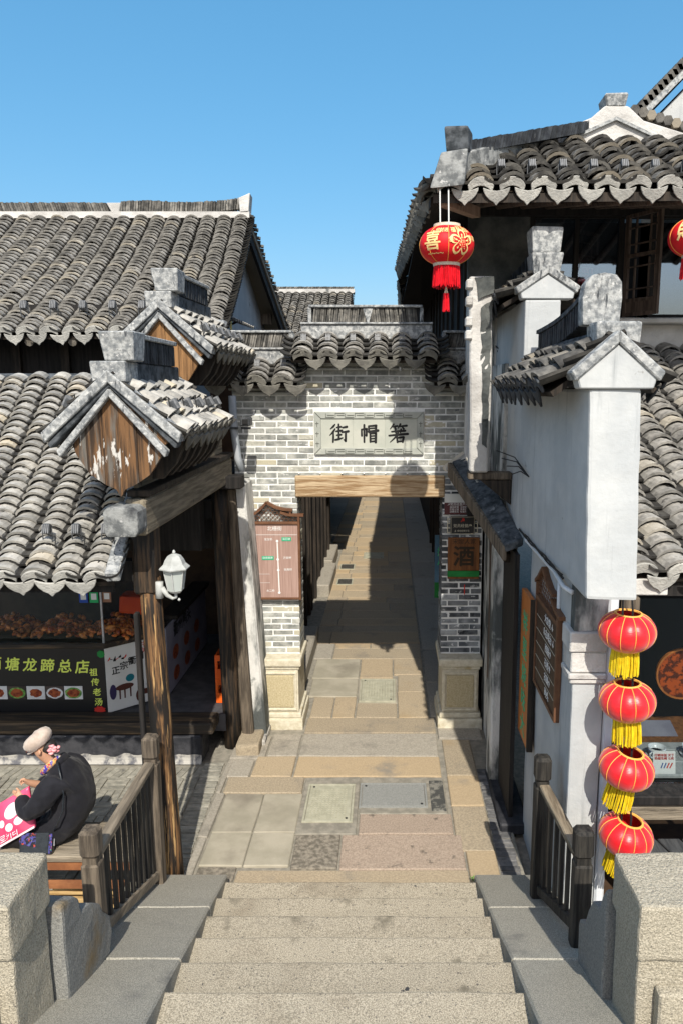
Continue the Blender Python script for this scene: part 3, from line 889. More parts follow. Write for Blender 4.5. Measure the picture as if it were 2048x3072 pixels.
# moulded courses under the tiles
for x0, x1, zz in ((-1.03, .51, 4.305), (-1.83, -1.0, 4.035), (.485, 1.0, 4.035)):
    obj('cornice', MB().box(x0, x1, 8.555, 8.7, zz, zz + .055), 'brick', gate, bevel=.006)
    obj('cornice', MB().box(x0 - .02, x1 + .02, 8.515, 8.7, zz + .058, zz + .115), 'brick', gate, bevel=.006)
lin = obj('lintel', MB().box(-1.10, .645, 8.575, 9.0, 2.80, 3.055).rough(.004, 3, 2), 'wood_lintel', gate, bevel=.012)
obj('passage_ceiling_board', MB().box(-1.08, .62, 9.01, 9.35, 2.85, 3.0), 'wood_dark', gate)  # dark timber over the passage, behind the lintel
# stone plinths
def plinth(x0, x1):
    w = obj('plinth', MB().box(x0 + .03, x1 - .03, 8.44, 9.08, .19, .73), 'plinth', gate, bevel=.012, seg=2)
    obj('plinth_base', MB().box(x0 - .02, x1 + .02, 8.39, 9.12, -.03, .12), 'plinth', w, bevel=.02, seg=2)
    obj('plinth_base_moulding', MB().box(x0, x1, 8.415, 9.1, .122, .188), 'plinth', w, bevel=.018, seg=2)
    obj('plinth_neck', MB().box(x0 + .015, x1 - .015, 8.425, 9.09, .732, .775), 'plinth', w, bevel=.015, seg=2)
    obj('plinth_cap', MB().box(x0 - .01, x1 + .01, 8.40, 9.1, .777, .872), 'plinth', w, bevel=.018, seg=2)
    xm = (x0 + x1) / 2; a = (x1 - x0) / 2 - .085
    obj('panel', MB().box(xm - a, xm + a, 8.428, 8.46, .25, .66), 'plinth_panel', w, bevel=.02, seg=2)
    g = MB().box(xm - a - .035, xm + a + .035, 8.422, 8.45, .672, .70).box(xm - a - .035, xm + a + .035, 8.422, 8.45, .212, .24)
    g.box(xm - a - .037, xm - a - .011, 8.422, 8.45, .24, .672).box(xm + a + .011, xm + a + .037, 8.422, 8.45, .24, .672)
    obj('panel_border', g, 'plinth', w, bevel=.006)
plinth(-1.60, -1.06); plinth(.60, 1.10)
# name plaque
pl = obj('name_plaque', MB().box(-.865, .395, 8.59, 8.64, 3.300, 3.792), 'plaque_frame', gate)
px0, px1, pz0, pz1, fw = -.865, .395, 3.300, 3.792, .078
for P in ([(px0, pz0), (px1, pz0), (px1 - fw, pz0 + fw), (px0 + fw, pz0 + fw)], [(px0, pz1), (px0 + fw, pz1 - fw), (px1 - fw, pz1 - fw), (px1, pz1)],
          [(px0, pz0), (px0 + fw, pz0 + fw), (px0 + fw, pz1 - fw), (px0, pz1)], [(px1, pz0), (px1, pz1), (px1 - fw, pz1 - fw), (px1 - fw, pz0 + fw)]):
    cxm = sum(p[0] for p in P) / 4; czm = sum(p[1] for p in P) / 4
    P = [(cxm + (x - cxm) * .992, czm + (z_ - czm) * .985) for x, z_ in P]
    obj('frame_rail', MB().prism([(x, 8.568, z_) for x, z_ in P], (0, .03, 0)), 'plaque_frame', pl, bevel=.004)
for zz in (pz0 + .038, pz1 - .038):
    n = 9
    for i in range(n):
        xx = px0 + .13 + (px1 - px0 - .26) * (i + .5) / n
        s_ = 1 if i % 2 else -1
        for (a, b, c, d) in ((-.052, .052, .020 * s_, .027 * s_), (-.052, -.045, -.02, .02), (-.03, .052, -.004, .003)):
            c, d = min(c, d), max(c, d)
            obj('fret', MB().box(xx + a, xx + b, 8.563, 8.575, zz + c, zz + d), 'plaque_groove', pl)
for xx in (px0 + .036, px1 - .036):
    for zz in (3.43, 3.545, 3.66):
        obj('fret', MB().box(xx - .02, xx + .02, 8.563, 8.575, zz - .004, zz + .003), 'plaque_groove', pl)
        obj('fret', MB().box(xx - .004, xx + .003, 8.5625, 8.5745, zz - .04, zz + .02), 'plaque_groove', pl)
w3 = (px1 - px0 - 2 * fw) / 3
STR = {
 '街': [[(30, 4, .7), (22, 14, 1.1), (6, 28, .5)], [(30, 28, .8), (20, 44, 1.1), (2, 62, .4)], [(21, 48, .8), (21, 75, 1), (19, 98, .9)],
        [(39, 20, .7), (62, 16, 1)], [(50, 3, .9), (50, 40, 1)], [(36, 40, .8), (66, 36, 1.1)], [(39, 61, .7), (62, 58, 1)], [(50, 42, .9), (50, 80, 1)], [(31, 86, .9), (50, 82, 1.1), (70, 75, .6)],
        [(71, 20, .9), (92, 16, 1.2)], [(66, 45, .8), (100, 40, 1.2)], [(86, 44, 1), (85, 92, 1.1), (75, 84, .4)]],
 '帽': [[(10, 30, .8), (11, 64, 1)], [(10, 31, .9), (37, 27, 1.1), (36, 64, 1), (30, 60, .4)], [(24, 6, 1), (24, 98, .9)],
        [(48, 13, .9), (50, 46, .9)], [(48, 13, .9), (88, 9, 1.1), (86, 40, 1)], [(54, 25, .7), (82, 23, .8)], [(42, 42, .8), (98, 36, 1.3)],
        [(56, 50, .9), (57, 97, 1)], [(56, 52, .9), (87, 49, 1.1), (85, 99, 1.2)], [(59, 66, .7), (83, 64, .8)], [(59, 80, .7), (83, 78, .8)], [(57, 95, .8), (84, 93, .9)]],
 '箬': [[(24, 3, 1), (6, 28, .4)], [(19, 16, .8), (44, 12, 1)], [(29, 18, .7), (35, 28, 1)], [(60, 2, 1), (47, 25, .4)], [(57, 14, .8), (94, 10, 1.1)], [(70, 16, .7), (78, 27, 1)],
        [(14, 42, .8), (86, 37, 1.1)], [(34, 31, .8), (37, 49, .9)], [(64, 29, .9), (60, 46, .7)], [(0, 63, .9), (50, 58, 1.1), (100, 54, 1.2)], [(50, 40, .9), (44, 62, 1.1), (6, 98, .4)],
        [(42, 74, .9), (45, 98, 1)], [(42, 75, .8), (78, 71, 1.1), (73, 97, 1)], [(45, 95, .8), (74, 93, .8)]]}
for i, ch in enumerate('街帽箬'):
    xa = px0 + fw + w3 * i
    ps = obj('stone_panel', MB().box(xa + .002, xa + w3 - .002, 8.582, 8.60, pz0 + fw, pz1 - fw), 'plaque', pl)
    brush('character', STR[ch], 11.5, .215, (xa + w3 * (.56, .50, .42)[i], 8.5815, 3.548), (1, 0, 0), (0, 0, 1), 'ink', ps)
# tiled copings and ridge panels
def coping(x0, x1, ze, ncol, rx0, rx1, slant=0.0):
    roof(gate, (x0, 8.33, ze), (x1, 8.33, ze), (x0, 8.66, ze + .225), (x1, 8.66, ze + .225), ncol, 4, tm='tile', pm='tile_pan_shaded', dm='drip_dark', name='coping', wid=.415, ang=1.2, th=.026, jit=1.4)
    g = MB().prism([(x0, 9.25, ze), (x0, 8.9, ze + .225), (x0, 8.66, ze + .215), (x0, 8.66, ze - .02)], (x1 - x0, 0, 0))
    obj('coping_back', g, 'tile_dark', gate)
    a, b = x0 + .09, x1 - .07
    obj('ridge_base', MB().box(a, b, 8.60, 8.90, ze + .19, ze + .375), 'cap_stone', gate, bevel=.008)
    obj('ridge_ledge', MB().box(a - .005, b + .005, 8.575, 8.92, ze + .377, ze + .40), 'cap_stone', gate, bevel=.006)
    zb, zt = ze + .402, ze + .565
    obj('ridge_back', MB().box(rx0 + .03, rx1 - .03, 8.70, 8.82, zb, zt), 'ridge_black', gate)
    slats(gate, (rx0 + .03, 8.685, zb), (rx1 - .045, 8.685, zb), zt - zb, .07, 'ridge_tile', pitch=.026, lean=.22 if ncol < 4 else .12, split=.55 if ncol > 4 else None, name='ridge_tiles')
    obj('ridge_top', MB().box(rx0 - .01, rx1 + .01, 8.62, 8.86, zt + .002, zt + .03), 'cap_stone', gate, bevel=.006)
    for xx, sl_ in ((rx0, 0), (rx1, slant)):
        obj('ridge_end', MB().prism([(xx - .02, 8.63, zb), (xx + .02 + sl_, 8.63, zb), (xx + .02, 8.63, zt), (xx - .02, 8.63, zt)], (0, .22, 0)), 'cap_stone', gate, bevel=.004)
    if ncol > 4:
        xm = rx0 + (rx1 - rx0) * .52
        obj('ridge_wedge', MB().prism([(xm - .012, 8.64, zb), (xm + .012, 8.64, zb), (xm + .06, 8.64, zt), (xm - .06, 8.64, zt)], (0, .1, 0)), 'cap_stone', gate, bevel=.004)
coping(-1.085, .555, 4.395, 6, -.90, .365)
coping(-1.92, -1.03, 4.115, 3, -1.84, -1.12, .06)
coping(.50, 1.06, 4.115, 2, .62, .98)
for i in range(6):
    spot((-.95 + i * .273, 8.45, 4.53), (0, -.35, -1), 'small black floodlight on the middle coping above the name plaque', 'floodlights on the gate coping', .9)
for i in range(3):
    spot((-1.77 + i * .296, 8.45, 4.25), (0, -.35, -1), 'small black floodlight on the low gate coping beside the twin gable caps', 'floodlights on the low gate coping', .9)
for x0, x1, zz in ((-.99, .14, 4.262), (.15, .47, 4.262), (-1.79, -1.01, 3.99), (.5, .93, 3.99)):
    t = thing('light_strip', ((x0 + x1) / 2, 8.58, zz),
              {-.99: 'long white light strip under the middle coping over sunlit bricks', .15: 'short white light strip under the middle coping beside the shaded bricks',
               -1.79: 'white light strip under the low coping next to the timber post', .5: 'white light strip under the low coping beside the white wall'}[x0], 'light strip')
    obj('tube', MB().box(x0, x1, 8.555, 8.598, zz, zz + .03), 'lamp_white', t, bevel=.008)
    obj('clip', MB().box(x1 - .03, x1 - .01, 8.548, 8.60, zz - .006, zz + .04), 'steel', t)

# street map board
mb = thing('map_board', (-1.345, 8.55, 1.58), 'brown wood-grain street map board with roofed lattice top on the gate pillar', 'map board')
obj('board', MB().box(-1.615, -1.07, 8.535, 8.56, 1.60, 2.49), 'map_brown', mb)
for a, b in (((-1.635, 1.575), (-1.05, 1.60)), ((-1.635, 2.485), (-1.06, 2.515))):
    obj('frame_rail', MB().box(a[0], b[0], 8.515, 8.575, a[1], b[1]), 'map_frame', mb, bevel=.004)
for x0, x1, z1 in ((-1.64, -1.613, 2.58), (-1.072, -1.045, 2.61)):
    obj('frame_post', MB().box(x0, x1, 8.512, 8.578, 1.57, z1), 'map_frame', mb, bevel=.004)
def curvebar(pts, w, name='roof_rail'):
    g = MB()
    for (x0, z0), (x1, z1) in zip(pts, pts[1:]): g.beam((x0, 8.545, z0), (x1, 8.545, z1), w, .028)
    return obj(name, g, 'map_frame', mb)
curvebar([(-1.665, 2.555), (-1.56, 2.62), (-1.49, 2.68), (-1.43, 2.745)], .07)
curvebar([(-1.43, 2.745), (-1.33, 2.69), (-1.24, 2.665), (-1.13, 2.655)], .07)
curvebar([(-1.27, 2.63), (-1.18, 2.60), (-1.1, 2.595), (-1.0, 2.595)], .07)
obj('roof_strut', MB().box(-1.165, -1.145, 8.52, 8.57, 2.595, 2.655), 'map_frame', mb)
g = MB()
for r_ in range(7):
    zz = 2.52 + r_ * .03
    for i in range(-1, 12):
        xx = -1.62 + i * .052 + (r_ % 2) * .026
        lim = 2.745 - .58 * abs(xx + 1.43) if xx < -1.43 else 2.745 - .38 * abs(xx + 1.43)
        if xx < -1.60 or xx > -1.08 or zz + .03 > lim: continue
        g.tube([(xx + .03 * math.cos(a), 8.545, zz + .03 * math.sin(a)) for a in [PI * q / 5 for q in range(6)]], .0032, 4)
obj('scale_lattice', g, 'map_frame', mb, kind='stuff')
fx = lambda u: -1.615 + u * .545
fz = lambda v: 2.49 - v * .89
YP = 8.5335
RT, UP = (1, 0, 0), (0, 0, 1)
text('title', '北栅街', .058, (fx(.5), YP, fz(.065)), RT, UP, 'print_white', mb)
text('lettering', '至龙桥', .032, (fx(.36), YP, fz(.21)), RT, UP, 'print_white', mb)
text('lettering', '万安桥', .032, (fx(.76), YP, fz(.46)), RT, UP, 'print_white', mb)
text('lettering', '安禹桥', .032, (fx(.77), YP, fz(.62)), RT, UP, 'print_white', mb)
text('lettering', '水二桥', .032, (fx(.38), YP, fz(.91)), RT, UP, 'print_white', mb)
text('lettering', '↑\n西\n栅\n水\n乡', .035, (fx(.075), YP, fz(.27)), RT, UP, 'print_white', mb, line=.9)
for body, u, v in (('米行埭', .75, .205), ('四贤祠弄', .34, .46)):
    w_ = .03 * len(body) + .02
    tg = obj('map_tag', MB().box(fx(u) - w_ / 2, fx(u) + w_ / 2, 8.531, 8.535, fz(v) - .022, fz(v) + .022), 'print_green', mb)
    text('lettering', body, .03, (fx(u), 8.5305, fz(v)), RT, UP, 'print_white', tg)
g = MB().beam((fx(.55), YP, fz(.23)), (fx(.57), YP, fz(.93)), .002, .012, up=(1, 0, 0))
obj('route_line', g, 'print_white', mb)
for u, v in ((.55, .23), (.555, .48), (.56, .625), (.57, .935)):
    obj('route_stop', MB().lathe([(.015, 0), (.015, .003)], (0, 0, 0), 10), 'print_white', mb).matrix_local = Matrix.Translation(V((fx(u), 8.5325, fz(v))) - wloc(mb)) @ Matrix.Rotation(PI / 2, 4, 'X')
obj('map_rule', MB().box(fx(.02), fx(.98), 8.532, 8.535, fz(.148), fz(.144)), 'print_white', mb)
obj('map_rule', MB().box(fx(.1), fx(.37), 8.532, 8.535, fz(.80), fz(.798)), 'print_white', mb)
obj('map_rule', MB().box(fx(.1), fx(.37), 8.532, 8.535, fz(.68), fz(.678)), 'print_white', mb)
text('marker_star', '★', .03, (fx(.12), YP, fz(.75)), RT, UP, 'print_red', mb)

# plates on the right pillar
t = thing('maroon_plate', (.82, 8.56, 2.6), 'maroon notice plate with white lettering and patterned top on the shaded pillar', 'sign')
obj('plate', MB().box(.645, 1.0, 8.57, 8.59, 2.595, 2.735), 'sign_maroon', t)
obj('patterned_header', MB().box(.645, 1.0, 8.57, 8.59, 2.737, 2.84), 'poster_white', t)
text('heading', '☭党员经营户承诺', .036, (.82, 8.5685, 2.715), RT, UP, 'print_white', t)
text('lettering', '诚信经营  文明待客\n价格公道  货真价实\n消费无忧  检查为先', .027, (.82, 8.5685, 2.655), RT, UP, 'print_white', t)
t = thing('black_plate', (.86, 8.56, 2.36), 'black notice plate with gold border and red emblem under the maroon plate', 'sign')
obj('plate', MB().box(.715, 1.005, 8.567, 8.59, 2.36, 2.575), 'sign_black', t, bevel=.01)
for x0, x1, z0, z1 in ((.725, .995, 2.565, 2.569), (.725, .995, 2.366, 2.370), (.721, .725, 2.37, 2.565), (.995, .999, 2.37, 2.565)):
    obj('border_line', MB().box(x0, x1, 8.5645, 8.568, z0, z1), 'print_cream', t)
for s_ in (-1, 1):
    xx = .86 + s_ * .165
    for z0 in (2.375, 2.43, 2.485, 2.54):
        obj('fret_bracket', MB().box(xx - .016, xx + .016, 8.57, 8.59, z0, z0 + .008), 'print_cream', t)
    obj('fret_bracket', MB().box(xx - .004 + s_ * .012, xx + .004 + s_ * .012, 8.571, 8.589, z0 - .15, z0), 'print_cream', t)
text('emblem', '☭', .062, (.86, 8.5655, 2.527), RT, UP, 'print_red', t, bold=.002)
text('lettering', '党员经营户', .044, (.86, 8.5655, 2.46), RT, UP, 'print_cream', t)
text('lettering', '⛵ 诚信经营示范', .024, (.85, 8.5655, 2.40), RT, UP, 'print_cream', t)
t = thing('wine_board', (.875, 8.55, 1.82), 'brown wooden wine board with green band on the shaded gate pillar', 'sign')
obj('board', MB().box(.69, 1.065, 8.555, 8.59, 1.92, 2.32), 'sign_brown', t, bevel=.006)
obj('green_band', MB().box(.69, 1.065, 8.553, 8.59, 1.845, 1.918), 'sign_green', t, bevel=.004)
obj('board_foot', MB().box(.69, 1.065, 8.555, 8.59, 1.82, 1.843), 'sign_brown', t, bevel=.004)
text('heading', '宋嫂人家', .07, (.88, 8.5535, 2.27), RT, UP, 'letter_dark', t)
text('character', '酒', .26, (.88, 8.5535, 2.08), RT, UP, 'letter_dark', t, bold=.007)
obj('red_tag', MB().box(.892, .902, 8.585, 8.597, 1.62, 1.74), 'print_red', label='small red paper strip stuck below the wine board', cat='tag')
t = thing('blue_poster', (.72, 10.2, 1.6), 'blue and green standing poster inside the gate passage', 'poster')
obj('sheet', MB().box(.62, 1.0, 9.9, 9.93, 1.42, 2.08), 'paper_blue', t)
obj('green_foot', MB().box(.62, 1.0, 9.897, 9.93, 1.2, 1.418), 'sign_green', t)
text('lettering', '招工\n从优', .13, (.78, 9.896, 1.78), RT, UP, 'letter_green', t, bold=.004)
obj('stand', MB().box(.8, .84, 9.93, 9.97, 0, 1.5), 'wood_black', t)

# ------------------------------------------------------------------ posts and beams carrying the caps
tf = thing('timber_frame', (-1.8, 6.7, 0), 'weathered timber frame of two posts and a beam under the gable caps', 'timber frame')
def logpost(name, x, y, z0, z1, r, m, lean=(0, 0), n=14):
    g = MB()
    pts = []
    rr = []
    for i in range(9):
        f = i / 8
        pts.append((x + lean[0] * f, y + lean[1] * f, z0 + (z1 - z0) * f)); rr.append(r * (1.04 - .1 * f))
    return obj(name, g.tube(pts, rr, n), m, tf, smooth=True)
logpost('post', -1.79, 5.56, -.02, 2.62, .086, 'wood_post', (-.06, 0))
obj('post_head', MB().box(-1.95, -1.78, 5.47, 5.66, 2.5, 3.06), 'wood_post_dark', tf, bevel=.02)
obj('post_cover', MB().box(-1.955, -1.92, 5.45, 5.51, .25, 2.36), 'wood_black', tf, bevel=.006)
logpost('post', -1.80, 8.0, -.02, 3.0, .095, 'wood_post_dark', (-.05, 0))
obj('tie_beam', MB().beam((-1.84, 5.3, 3.13), (-1.82, 8.2, 3.17), .15, .27), 'wood_beamy', tf, bevel=.015)
obj('beam_end', MB().prism([(-1.99, 5.12, 3.02), (-1.79, 5.12, 3.02), (-1.765, 5.12, 3.06), (-1.765, 5.12, 3.20), (-1.80, 5.12, 3.235), (-1.98, 5.12, 3.235), (-2.01, 5.12, 3.20), (-2.01, 5.12, 3.06)], (0, .3, 0)), 'cap_stone_mid', tf, bevel=.015, seg=2)
obj('upper_rail', MB().beam((-1.83, 5.35, 3.30), (-1.81, 8.2, 3.34), .17, .05), 'wood_dark', tf, bevel=.006)
for (y0, y1) in ((5.4, 6.85), (6.9, 8.15)):
    for j in range(3):
        obj('side_board', MB().beam((-1.86, y0, 3.375 + j * .088), (-1.85, y1, 3.395 + j * .088), .03, .082), 'wood_beamy', tf)
obj('king_strut', MB().box(-1.85, -1.80, 6.83, 6.91, 3.33, 3.66), 'wood_greyy', tf, bevel=.006)
obj('stub_beam', MB().box(-1.95, -1.585, 7.86, 8.08, 2.99, 3.13), 'wood_black', tf, bevel=.01)
obj('tie_beam_rear', MB().beam((-1.85, 8.05, 2.75), (-4.5, 8.05, 2.75), .14, .2), 'wood_black', tf)

# peeling wall end beside the gate
we = thing('wall_end', (-1.6, 8.3, 0), 'peeling plaster wall end leaning between dark post and brick gate', 'wall')
obj('plaster', MB().hexa([(-1.72, 8.12, 0), (-1.44, 8.12, 0), (-1.44, 8.58, 0), (-1.72, 8.58, 0), (-1.80, 8.12, 3.02), (-1.60, 8.12, 3.02), (-1.60, 8.58, 3.02), (-1.80, 8.58, 3.02)]).rough(.012, 2.5), 'plaster_stained', we, bevel=.02)
obj('old_timber', MB().beam((-1.63, 8.06, .02), (-1.76, 8.08, 2.98), .13, .11, up=(0, 1, 0)).rough(.012, 2.2), 'wood_grey', we, bevel=.02)
obj('footing', MB().box(-1.78, -1.42, 7.95, 8.5, -.03, .07).rough(.02, 4), 'quay_plaster', we, bevel=.02)

# downpipe
dp = thing('downpipe', (-1.72, 8.15, 3.1), 'grey plastic downpipe hanging below the gable caps', 'pipe')
obj('pipe', MB().tube([(-1.70, 8.12, 3.98), (-1.69, 8.12, 3.6), (-1.66, 8.12, 3.30), (-1.62, 8.12, 3.16)], .042, 12), 'pipe_grey', dp, smooth=True)
obj('wall_bracket', MB().box(-1.78, -1.50, 8.07, 8.09, 3.62, 3.645), 'spot_body', dp)
t = thing('camera_box', (-1.52, 8.1, 3.6), 'small black camera box on a bracket beside the downpipe', 'camera')
obj('housing', MB().box(-1.60, -1.49, 8.0, 8.14, 3.66, 3.75), 'spot_body', t, bevel=.01)
obj('lens', MB().box(-1.575, -1.515, 7.985, 8.0, 3.68, 3.73), 'ink', t)

# ------------------------------------------------------------------ gable caps on the left
def clipx(P, xa, xb):
    def cut(P, x, keep):
        out = []
        for i in range(len(P)):
            a, b = P[i], P[(i + 1) % len(P)]
            ia, ib = keep(a[0], x), keep(b[0], x)
            if ia: out.append(a)
            if ia != ib:
                t = (x - a[0]) / (b[0] - a[0]); out.append((x, a[1] + (b[1] - a[1]) * t))
        return out
    P = cut(P, xa, lambda p, q: p >= q)
    return cut(P, xb, lambda p, q: p <= q) if P else P

def gable_cap(xc, y0, y1, za, hw, drop, label, shield, sm, xo=0.0, nplank=6):
    t = thing('gable_cap', (xc, (y0 + y1) / 2, za - drop - .4), label, 'roof cap')
    ze = za - drop
    dx = xo                                     # the wall runs slightly askew
    n = 8
    roof(t, (xc + hw, y0 + .06, ze), (xc + hw + dx, y1, ze), (xc + .02, y0 + .06, za - .02), (xc + .02 + dx, y1, za - .02), n, 4, tm='tile_light', pm='tile_pan_shaded', dm='drip_dark', name='roof_slope', wid=.41, ang=1.1, th=.022, dscale=1.0, jit=1.6)
    roof(t, (xc - hw + dx, y1, ze), (xc - hw, y0 + .06, ze), (xc - .02 + dx, y1, za - .02), (xc - .02, y0 + .06, za - .02), n, 4, tm='tile_light', pm='tile_pan_shaded', dm='drip_dark', name='roof_slope', wid=.41, ang=1.1, th=.022, jit=1.6)
    def chev(o, th_, ya, yb, m, name, inner=0.0):
        for s in (-1, 1):
            e = (xc + s * (hw + .03 - inner), ze - .01 + o)
            a = (xc, za + .035 + o)
            P = [(a[0], ya, a[1]), (e[0], ya, e[1]), (e[0] - s * .02, ya, e[1] - th_), (a[0], ya, a[1] - th_ * 1.25)]
            obj(name, MB().prism(P, (0, yb - ya, 0)), m, t, bevel=.006)
    chev(.03, .07, y0 - .03, y0 + .13, 'cap_stone', 'barge_stone')
    chev(-.045, .035, y0 - .005, y0 + .1, 'cap_stone_dark', 'barge_fillet', .03)
    chev(-.095, .045, y0 - .03, y0 + .05, 'cap_stone', 'barge_trim', .10)
    # boarded face
    xs = [p[0] for p in shield]; a, b = min(xs), max(xs)
    for i in range(nplank):
        P = clipx(shield, a + (b - a) * i / nplank + .0015, a + (b - a) * (i + 1) / nplank - .0015)
        if len(P) > 2:
            q = R.uniform(-.003, .003)
            obj('face_board', MB().prism([(x, y0 + .03 + q, z_) for x, z_ in P], (0, .035, 0)), sm, t)
    # body behind the boards with bellied brackets along the lane side
    zb = min(p[1] for p in shield)
    obj('cap_body', MB().hexa([(xc - hw * .15, y0 + .07, zb + .12), (xc + hw * .2, y0 + .07, zb + .12), (xc + hw * .2 + dx, y1, zb + .12), (xc - hw * .15 + dx, y1, zb + .12),
                               (xc - hw * .6, y0 + .07, ze + .03), (xc + hw * .72, y0 + .07, ze + .03), (xc + hw * .72 + dx, y1, ze + .03), (xc - hw * .6 + dx, y1, ze + .03)]), 'wood_black', t)
    for i in range(7):
        f = (i + .6) / 7; yy = y0 + .1 + (y1 - y0 - .15) * f; ox = dx * f
        pr = [(xc + hw * .95 + ox, ze + .0), (xc + hw * .93 + ox, ze - .1), (xc + hw * .8 + ox, ze - .22), (xc + hw * .58 + ox, ze - .33), (xc + hw * .42 + ox, ze - .33), (xc + hw * .45 + ox, ze + .0)]
        obj('bracket', MB().prism([(x, yy, z_) for x, z_ in pr], (0, .07, 0)), 'wood_dark', t)
    # ridge
    w0 = .115
    obj('ridge_block', MB().hexa([(xc - w0, y0 + .0, za - .02), (xc + w0, y0 + .0, za - .02), (xc + w0, y0 + .26, za - .02), (xc - w0, y0 + .26, za - .02),
                                  (xc - w0 - .01, y0 - .01, za + .125), (xc + w0 + .005, y0 - .01, za + .125), (xc + w0 + .005, y0 + .26, za + .125), (xc - w0 - .01, y0 + .26, za + .125)]).rough(.006, 6), 'cap_stone', t, bevel=.008)
    xb = xc + .075
    obj('ridge_finial', MB().hexa([(xb - .105, y0 + .02, za + .127), (xb + .10, y0 + .02, za + .127), (xb + .10, y0 + .24, za + .127), (xb - .105, y0 + .24, za + .127),
                                   (xb - .13, y0 - .01, za + .325), (xb + .11, y0 - .01, za + .325), (xb + .11, y0 + .26, za + .325), (xb - .13, y0 + .26, za + .325)]).rough(.006, 6), 'cap_stone', t, bevel=.008)
    ye = y1 - .45
    obj('ridge_base', MB().hexa([(xc - .05, y0 + .262, za - .02), (xc + .11, y0 + .262, za - .02), (xc + .11 + dx * .8, ye + .15, za - .02), (xc - .05 + dx * .8, ye + .15, za - .02),
                                 (xc - .05, y0 + .262, za + .12), (xc + .11, y0 + .262, za + .12), (xc + .11 + dx * .8, ye + .15, za + .12), (xc - .05 + dx * .8, ye + .15, za + .12)]), 'cap_stone_dark', t, bevel=.008)
    slats(t, (xc + .06, y0 + .27, za + .122), (xc + .06 + dx * .7, ye, za + .122), .165, .12, 'ridge_black', pitch=.03, lean=.0)
    obj('ridge_top', MB().hexa([(xc - .03, y0 + .262, za + .29), (xc + .14, y0 + .262, za + .29), (xc + .14 + dx * .7, ye + .02, za + .29), (xc - .03 + dx * .7, ye + .02, za + .29),
                                (xc - .03, y0 + .262, za + .325), (xc + .14, y0 + .262, za + .325), (xc + .14 + dx * .7, ye + .02, za + .325), (xc - .03 + dx * .7, ye + .02, za + .325)]), 'cap_stone', t, bevel=.006)
    return t
SH1 = [(-2.235, 3.735), (-2.19, 3.60), (-2.10, 3.46), (-1.99, 3.385), (-1.925, 3.355), (-1.893, 3.30), (-1.86, 3.355), (-1.79, 3.385), (-1.68, 3.46), (-1.60, 3.58), (-1.575, 3.66), (-1.52, 3.71), (-1.72, 3.87), (-1.92, 4.03), (-2.1, 3.86)]
gable_cap(-1.92, 5.15, 6.85, 4.12, .455, .385, 'tile-capped gable end with peeling shield-shaped board nearest the stairs', SH1, 'wood_shield', -.02)
SH2 = [(x - .16 - .005, z_ + .675) for x, z_ in SH1]
gable_cap(-2.08, 6.9, 8.55, 4.80, .455, .385, 'tile-capped gable end with orange boards rising behind the shield-shaped one', SH2, 'wood_gable', .06)
for i, (f, s_) in enumerate(((.1, 1), (.33, 1), (.56, 1), (.78, 1), (.95, 1))):
    spot((-1.54 - .02 * f, 5.2 + 1.65 * f, 3.86), (.5, 0, -1), 'small black floodlight along the lane side of the shield-board gable cap', 'floodlights on the front gable cap', .9)
for i in range(6):
    f = (i + .3) / 6
    spot((-1.70 + .06 * f, 6.95 + 1.6 * f, 4.53), (.5, 0, -1), 'small black floodlight along the lane side of the orange-board gable cap', 'floodlights on the rear gable cap', .9)
for yy in (5.35, 5.6):
    spot((-2.29, yy, 3.88), (-.5, 0, -1), 'small black floodlight on the shop side of the shield-board gable cap', 'floodlights on the shop side of the cap', .9)
# ------------------------------------------------------------------ the shop house on the left
sh = thing('shop_house', (-4.2, 9.5, 0), 'two-storey shop house with two grey tiled roofs behind the walkway', 'house')
roof(sh, (-5.30, 5.20, 2.71), (-2.00, 5.20, 2.70), (-5.62, 7.62, 4.15), (-2.32, 7.62, 4.15), 15, 28, sag=.04, tm='tile_light', pm='tile_pan_shaded', dm='drip', name='lower_roof', th=.025, limit=294, dscale=1.0)
g = MB()
for i in range(6):
    f0, f1 = i / 6, (i + 1) / 6
    a = V((-1.985, 5.16, 2.69)).lerp(V((-2.30, 7.6, 4.14)), f0); b = V((-1.985, 5.16, 2.69)).lerp(V((-2.30, 7.6, 4.14)), f1)
    a.z -= .04 * 4 * f0 * (1 - f0); b.z -= .04 * 4 * f1 * (1 - f1)
    g.beam(a + V((0, 0, .03)), b + V((0, 0, .03)), .10, .09)
obj('verge_band', g, 'cap_stone', sh, bevel=.01)
obj('lower_fascia', MB().beam((-5.4, 5.32, 2.62), (-2.04, 5.32, 2.62), .04, .10), 'wood_black', sh)
obj('eave_beam', MB().beam((-5.6, 5.56, 2.68), (-1.95, 5.56, 2.68), .12, .16), 'wood_black', sh)
obj('roof_flat', MB().box(-7.6, -2.62, 7.62, 9.62, 4.0, 4.12), 'cap_stone_dark', sh)
for i in range(15):
    xx = -5.2 + i * .22
    obj('rafter', MB().tube([(xx, 5.26, 2.655), (xx - .30, 7.6, 4.03)], .036, 8), 'wood_grey', sh)
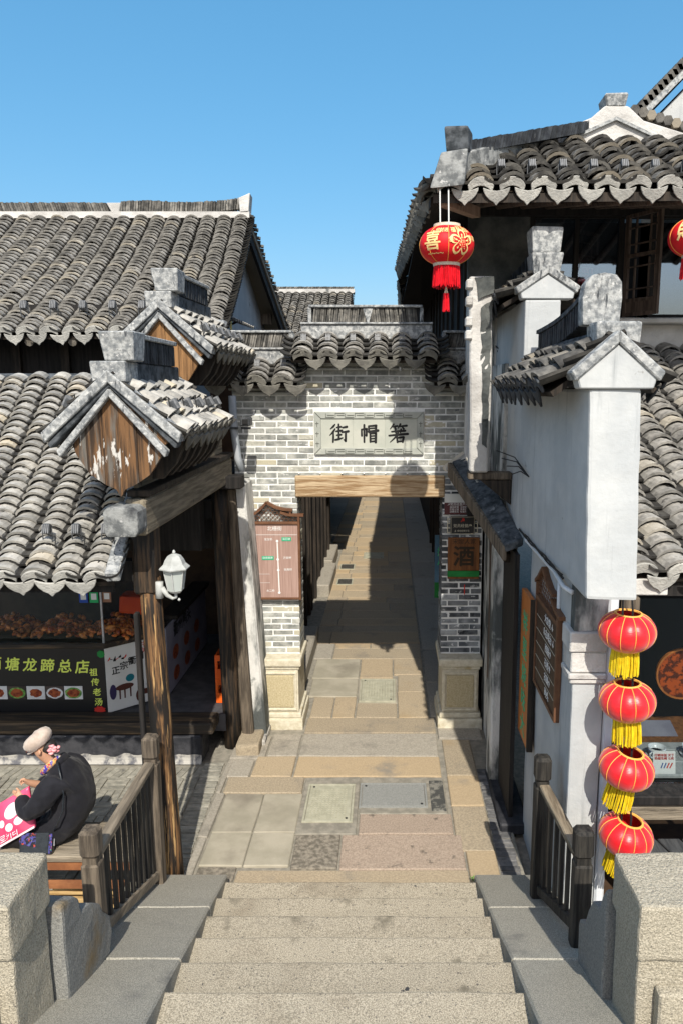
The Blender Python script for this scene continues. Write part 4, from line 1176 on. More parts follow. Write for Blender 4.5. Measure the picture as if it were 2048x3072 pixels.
# upper storey
obj('upper_wall', MB().box(-8, -2.62, 9.62, 9.75, 3.4, 5.1), 'wood_black', sh)
for i in range(8):
    xx = -7.2 + i * .62
    obj('upper_post', MB().box(xx - .05, xx + .05, 9.56, 9.64, 4.15, 4.95), 'wood_dark', sh)
obj('upper_sill', MB().box(-7.6, -2.8, 9.26, 9.64, 4.14, 4.235), 'cap_stone_dark', sh, bevel=.01)
obj('flashing', MB().prism([(-7.0, 7.50, 4.10), (-7.0, 7.72, 4.21), (-7.0, 7.72, 4.13), (-7.0, 7.50, 4.05)], (4.68, 0, 0)), 'cap_stone_dark', sh)
roof(sh, (-7.15, 9.0, 4.68), (-1.98, 9.0, 4.71), (-7.45, 12.8, 6.79), (-2.28, 12.8, 6.79), 19, 42, sag=.10, tm='tile', pm='tile_pan_shaded', dm='drip', name='upper_roof', th=.026, dscale=.85)
for i in range(10):
    xx = -6.9 + i * .52
    obj('rafter', MB().tube([(xx, 9.05, 4.60), (xx - .1, 10.0, 5.08)], .05, 8), 'rafter_end', sh)
# back slope and verge
g = MB().hexa([(-7.4, 12.75, 6.70), (-2.28, 12.75, 6.70), (-2.05, 17.2, 4.55), (-7.2, 17.2, 4.55), (-7.4, 12.8, 6.80), (-2.28, 12.8, 6.80), (-2.05, 17.25, 4.65), (-7.2, 17.25, 4.65)])
obj('back_roof', g, 'tile_dark', sh)
g = MB()
for i in range(46):
    f = i / 45
    p = V((-2.26, 12.75, 6.86)).lerp(V((-2.03, 17.3, 4.70)), f)
    g.beam(p + V((-.15, 0, 0)), p + V((R.uniform(.0, .05), .03, -.03)), .13, .035)
obj('verge_tiles', g, 'tile_dark', sh, kind='stuff')
obj('verge_board', MB().beam((-2.33, 12.7, 6.64), (-2.12, 17.0, 4.52), .05, .16), 'wood_black', sh)
obj('verge_board', MB().beam((-2.36, 12.7, 6.64), (-2.12, 9.05, 4.60), .05, .13), 'wood_black', sh)
g = MB().prism([(-2.56, 9.4, 3.3), (-2.56, 16.6, 3.3), (-2.50, 16.6, 4.66), (-2.56, 12.8, 6.66), (-2.56, 9.75, 4.98), (-2.56, 9.4, 4.80)], (-.25, 0, 0))
obj('gable_wall', g, 'plaster', sh)
obj('gable_timber', MB().beam((-2.545, 10.6, 5.55), (-2.545, 10.75, 4.5), .03, .08, up=(1, 0, 0)), 'wood_dark', sh)
obj('purlin_end', MB().box(-2.56, -2.32, 15.0, 15.15, 5.3, 5.5), 'wood_grey', sh)
obj('eave_plaster', MB().box(-2.14, -1.93, 8.94, 9.3, 4.60, 4.86).rough(.03, 5), 'cap_stone', sh, bevel=.06, seg=2)
# ridge
obj('ridge_base', MB().box(-7.5, -2.27, 12.68, 12.95, 6.80, 6.90).rough(.012, 5), 'plaster_old', sh)
cv = lambda f: .05 * max(0, (f - .72) / .28) ** 2 + .012 * math.sin(f * 9)
slats(sh, (-7.5, 12.8, 6.90), (-4.55, 12.8, 6.90), .15, .16, 'ridge_tile', pitch=.042, lean=-.32, name='ridge_tiles')
slats(sh, (-4.38, 12.8, 6.90), (-2.42, 12.8, 6.90), .17, .16, 'ridge_tile', pitch=.042, lean=.12, name='ridge_tiles', curve=cv)
obj('ridge_wedge', MB().prism([(-4.52, 12.70, 6.89), (-4.40, 12.70, 6.89), (-4.36, 12.70, 7.04), (-4.60, 12.70, 7.04)], (0, .2, 0)), 'plaster_old', sh, bevel=.01)
obj('ridge_end', MB().hexa([(-2.42, 12.66, 6.89), (-2.29, 12.66, 6.89), (-2.29, 12.94, 6.89), (-2.42, 12.94, 6.89), (-2.44, 12.66, 7.10), (-2.25, 12.66, 7.18), (-2.25, 12.94, 7.18), (-2.44, 12.94, 7.10)]).rough(.02, 6), 'plaster_old', sh, bevel=.01)
# ground floor
obj('stone_base', MB().box(-8, -2.05, 7.58, 7.9, -.02, .30).rough(.006, 3), 'stone_dark', sh, bevel=.02)
g = MB().grid(lambda u, v: V((-8 + 5.95 * u, 7.545 + (.03 * (1 - v)) - .05 * (1 - v) ** 2, .0 + .10 * v + .045 * v * noise.noise(V((u * 40, 0, 0))))), 120, 3)
obj('splashed_plaster', g, 'quay_plaster', sh)
obj('timber_sill', MB().box(-8, -1.93, 7.60, 7.92, .305, .435).rough(.004, 3), 'wood_sill', sh, bevel=.015)
obj('shop_floor', MB().box(-8, -1.85, 7.92, 10.9, .2, .40), 'grey_floor', sh)
obj('shop_back_wall', MB().box(-8, -1.75, 10.7, 10.85, .4, 4.1), 'interior_brown', sh)
obj('lane_wall', MB().box(-1.62, -1.47, 9.06, 13.2, 0, 3.3), 'wood_black', sh)
for i in range(7):
    obj('lane_wall_post', MB().box(-1.475, -1.42, 9.2 + i * .62, 9.3 + i * .62, .0, 3.3), 'wood_dark', sh)
obj('ceiling', MB().box(-8, -1.9, 8.2, 10.8, 2.95, 3.05), 'wood_black', sh)
obj('fascia_beam', MB().box(-8, -2.0, 7.72, 7.9, 2.35, 2.95), 'wood_black', sh)
obj('door_board', MB().box(-2.45, -1.95, 8.15, 8.2, 2.28, 2.98), 'wood_black', sh)
# little awning and window by the gable
t = thing('side_awning', (-2.2, 10.4, 4.6), 'thin corrugated awning on the white gable wall', 'awning')
g = MB().grid(lambda u, v: V((-2.53 + .5 * v, 10.0 + 1.5 * u, 5.14 - .17 * v + .012 * math.sin(u * 60))), 40, 3)
g2 = MB().add([(x, y, z_ - .02) for x, y, z_ in g.v], [f[::-1] for f in g.f]); g.add(g2.v, g2.f)
obj('awning_sheet', g, 'awning', t)
obj('awning_strut', MB().tube([(-2.53, 10.7, 4.8), (-2.1, 10.7, 5.0)], .018, 6), 'wood_dark', t)
t = thing('casement', (-2.3, 9.9, 4.4), 'small open window with yellow frame beside the white gable wall', 'window')
for a, b in (((-2.52, 4.42), (-2.47, 4.93)), ((-2.16, 4.42), (-2.05, 4.93)), ((-2.47, 4.87), (-2.16, 4.93)), ((-2.47, 4.42), (-2.16, 4.47))):
    obj('frame_bar', MB().box(a[0], b[0], 9.9, 9.95, a[1], b[1]), 'yellow_frame', t, bevel=.004)
obj('pane', MB().box(-2.47, -2.16, 9.92, 9.93, 4.47, 4.87), 'reflect_glass', t)

# house number plate
t = thing('number_plate', (-2.3, 8.1, 2.7), 'small white house number plate reading 54 under the dark beam', 'plate')
obj('plate', MB().prism([(-2.44, 8.11, 2.74), (-2.39, 8.11, 2.70), (-2.26, 8.11, 2.70), (-2.235, 8.11, 2.73), (-2.245, 8.11, 2.86), (-2.43, 8.11, 2.86)], (0, .012, 0)), 'lamp_white', t)
text('number', '54', .066, (-2.335, 8.108, 2.735), RT, UP, 'print_red', t, bold=.002)
text('lettering', '西塘镇\n北栅街', .036, (-2.335, 8.108, 2.81), RT, UP, 'print_red', t, line=.85)

# food counter
fc = thing('food_counter', (-4.3, 8.2, .4), 'black shop counter with lime lettering and food pictures behind the sill', 'counter')
obj('front_panel', MB().box(-6.2, -3.19, 7.92, 7.95, .41, 1.19), 'sign_black', fc)
obj('counter_top', MB().prism([(-6.2, 7.88, 1.19), (-3.17, 7.88, 1.19), (-2.74, 8.28, 1.19), (-2.74, 8.75, 1.19), (-6.2, 8.75, 1.19)], (0, 0, .06)), 'wood_sill', fc, bevel=.01)
obj('counter_body', MB().prism([(-6.2, 7.955, .405), (-3.2, 7.955, .405), (-2.80, 8.33, .405), (-2.80, 8.7, .405), (-6.2, 8.7, .405)], (0, 0, .78)), 'wood_black', fc)
xs5 = [(-4.62, '西'), (-4.235, '塘'), (-4.06 + .02, '龙'), (-3.855 + .01, '蹄'), (-3.645, '总'), (-3.44, '店')]
for k_, ch in enumerate('塘龙蹄总店'):
    xx = -4.23 + k_ * .196
    text('character', ch, .165, (xx, 7.916, .99 - .008 * k_), (1, 0, .03), (.12, 0, 1), 'letter_lime', fc, bold=.0035)
text('character', '西', .165, (-4.43, 7.916, 1.0), (1, 0, .03), (.12, 0, 1), 'letter_lime', fc, bold=.0035)
for k_, ch in enumerate('祖传老汤'):
    text('character', ch, .095, (-3.325 + .012 * k_, 7.916, .90 - k_ * .118), (1, 0, .02), (.08, 0, 1), 'letter_lime', fc, bold=.0018)
for k_ in range(5):
    xx = -4.42 + k_ * .213 - .1
    dm_ = ('photo_dish', 'photo_dark', 'photo_dish', 'photo_dark', 'photo_dish')[k_]
    ph = obj('food_picture', MB().box(xx, xx + .205, 7.914, 7.92, .585, .74), dm_, fc)
    cxp, czp = xx + .1025, .66
    def disc(rx, rz, y, m, nm, sd, wob=.08):
        g = MB()
        n = 18
        P = [(cxp + math.cos(2 * PI * i / n) * rx * (1 + wob * noise.noise(V((i * .7, sd, 0)))), y, czp + math.sin(2 * PI * i / n) * rz * (1 + wob * noise.noise(V((i * .7, sd, 3))))) for i in range(n)]
        return obj(nm, MB().prism(P[::-1], (0, .001, 0)), m, ph)
    disc(.095, .066, 7.9125, 'photo_leaf' if k_ in (1, 4) else 'photo_dish', 'printed_plate', k_, .12)
    disc(.07, .05, 7.911, 'photo_meat', 'printed_meat', k_ + 9, .35)
obj('printed_clover', MB().lathe([(.045, 0), (.045, .002)], (0, 0, 0), 7), 'sign_green', fc).matrix_local = Matrix.Translation(V((-3.225, 7.914, 1.12)) - wloc(fc)) @ Matrix.Rotation(PI / 2, 4, 'X')
obj('printed_blossom', MB().prism([(-3.28 + .055 * math.cos(2 * PI * i / 16) * (1 + .3 * (i % 2)), 7.914, .46 + .035 * math.sin(2 * PI * i / 16) * (1 + .3 * (i % 2))) for i in range(16)][::-1], (0, .001, 0)), 'print_red', fc)
# slanted side with the painted poster
a = V((-3.185, 7.915, .42)); b = V((-2.765, 8.30, .42)); dd = (b - a).normalized(); nn = V((dd.y, -dd.x, 0))
po = obj('poster', MB().prism([a, b, b + V((0, 0, .76)), a + V((0, 0, .76))], -nn * .01), 'poster_white', fc)
def pp(u, v, o=.0015): return a + dd * ((b - a).length * u) + V((0, 0, .76 * v)) + nn * o
for k_, ch in enumerate('正宗衢州'):
    text('character', ch, .10, pp(.2 + .17 * k_, .62 + .045 * k_), dd, UP, 'ink', po, bold=.002)
text('seal', '中原\n美食', .075, pp(.87, .88), dd, UP, 'print_red', po)
def blob(cu, cv, ru, rv, m, nm, n=14, wob=.2, sd=0):
    P = [pp(cu + ru * math.cos(2 * PI * i / n) * (1 + wob * noise.noise(V((i, sd, 1)))), cv + rv * math.sin(2 * PI * i / n) * (1 + wob * noise.noise(V((i, sd, 5))))) for i in range(n)]
    return obj(nm, MB().add(P, [tuple(range(n))]), m, po, fix=False)
blob(.36, .34, .19, .05, 'paint_brown', 'painted_table', sd=1); blob(.12, .30, .07, .12, 'paint_purple', 'painted_diner', sd=2); blob(.48, .46, .09, .06, 'paint_blue', 'painted_diner', sd=3)
blob(.80, .18, .17, .045, 'paint_brown', 'painted_table', sd=4); blob(.66, .14, .08, .1, 'paint_brown', 'painted_diner', sd=5); blob(.95, .5, .06, .04, 'photo_meat', 'painted_fowl', sd=6)
for u0 in (.24, .34, .46):
    obj('painted_leg', MB().add([pp(u0, .16), pp(u0 + .03, .16), pp(u0 + .035, .32), pp(u0, .32)], [(0, 1, 2, 3)]), 'paint_brown', po, fix=False)
for k_ in range(7):
    u0 = .05 + k_ * .055
    obj('painted_branch', MB().add([pp(u0, .79 + .02 * math.sin(k_ * 2)), pp(u0 + .055, .80 + .03 * math.sin(k_ * 2 + 1)), pp(u0 + .05, .83 + .03 * math.cos(k_ * 3)), pp(u0, .81 + .02 * math.sin(k_ * 2))], [(0, 1, 2, 3)]), 'ink' if k_ % 3 else 'print_red', po, fix=False)
# glass case
ZC0, ZC1 = 1.252, 1.93
for p0, p1, nm in ((V((-6.2, 7.91, 0)), V((-3.19, 7.91, 0)), 'glass_pane'), (V((-3.185, 7.915, 0)), V((-2.76, 8.30, 0)), 'glass_pane')):
    d_ = (p1 - p0).normalized(); n_ = V((-d_.y, d_.x, 0)) * .006
    obj(nm, MB().hexa([p0 + V((0, 0, ZC0)), p1 + V((0, 0, ZC0)), p1 + n_ + V((0, 0, ZC0)), p0 + n_ + V((0, 0, ZC0)), p0 + V((0, 0, ZC1)), p1 + V((0, 0, ZC1)), p1 + n_ + V((0, 0, ZC1)), p0 + n_ + V((0, 0, ZC1))]), 'case_glass', fc)
obj('case_rail', MB().beam((-6.2, 7.92, ZC1 + .01), (-3.18, 7.92, ZC1 + .01), .03, .02), 'steel', fc)
obj('case_rail', MB().beam((-3.18, 7.92, ZC1 + .01), (-2.75, 8.30, ZC1 + .01), .03, .02), 'steel', fc)
obj('case_lip', MB().beam((-6.2, 7.915, ZC0 + .03), (-3.18, 7.915, ZC0 + .03), .02, .07), 'case_glass', fc)
obj('case_edge', MB().box(-3.195, -3.175, 7.905, 7.925, ZC0, ZC1), 'steel', fc)
# heaps of cooked food, each piece a lump
for (x0, x1, nm, lb) in ((-4.75, -4.1, 'food_heap', 'heap of dark braised meat in the glass counter under the lime sign'), (-4.08, -3.55, 'food_heap', 'heap of small snails and meat next to the braised heap'), (-3.5, -2.95, 'food_heap', 'heap of reddish crayfish behind the slanted glass')):
    g = MB()
    for i in range(150):
        x = R.uniform(x0, x1); y = R.uniform(8.0, 8.55)
        z_ = 1.27 + .13 * (1 - ((x - (x0 + x1) / 2) / (x1 - x0) * 2) ** 2) * R.uniform(.3, 1)
        s_ = R.uniform(.018, .035)
        ax = V((R.uniform(-1, 1), R.uniform(-1, 1), R.uniform(-.3, .5))).normalized() * s_ * 1.7
        p = V((x, y, z_)); g.tube([p - ax, p - ax * .3 + V((0, 0, s_ * .4)), p + ax * .5 + V((0, 0, s_ * .3)), p + ax], [s_ * .4, s_, s_ * .9, s_ * .3], 6)
    obj(nm, g, 'cooked_meat', kind='stuff', smooth=True)
obj('red_bag', MB().box(-3.12, -2.82, 8.25, 8.5, 1.48, 1.68).rough(.05, 6), 'red_cloth', label='crumpled orange-red plastic bag lying on the crayfish heap', cat='bag', bevel=.03, seg=2)
for x0, m, lb in ((-3.42, 'pay_blue', 'blue payment sticker on the counter glass beside the green one'), (-3.305, 'pay_green', 'green payment sticker on the counter glass'), (-3.17, 'pay_brown', 'brown payment sticker on the slanted counter glass')):
    t = thing('payment_sticker', (x0, 7.9, 1.72), lb, 'sticker')
    yb = 7.904 if x0 < -3.2 else 7.925
    obj('card', MB().box(x0, x0 + .095, yb - .003, yb, 1.72, 1.90), m, t)
    obj('white_field', MB().box(x0 + .018, x0 + .077, yb - .005, yb - .003, 1.755, 1.825), 'print_white', t)
    obj('header', MB().box(x0 + .01, x0 + .085, yb - .005, yb - .003, 1.88, 1.893), 'print_white', t)
# long side counter running into the shop
sc2 = thing('side_counter', (-2.65, 9.2, .4), 'long dim counter with printed panels running into the dark shop', 'counter')
obj('side_panel', MB().box(-2.66, -2.64, 8.4, 10.3, .42, 1.25), 'poster_dim', sc2)
obj('side_body', MB().box(-2.8, -2.665, 8.75, 10.35, .40, 1.24), 'wood_black', sc2)
obj('side_top', MB().box(-2.84, -2.60, 8.76, 10.4, 1.252, 1.30), 'wood_dark', sc2)
for k_ in range(3):
    for j in range(2):
        P = [(-2.636, 8.75 + k_ * .5 + .13 * math.cos(2 * PI * i / 14), .58 + j * .27 + .09 * math.sin(2 * PI * i / 14)) for i in range(14)]
        obj('printed_dish', MB().add(P, [tuple(range(14))]), 'photo_meat', sc2, fix=False)
text('lettering', '衢州鸭头', .2, (-2.636, 9.1, 1.12), (0, 1, 0), UP, 'ink', sc2, bold=.003)

# orange crates
def crate(z0, label):
    x0, x1, y0, y1 = -2.03, -1.72, 8.22, 8.55
    t = thing('drinks_crate', ((x0 + x1) / 2, (y0 + y1) / 2, z0), label, 'crate')
    h = .29
    obj('base', MB().box(x0, x1, y0, y1, z0, z0 + .02), 'crate', t)
    for a, b, c, d in ((x0, x1, y0, y0 + .015), (x0, x1, y1 - .015, y1), (x0, x0 + .015, y0 + .015, y1 - .015), (x1 - .015, x1, y0 + .015, y1 - .015)):
        obj('side', MB().box(a, b, c, d, z0 + .02, z0 + .12), 'crate', t)
        obj('rim', MB().box(a, b, c, d, z0 + .22, z0 + h), 'crate', t)
    for x_ in (x0, x1 - .03):
        for y_ in (y0, y1 - .03):
            obj('corner', MB().box(x_ - .002, x_ + .032, y_ - .002, y_ + .032, z0, z0 + h + .004), 'crate', t, bevel=.005)
    text('lettering', '爱\n啤', .05, (x0 + .15, y0 - .002, z0 + .1), RT, UP, 'print_white', t, line=.8)
crate(.405, 'orange plastic drinks crate standing on the shop floor beside the dark post')
crate(.70, 'orange plastic drinks crate stacked on another beside the dark post')

# wall lamp on the post
lp = thing('wall_lamp', (-1.65, 5.5, 2.5), 'white six-sided lamp on a bracket from the timber post', 'lamp')
def hexring(r, z, c): return [(c[0] + .86 * r * math.cos(PI / 3 * k + PI / 6), c[1] + .86 * r * math.sin(PI / 3 * k + PI / 6), 2.515 + (z - 2.515) * .9) for k in range(6)]
c = (-1.635, 5.50)
def hexloft(rs, name, m, bevel=0):
    g = MB()
    n0 = len(rs)
    for r, z_ in rs: g.v += hexring(r, z_, c)
    for i in range(n0 - 1):
        for k in range(6): g.f.append([i * 6 + k, i * 6 + (k + 1) % 6, (i + 1) * 6 + (k + 1) % 6, (i + 1) * 6 + k])
    g.f.append(list(range(6))[::-1]); g.f.append([(n0 - 1) * 6 + k for k in range(6)])
    return obj(name, g, m, lp, bevel=bevel)
hexloft([(.064, 2.535), (.098, 2.725)], 'glass_body', 'lamp_glass')
hexloft([(.135, 2.722), (.138, 2.732), (.1, 2.765), (.085, 2.80), (.06, 2.835), (.02, 2.852)], 'cap', 'lamp_white')
obj('finial', MB().lathe([(.008, 2.815), (.013, 2.826), (.011, 2.838), (.004, 2.848)], (c[0], c[1], 0), 10), 'lamp_white', lp, smooth=True)
hexloft([(.05, 2.515), (.068, 2.535)], 'foot', 'lamp_white')
for k in range(6):
    p0 = V(hexring(.066, 2.535, c)[k]); p1 = V(hexring(.1, 2.725, c)[k])
    obj('rib', MB().tube([p0, p1], .006, 5), 'lamp_white', lp)
obj('arm', MB().tube([(-1.74, 5.5, 2.55), (-1.70, 5.5, 2.49), (-1.66, 5.5, 2.465), (-1.635, 5.5, 2.475), (-1.635, 5.5, 2.52)], [.022, .018, .013, .012, .012], 8), 'lamp_white', lp, smooth=True)
obj('wall_plate', MB().tube([(-1.762, 5.5, 2.47), (-1.758, 5.5, 2.60)], .03, 10), 'lamp_white', lp, smooth=True)
obj('drop', MB().lathe([(.004, 2.445), (.012, 2.455), (.006, 2.468)], (-1.612, 5.5, 0), 8), 'lamp_white', lp)

# ------------------------------------------------------------------ fences
def fence(name, far, near, ztop, m_post, m_rail, m_bal, zf, zn, label, nb=7):
    far = V(far); near = V(near)
    t = thing(name, ((far.x + near.x) / 2, (far.y + near.y) / 2, zf), label, 'fence')
    def post(p, zb, zt, nm):
        w = .054
        o = obj(nm, MB().box(p.x - w, p.x + w, p.y - w, p.y + w, zb, zt - .22), m_post, t, bevel=.012)
        obj('neck', MB().box(p.x - w * .8, p.x + w * .8, p.y - w * .8, p.y + w * .8, zt - .219, zt - .18), m_post, o)
        obj('head', MB().box(p.x - w * 1.05, p.x + w * 1.05, p.y - w * 1.05, p.y + w * 1.05, zt - .179, zt), m_post, o, bevel=.02)
    post(far, zf, ztop, 'post'); post(near, zn, ztop, 'post')
    d = (near - far).normalized(); a = far + d * .06; b = near - d * .06
    zt = ztop - .21
    za, zb = zf + .12, zn + .10
    obj('top_rail', MB().beam((a.x, a.y, zt), (b.x, b.y, zt), .075, .05), m_rail, t, bevel=.008)
    obj('bottom_rail', MB().beam((a.x, a.y, za), (b.x, b.y, zb), .06, .07), m_rail if m_rail != 'wood_rail' else 'wood_fence_dark', t, bevel=.006)
    for i in range(nb):
        f = (i + .5) / nb
        p = a.lerp(b, f); z0 = za + (zb - za) * f + .03
        obj('baluster', MB().box(p.x - .012, p.x + .012, p.y - .022, p.y + .022, z0, zt - .02), m_bal, t, bevel=.004)
    return t
fence('stair_fence', (-1.82, 5.28, 0), (-1.80, 4.08, 0), 1.45, 'wood_grey', 'wood_greyy', 'wood_fence_dark', .19, .62, 'grey weathered timber fence beside the stairs next to the bench', 10)
fence('stair_fence', (1.10, 4.94, 0), (1.165, 4.06, 0), 1.46, 'wood_fence_dark', 'wood_rail', 'wood_fence_dark', .32, .66, 'black timber fence beside the stairs under the white wall', 6)

# ------------------------------------------------------------------ stone newels and drum stones of the bridge rail
def newel(side, xf, label):
    t = thing('stone_newel', (xf + side * .25, 3.0, 1.0), label, 'stone post')
    e = xf + side * .75
    x0, x1 = sorted((xf, e))
    obj('cap_block', MB().box(x0, x1, 2.96, 3.36, 1.50, 1.78), 'newel_granite', t, bevel=.018, seg=2, wear=(.007, 5, .09))
    i0, i1 = sorted((xf + side * .02, e))
    obj('shaft', MB().box(i0, i1, 3.0, 3.34, .6, 1.497), 'newel_granite', t, bevel=.014, seg=2, wear=(.006, 5, .1))
    j0, j1 = sorted((xf + side * .10, e))
    obj('inset_panel', MB().box(j0, j1, 2.93, 3.0, .6, 1.36).rough(.004, 4), 'newel_granite', t, bevel=.01)
    k0, k1 = sorted((xf + side * .12, e))
    obj('rail_slab', MB().box(k0, k1, 1.2, 2.928, .9, 1.22), 'newel_granite', t, bevel=.012)
newel(-1, -1.70, 'granite end post of the bridge rail beside the bench')
newel(1, 1.12, 'granite end post of the bridge rail beside the red lanterns')
def drum(x0, x1, pts, label):
    g = MB().prism([(x0, y_, z_) for y_, z_ in pts], (x1 - x0, 0, 0))
    obj('drum_stone', g, 'drum_stone', label=label, cat='carved stone', bevel=.02, seg=2, wear=(.007, 5, .12))
drum(-1.86, -1.66, [(3.37, 1.47), (3.42, 1.46), (3.54, 1.40), (3.58, 1.36), (3.605, 1.27), (3.70, 1.24), (3.82, 1.14), (3.86, 1.06), (3.96, .96), (3.985, .84), (3.93, .72), (3.37, .86)], 'curved drum stone ending the bridge rail below the timber bench')
drum(1.10, 1.28, [(3.37, 1.56), (3.40, 1.54), (3.44, 1.47), (3.47, 1.38), (3.60, 1.33), (3.69, 1.20), (3.74, 1.09), (3.84, 1.03), (3.87, .96), (3.83, .72), (3.37, .86)], 'curved drum stone ending the bridge rail below the black fence')

# ------------------------------------------------------------------ bench and firewood
bn = thing('bench', (-3.2, 5.42, 0), 'long grey plank bench beside the fence with a seated person', 'bench')
for j, (y0, y1) in enumerate(((5.17, 5.40), (5.405, 5.64))):
    obj('seat_plank', MB().box(-6.5, -1.96, y0, y1, .455, .51).rough(.003, 3), 'wood_greyx', bn, bevel=.008)
for xx in (-2.25, -3.4, -4.6):
    for yy in (5.22, 5.56): obj('leg', MB().box(xx - .035, xx + .035, yy - .03, yy + .03, -.02, .454), 'wood_grey', bn)
obj('apron', MB().box(-6.4, -2.0, 5.19, 5.215, .38, .454), 'rust_wood', bn)
fwr = thing('firewood_rack', (-2.5, 5.1, 0), 'low rusty rack of split firewood under the bench', 'rack')
for xx in (-2.62, -2.26, -2.02): obj('upright', MB().box(xx - .018, xx + .018, 4.99, 5.03, -.3, .37), 'rust_wood', fwr)
obj('rail', MB().box(-3.0, -1.98, 4.985, 5.035, .372, .41), 'rust_wood', fwr); obj('rail', MB().box(-3.0, -1.98, 4.995, 5.03, -.02, .012), 'rust_wood', fwr)
for i in range(22):
    r_, c_ = divmod(i, 3)
    z_ = -.05 + r_ * .055; y_ = 5.06 + c_ * .045
    x0 = R.uniform(-2.62, -2.5); x1 = R.uniform(-2.12, -2.04); s_ = R.uniform(.02, .028)
    tw = R.uniform(-.02, .02)
    g = MB().prism([(x0, y_ - s_, z_ - s_ + tw), (x0, y_ + s_, z_ - s_ * .6), (x0, y_ + s_ * .4, z_ + s_), (x0, y_ - s_ * .8, z_ + s_ * .7)], (x1 - x0, R.uniform(-.02, .02), R.uniform(-.012, .012)))
    obj('firewood_log', g, 'logs', label='split yellow firewood log stacked in the rack under the bench', cat='firewood', group='firewood logs in the rack', bevel=.004)
# ------------------------------------------------------------------ the white stepped wall on the right
ww = thing('white_wall', (1.33, 6.3, 0), 'white stepped fire wall with two small tiled gable caps beside the stairs', 'wall')
XL, XR = 1.17, 1.48
g = MB().hexa([(XL + .02, 4.32, 2.79), (XR + .02, 4.32, 2.79), (XR, 6.62, 2.79), (XL, 6.62, 2.79), (XL, 4.40, 4.06), (XR, 4.40, 4.06), (XR, 6.62, 4.06), (XL, 6.62, 4.06)])
g.v = [tuple(V(p) + V((0, 0, 0))) for p in g.v]
obj('near_wall', g, 'plaster', ww, bevel=.022, seg=2, wear=(.012, 1.6, .14))
obj('far_wall', MB().box(XL, XR, 6.60, 8.45, 2.79, 4.82), 'plaster', ww, bevel=.018, seg=2, wear=(.010, 1.6, .16))
obj('lower_wall', MB().box(1.25, 1.47, 4.80, 6.38, -.1, 2.785), 'plaster', ww, bevel=.018, seg=2, wear=(.008, 1.6, .16))
for z0, z1, d in ((2.30, 2.44, .035), (2.15, 2.296, .02), (2.105, 2.147, .035), (2.07, 2.103, .022)):
    obj('pilaster_band', MB().box(1.25 - d, 1.47, 4.80 - d, 5.0, z0, z1), 'plaster_old', ww, bevel=.008)
obj('pilaster_top_band', MB().box(1.247, 1.47, 4.796, 4.9, 2.442, 2.786), 'plaster_stained', ww)  # blotchy plaster, dark to pale, at the top of the pilaster
def white_cap(y0, y1, zb, za, x0, x1, blocks, n, nr):
    xc = (x0 + x1) / 2
    obj('pediment', MB().prism([(x0 + .04, y0 - .03, zb), (x1 - .04, y0 - .03, zb), (x1 - .02, y0 - .03, zb + .07), (xc, y0 - .03, za - .02), (x0 + .02, y0 - .03, zb + .07)], (0, .14, 0)).rough(.003, 5), 'plaster', ww, bevel=.008)
    for s in (-1, 1):
        e = x0 if s < 0 else x1
        P = [(xc, y0 - .05, za + .06), (e - s * -.02, y0 - .05, zb + .10), (e - s * .01, y0 - .05, zb + .045), (xc, y0 - .05, za - .015)]
        obj('barge_stone', MB().prism(P, (0, .2, 0)).rough(.004, 6), 'cap_stone', ww, bevel=.008)
    ze = zb + .03
    roof(ww, (x0 - .115, y1, ze - .02), (x0 - .115, y0 + .14, ze - .02), (xc, y1, za + .0), (xc, y0 + .14, za + .0), n, nr, tm='tile_dark', pm='tile_pan_shaded', dm='ridge_black', name='cap_slope', th=.026, jit=1.6, dscale=.95)  # near-black eave tiles: shade under a grazing sun put into the colour
    roof(ww, (x1 + .06, y0 + .14, ze), (x1 + .06, y1, ze), (xc, y0 + .14, za), (xc, y1, za), n, nr, tm='tile_dark', pm='tile_pan_shaded', dm='ridge_black', name='cap_slope', th=.026, jit=1.6)
    for (a, b, c, d, e, f, fl) in blocks:
        obj('ridge_stone', MB().hexa([(a + fl, c, e), (b - fl, c, e), (b - fl, d, e), (a + fl, d, e), (a, c - fl * .6, f), (b, c - fl * .6, f), (b, d, f), (a, d, f)]).rough(.008, 6), 'cap_stone', ww, bevel=.02, seg=2)
white_cap(4.40, 6.5, 4.055, 4.33, 1.07, 1.58, ((1.22, 1.50, 4.50, 4.74, 4.27, 4.455, .012),), 9, 3)
# rounded upright stone and rising black ridge of the near cap
P = [(1.19, 4.457)] + [(1.31 + .13 * math.cos(a), 4.66 + .095 * math.sin(a)) for a in [PI - PI * i / 8 for i in range(9)]] + [(1.43, 4.457)]
P = [(1.18, 4.44), (1.175, 4.6), (1.19, 4.69), (1.23, 4.74), (1.31, 4.755), (1.38, 4.745), (1.415, 4.70), (1.42, 4.6), (1.41, 4.44)]
obj('ridge_upright', MB().prism([(x, 4.66, z_) for x, z_ in P], (0, .12, 0)).rough(.006, 7), 'cap_stone', ww, bevel=.02, seg=2)
slats(ww, (1.325, 6.45, 4.36), (1.325, 4.8, 4.40), .15, .13, 'ridge_black', pitch=.034, lean=.0, curve=lambda f: .14 * f ** 3)
obj('ridge_base', MB().box(1.26, 1.39, 4.75, 6.45, 4.28, 4.40), 'cap_stone_dark', ww, bevel=.01)
g = MB()
for i in range(8):
    f0, f1 = i / 8, (i + 1) / 8
    g.beam((1.325, 6.47 - 1.7 * f0, 4.53 + .04 * f0 + .14 * f0 ** 3), (1.325, 6.47 - 1.7 * f1, 4.53 + .04 * f1 + .14 * f1 ** 3), .15, .03)
obj('ridge_top', g, 'cap_stone_dark', ww)
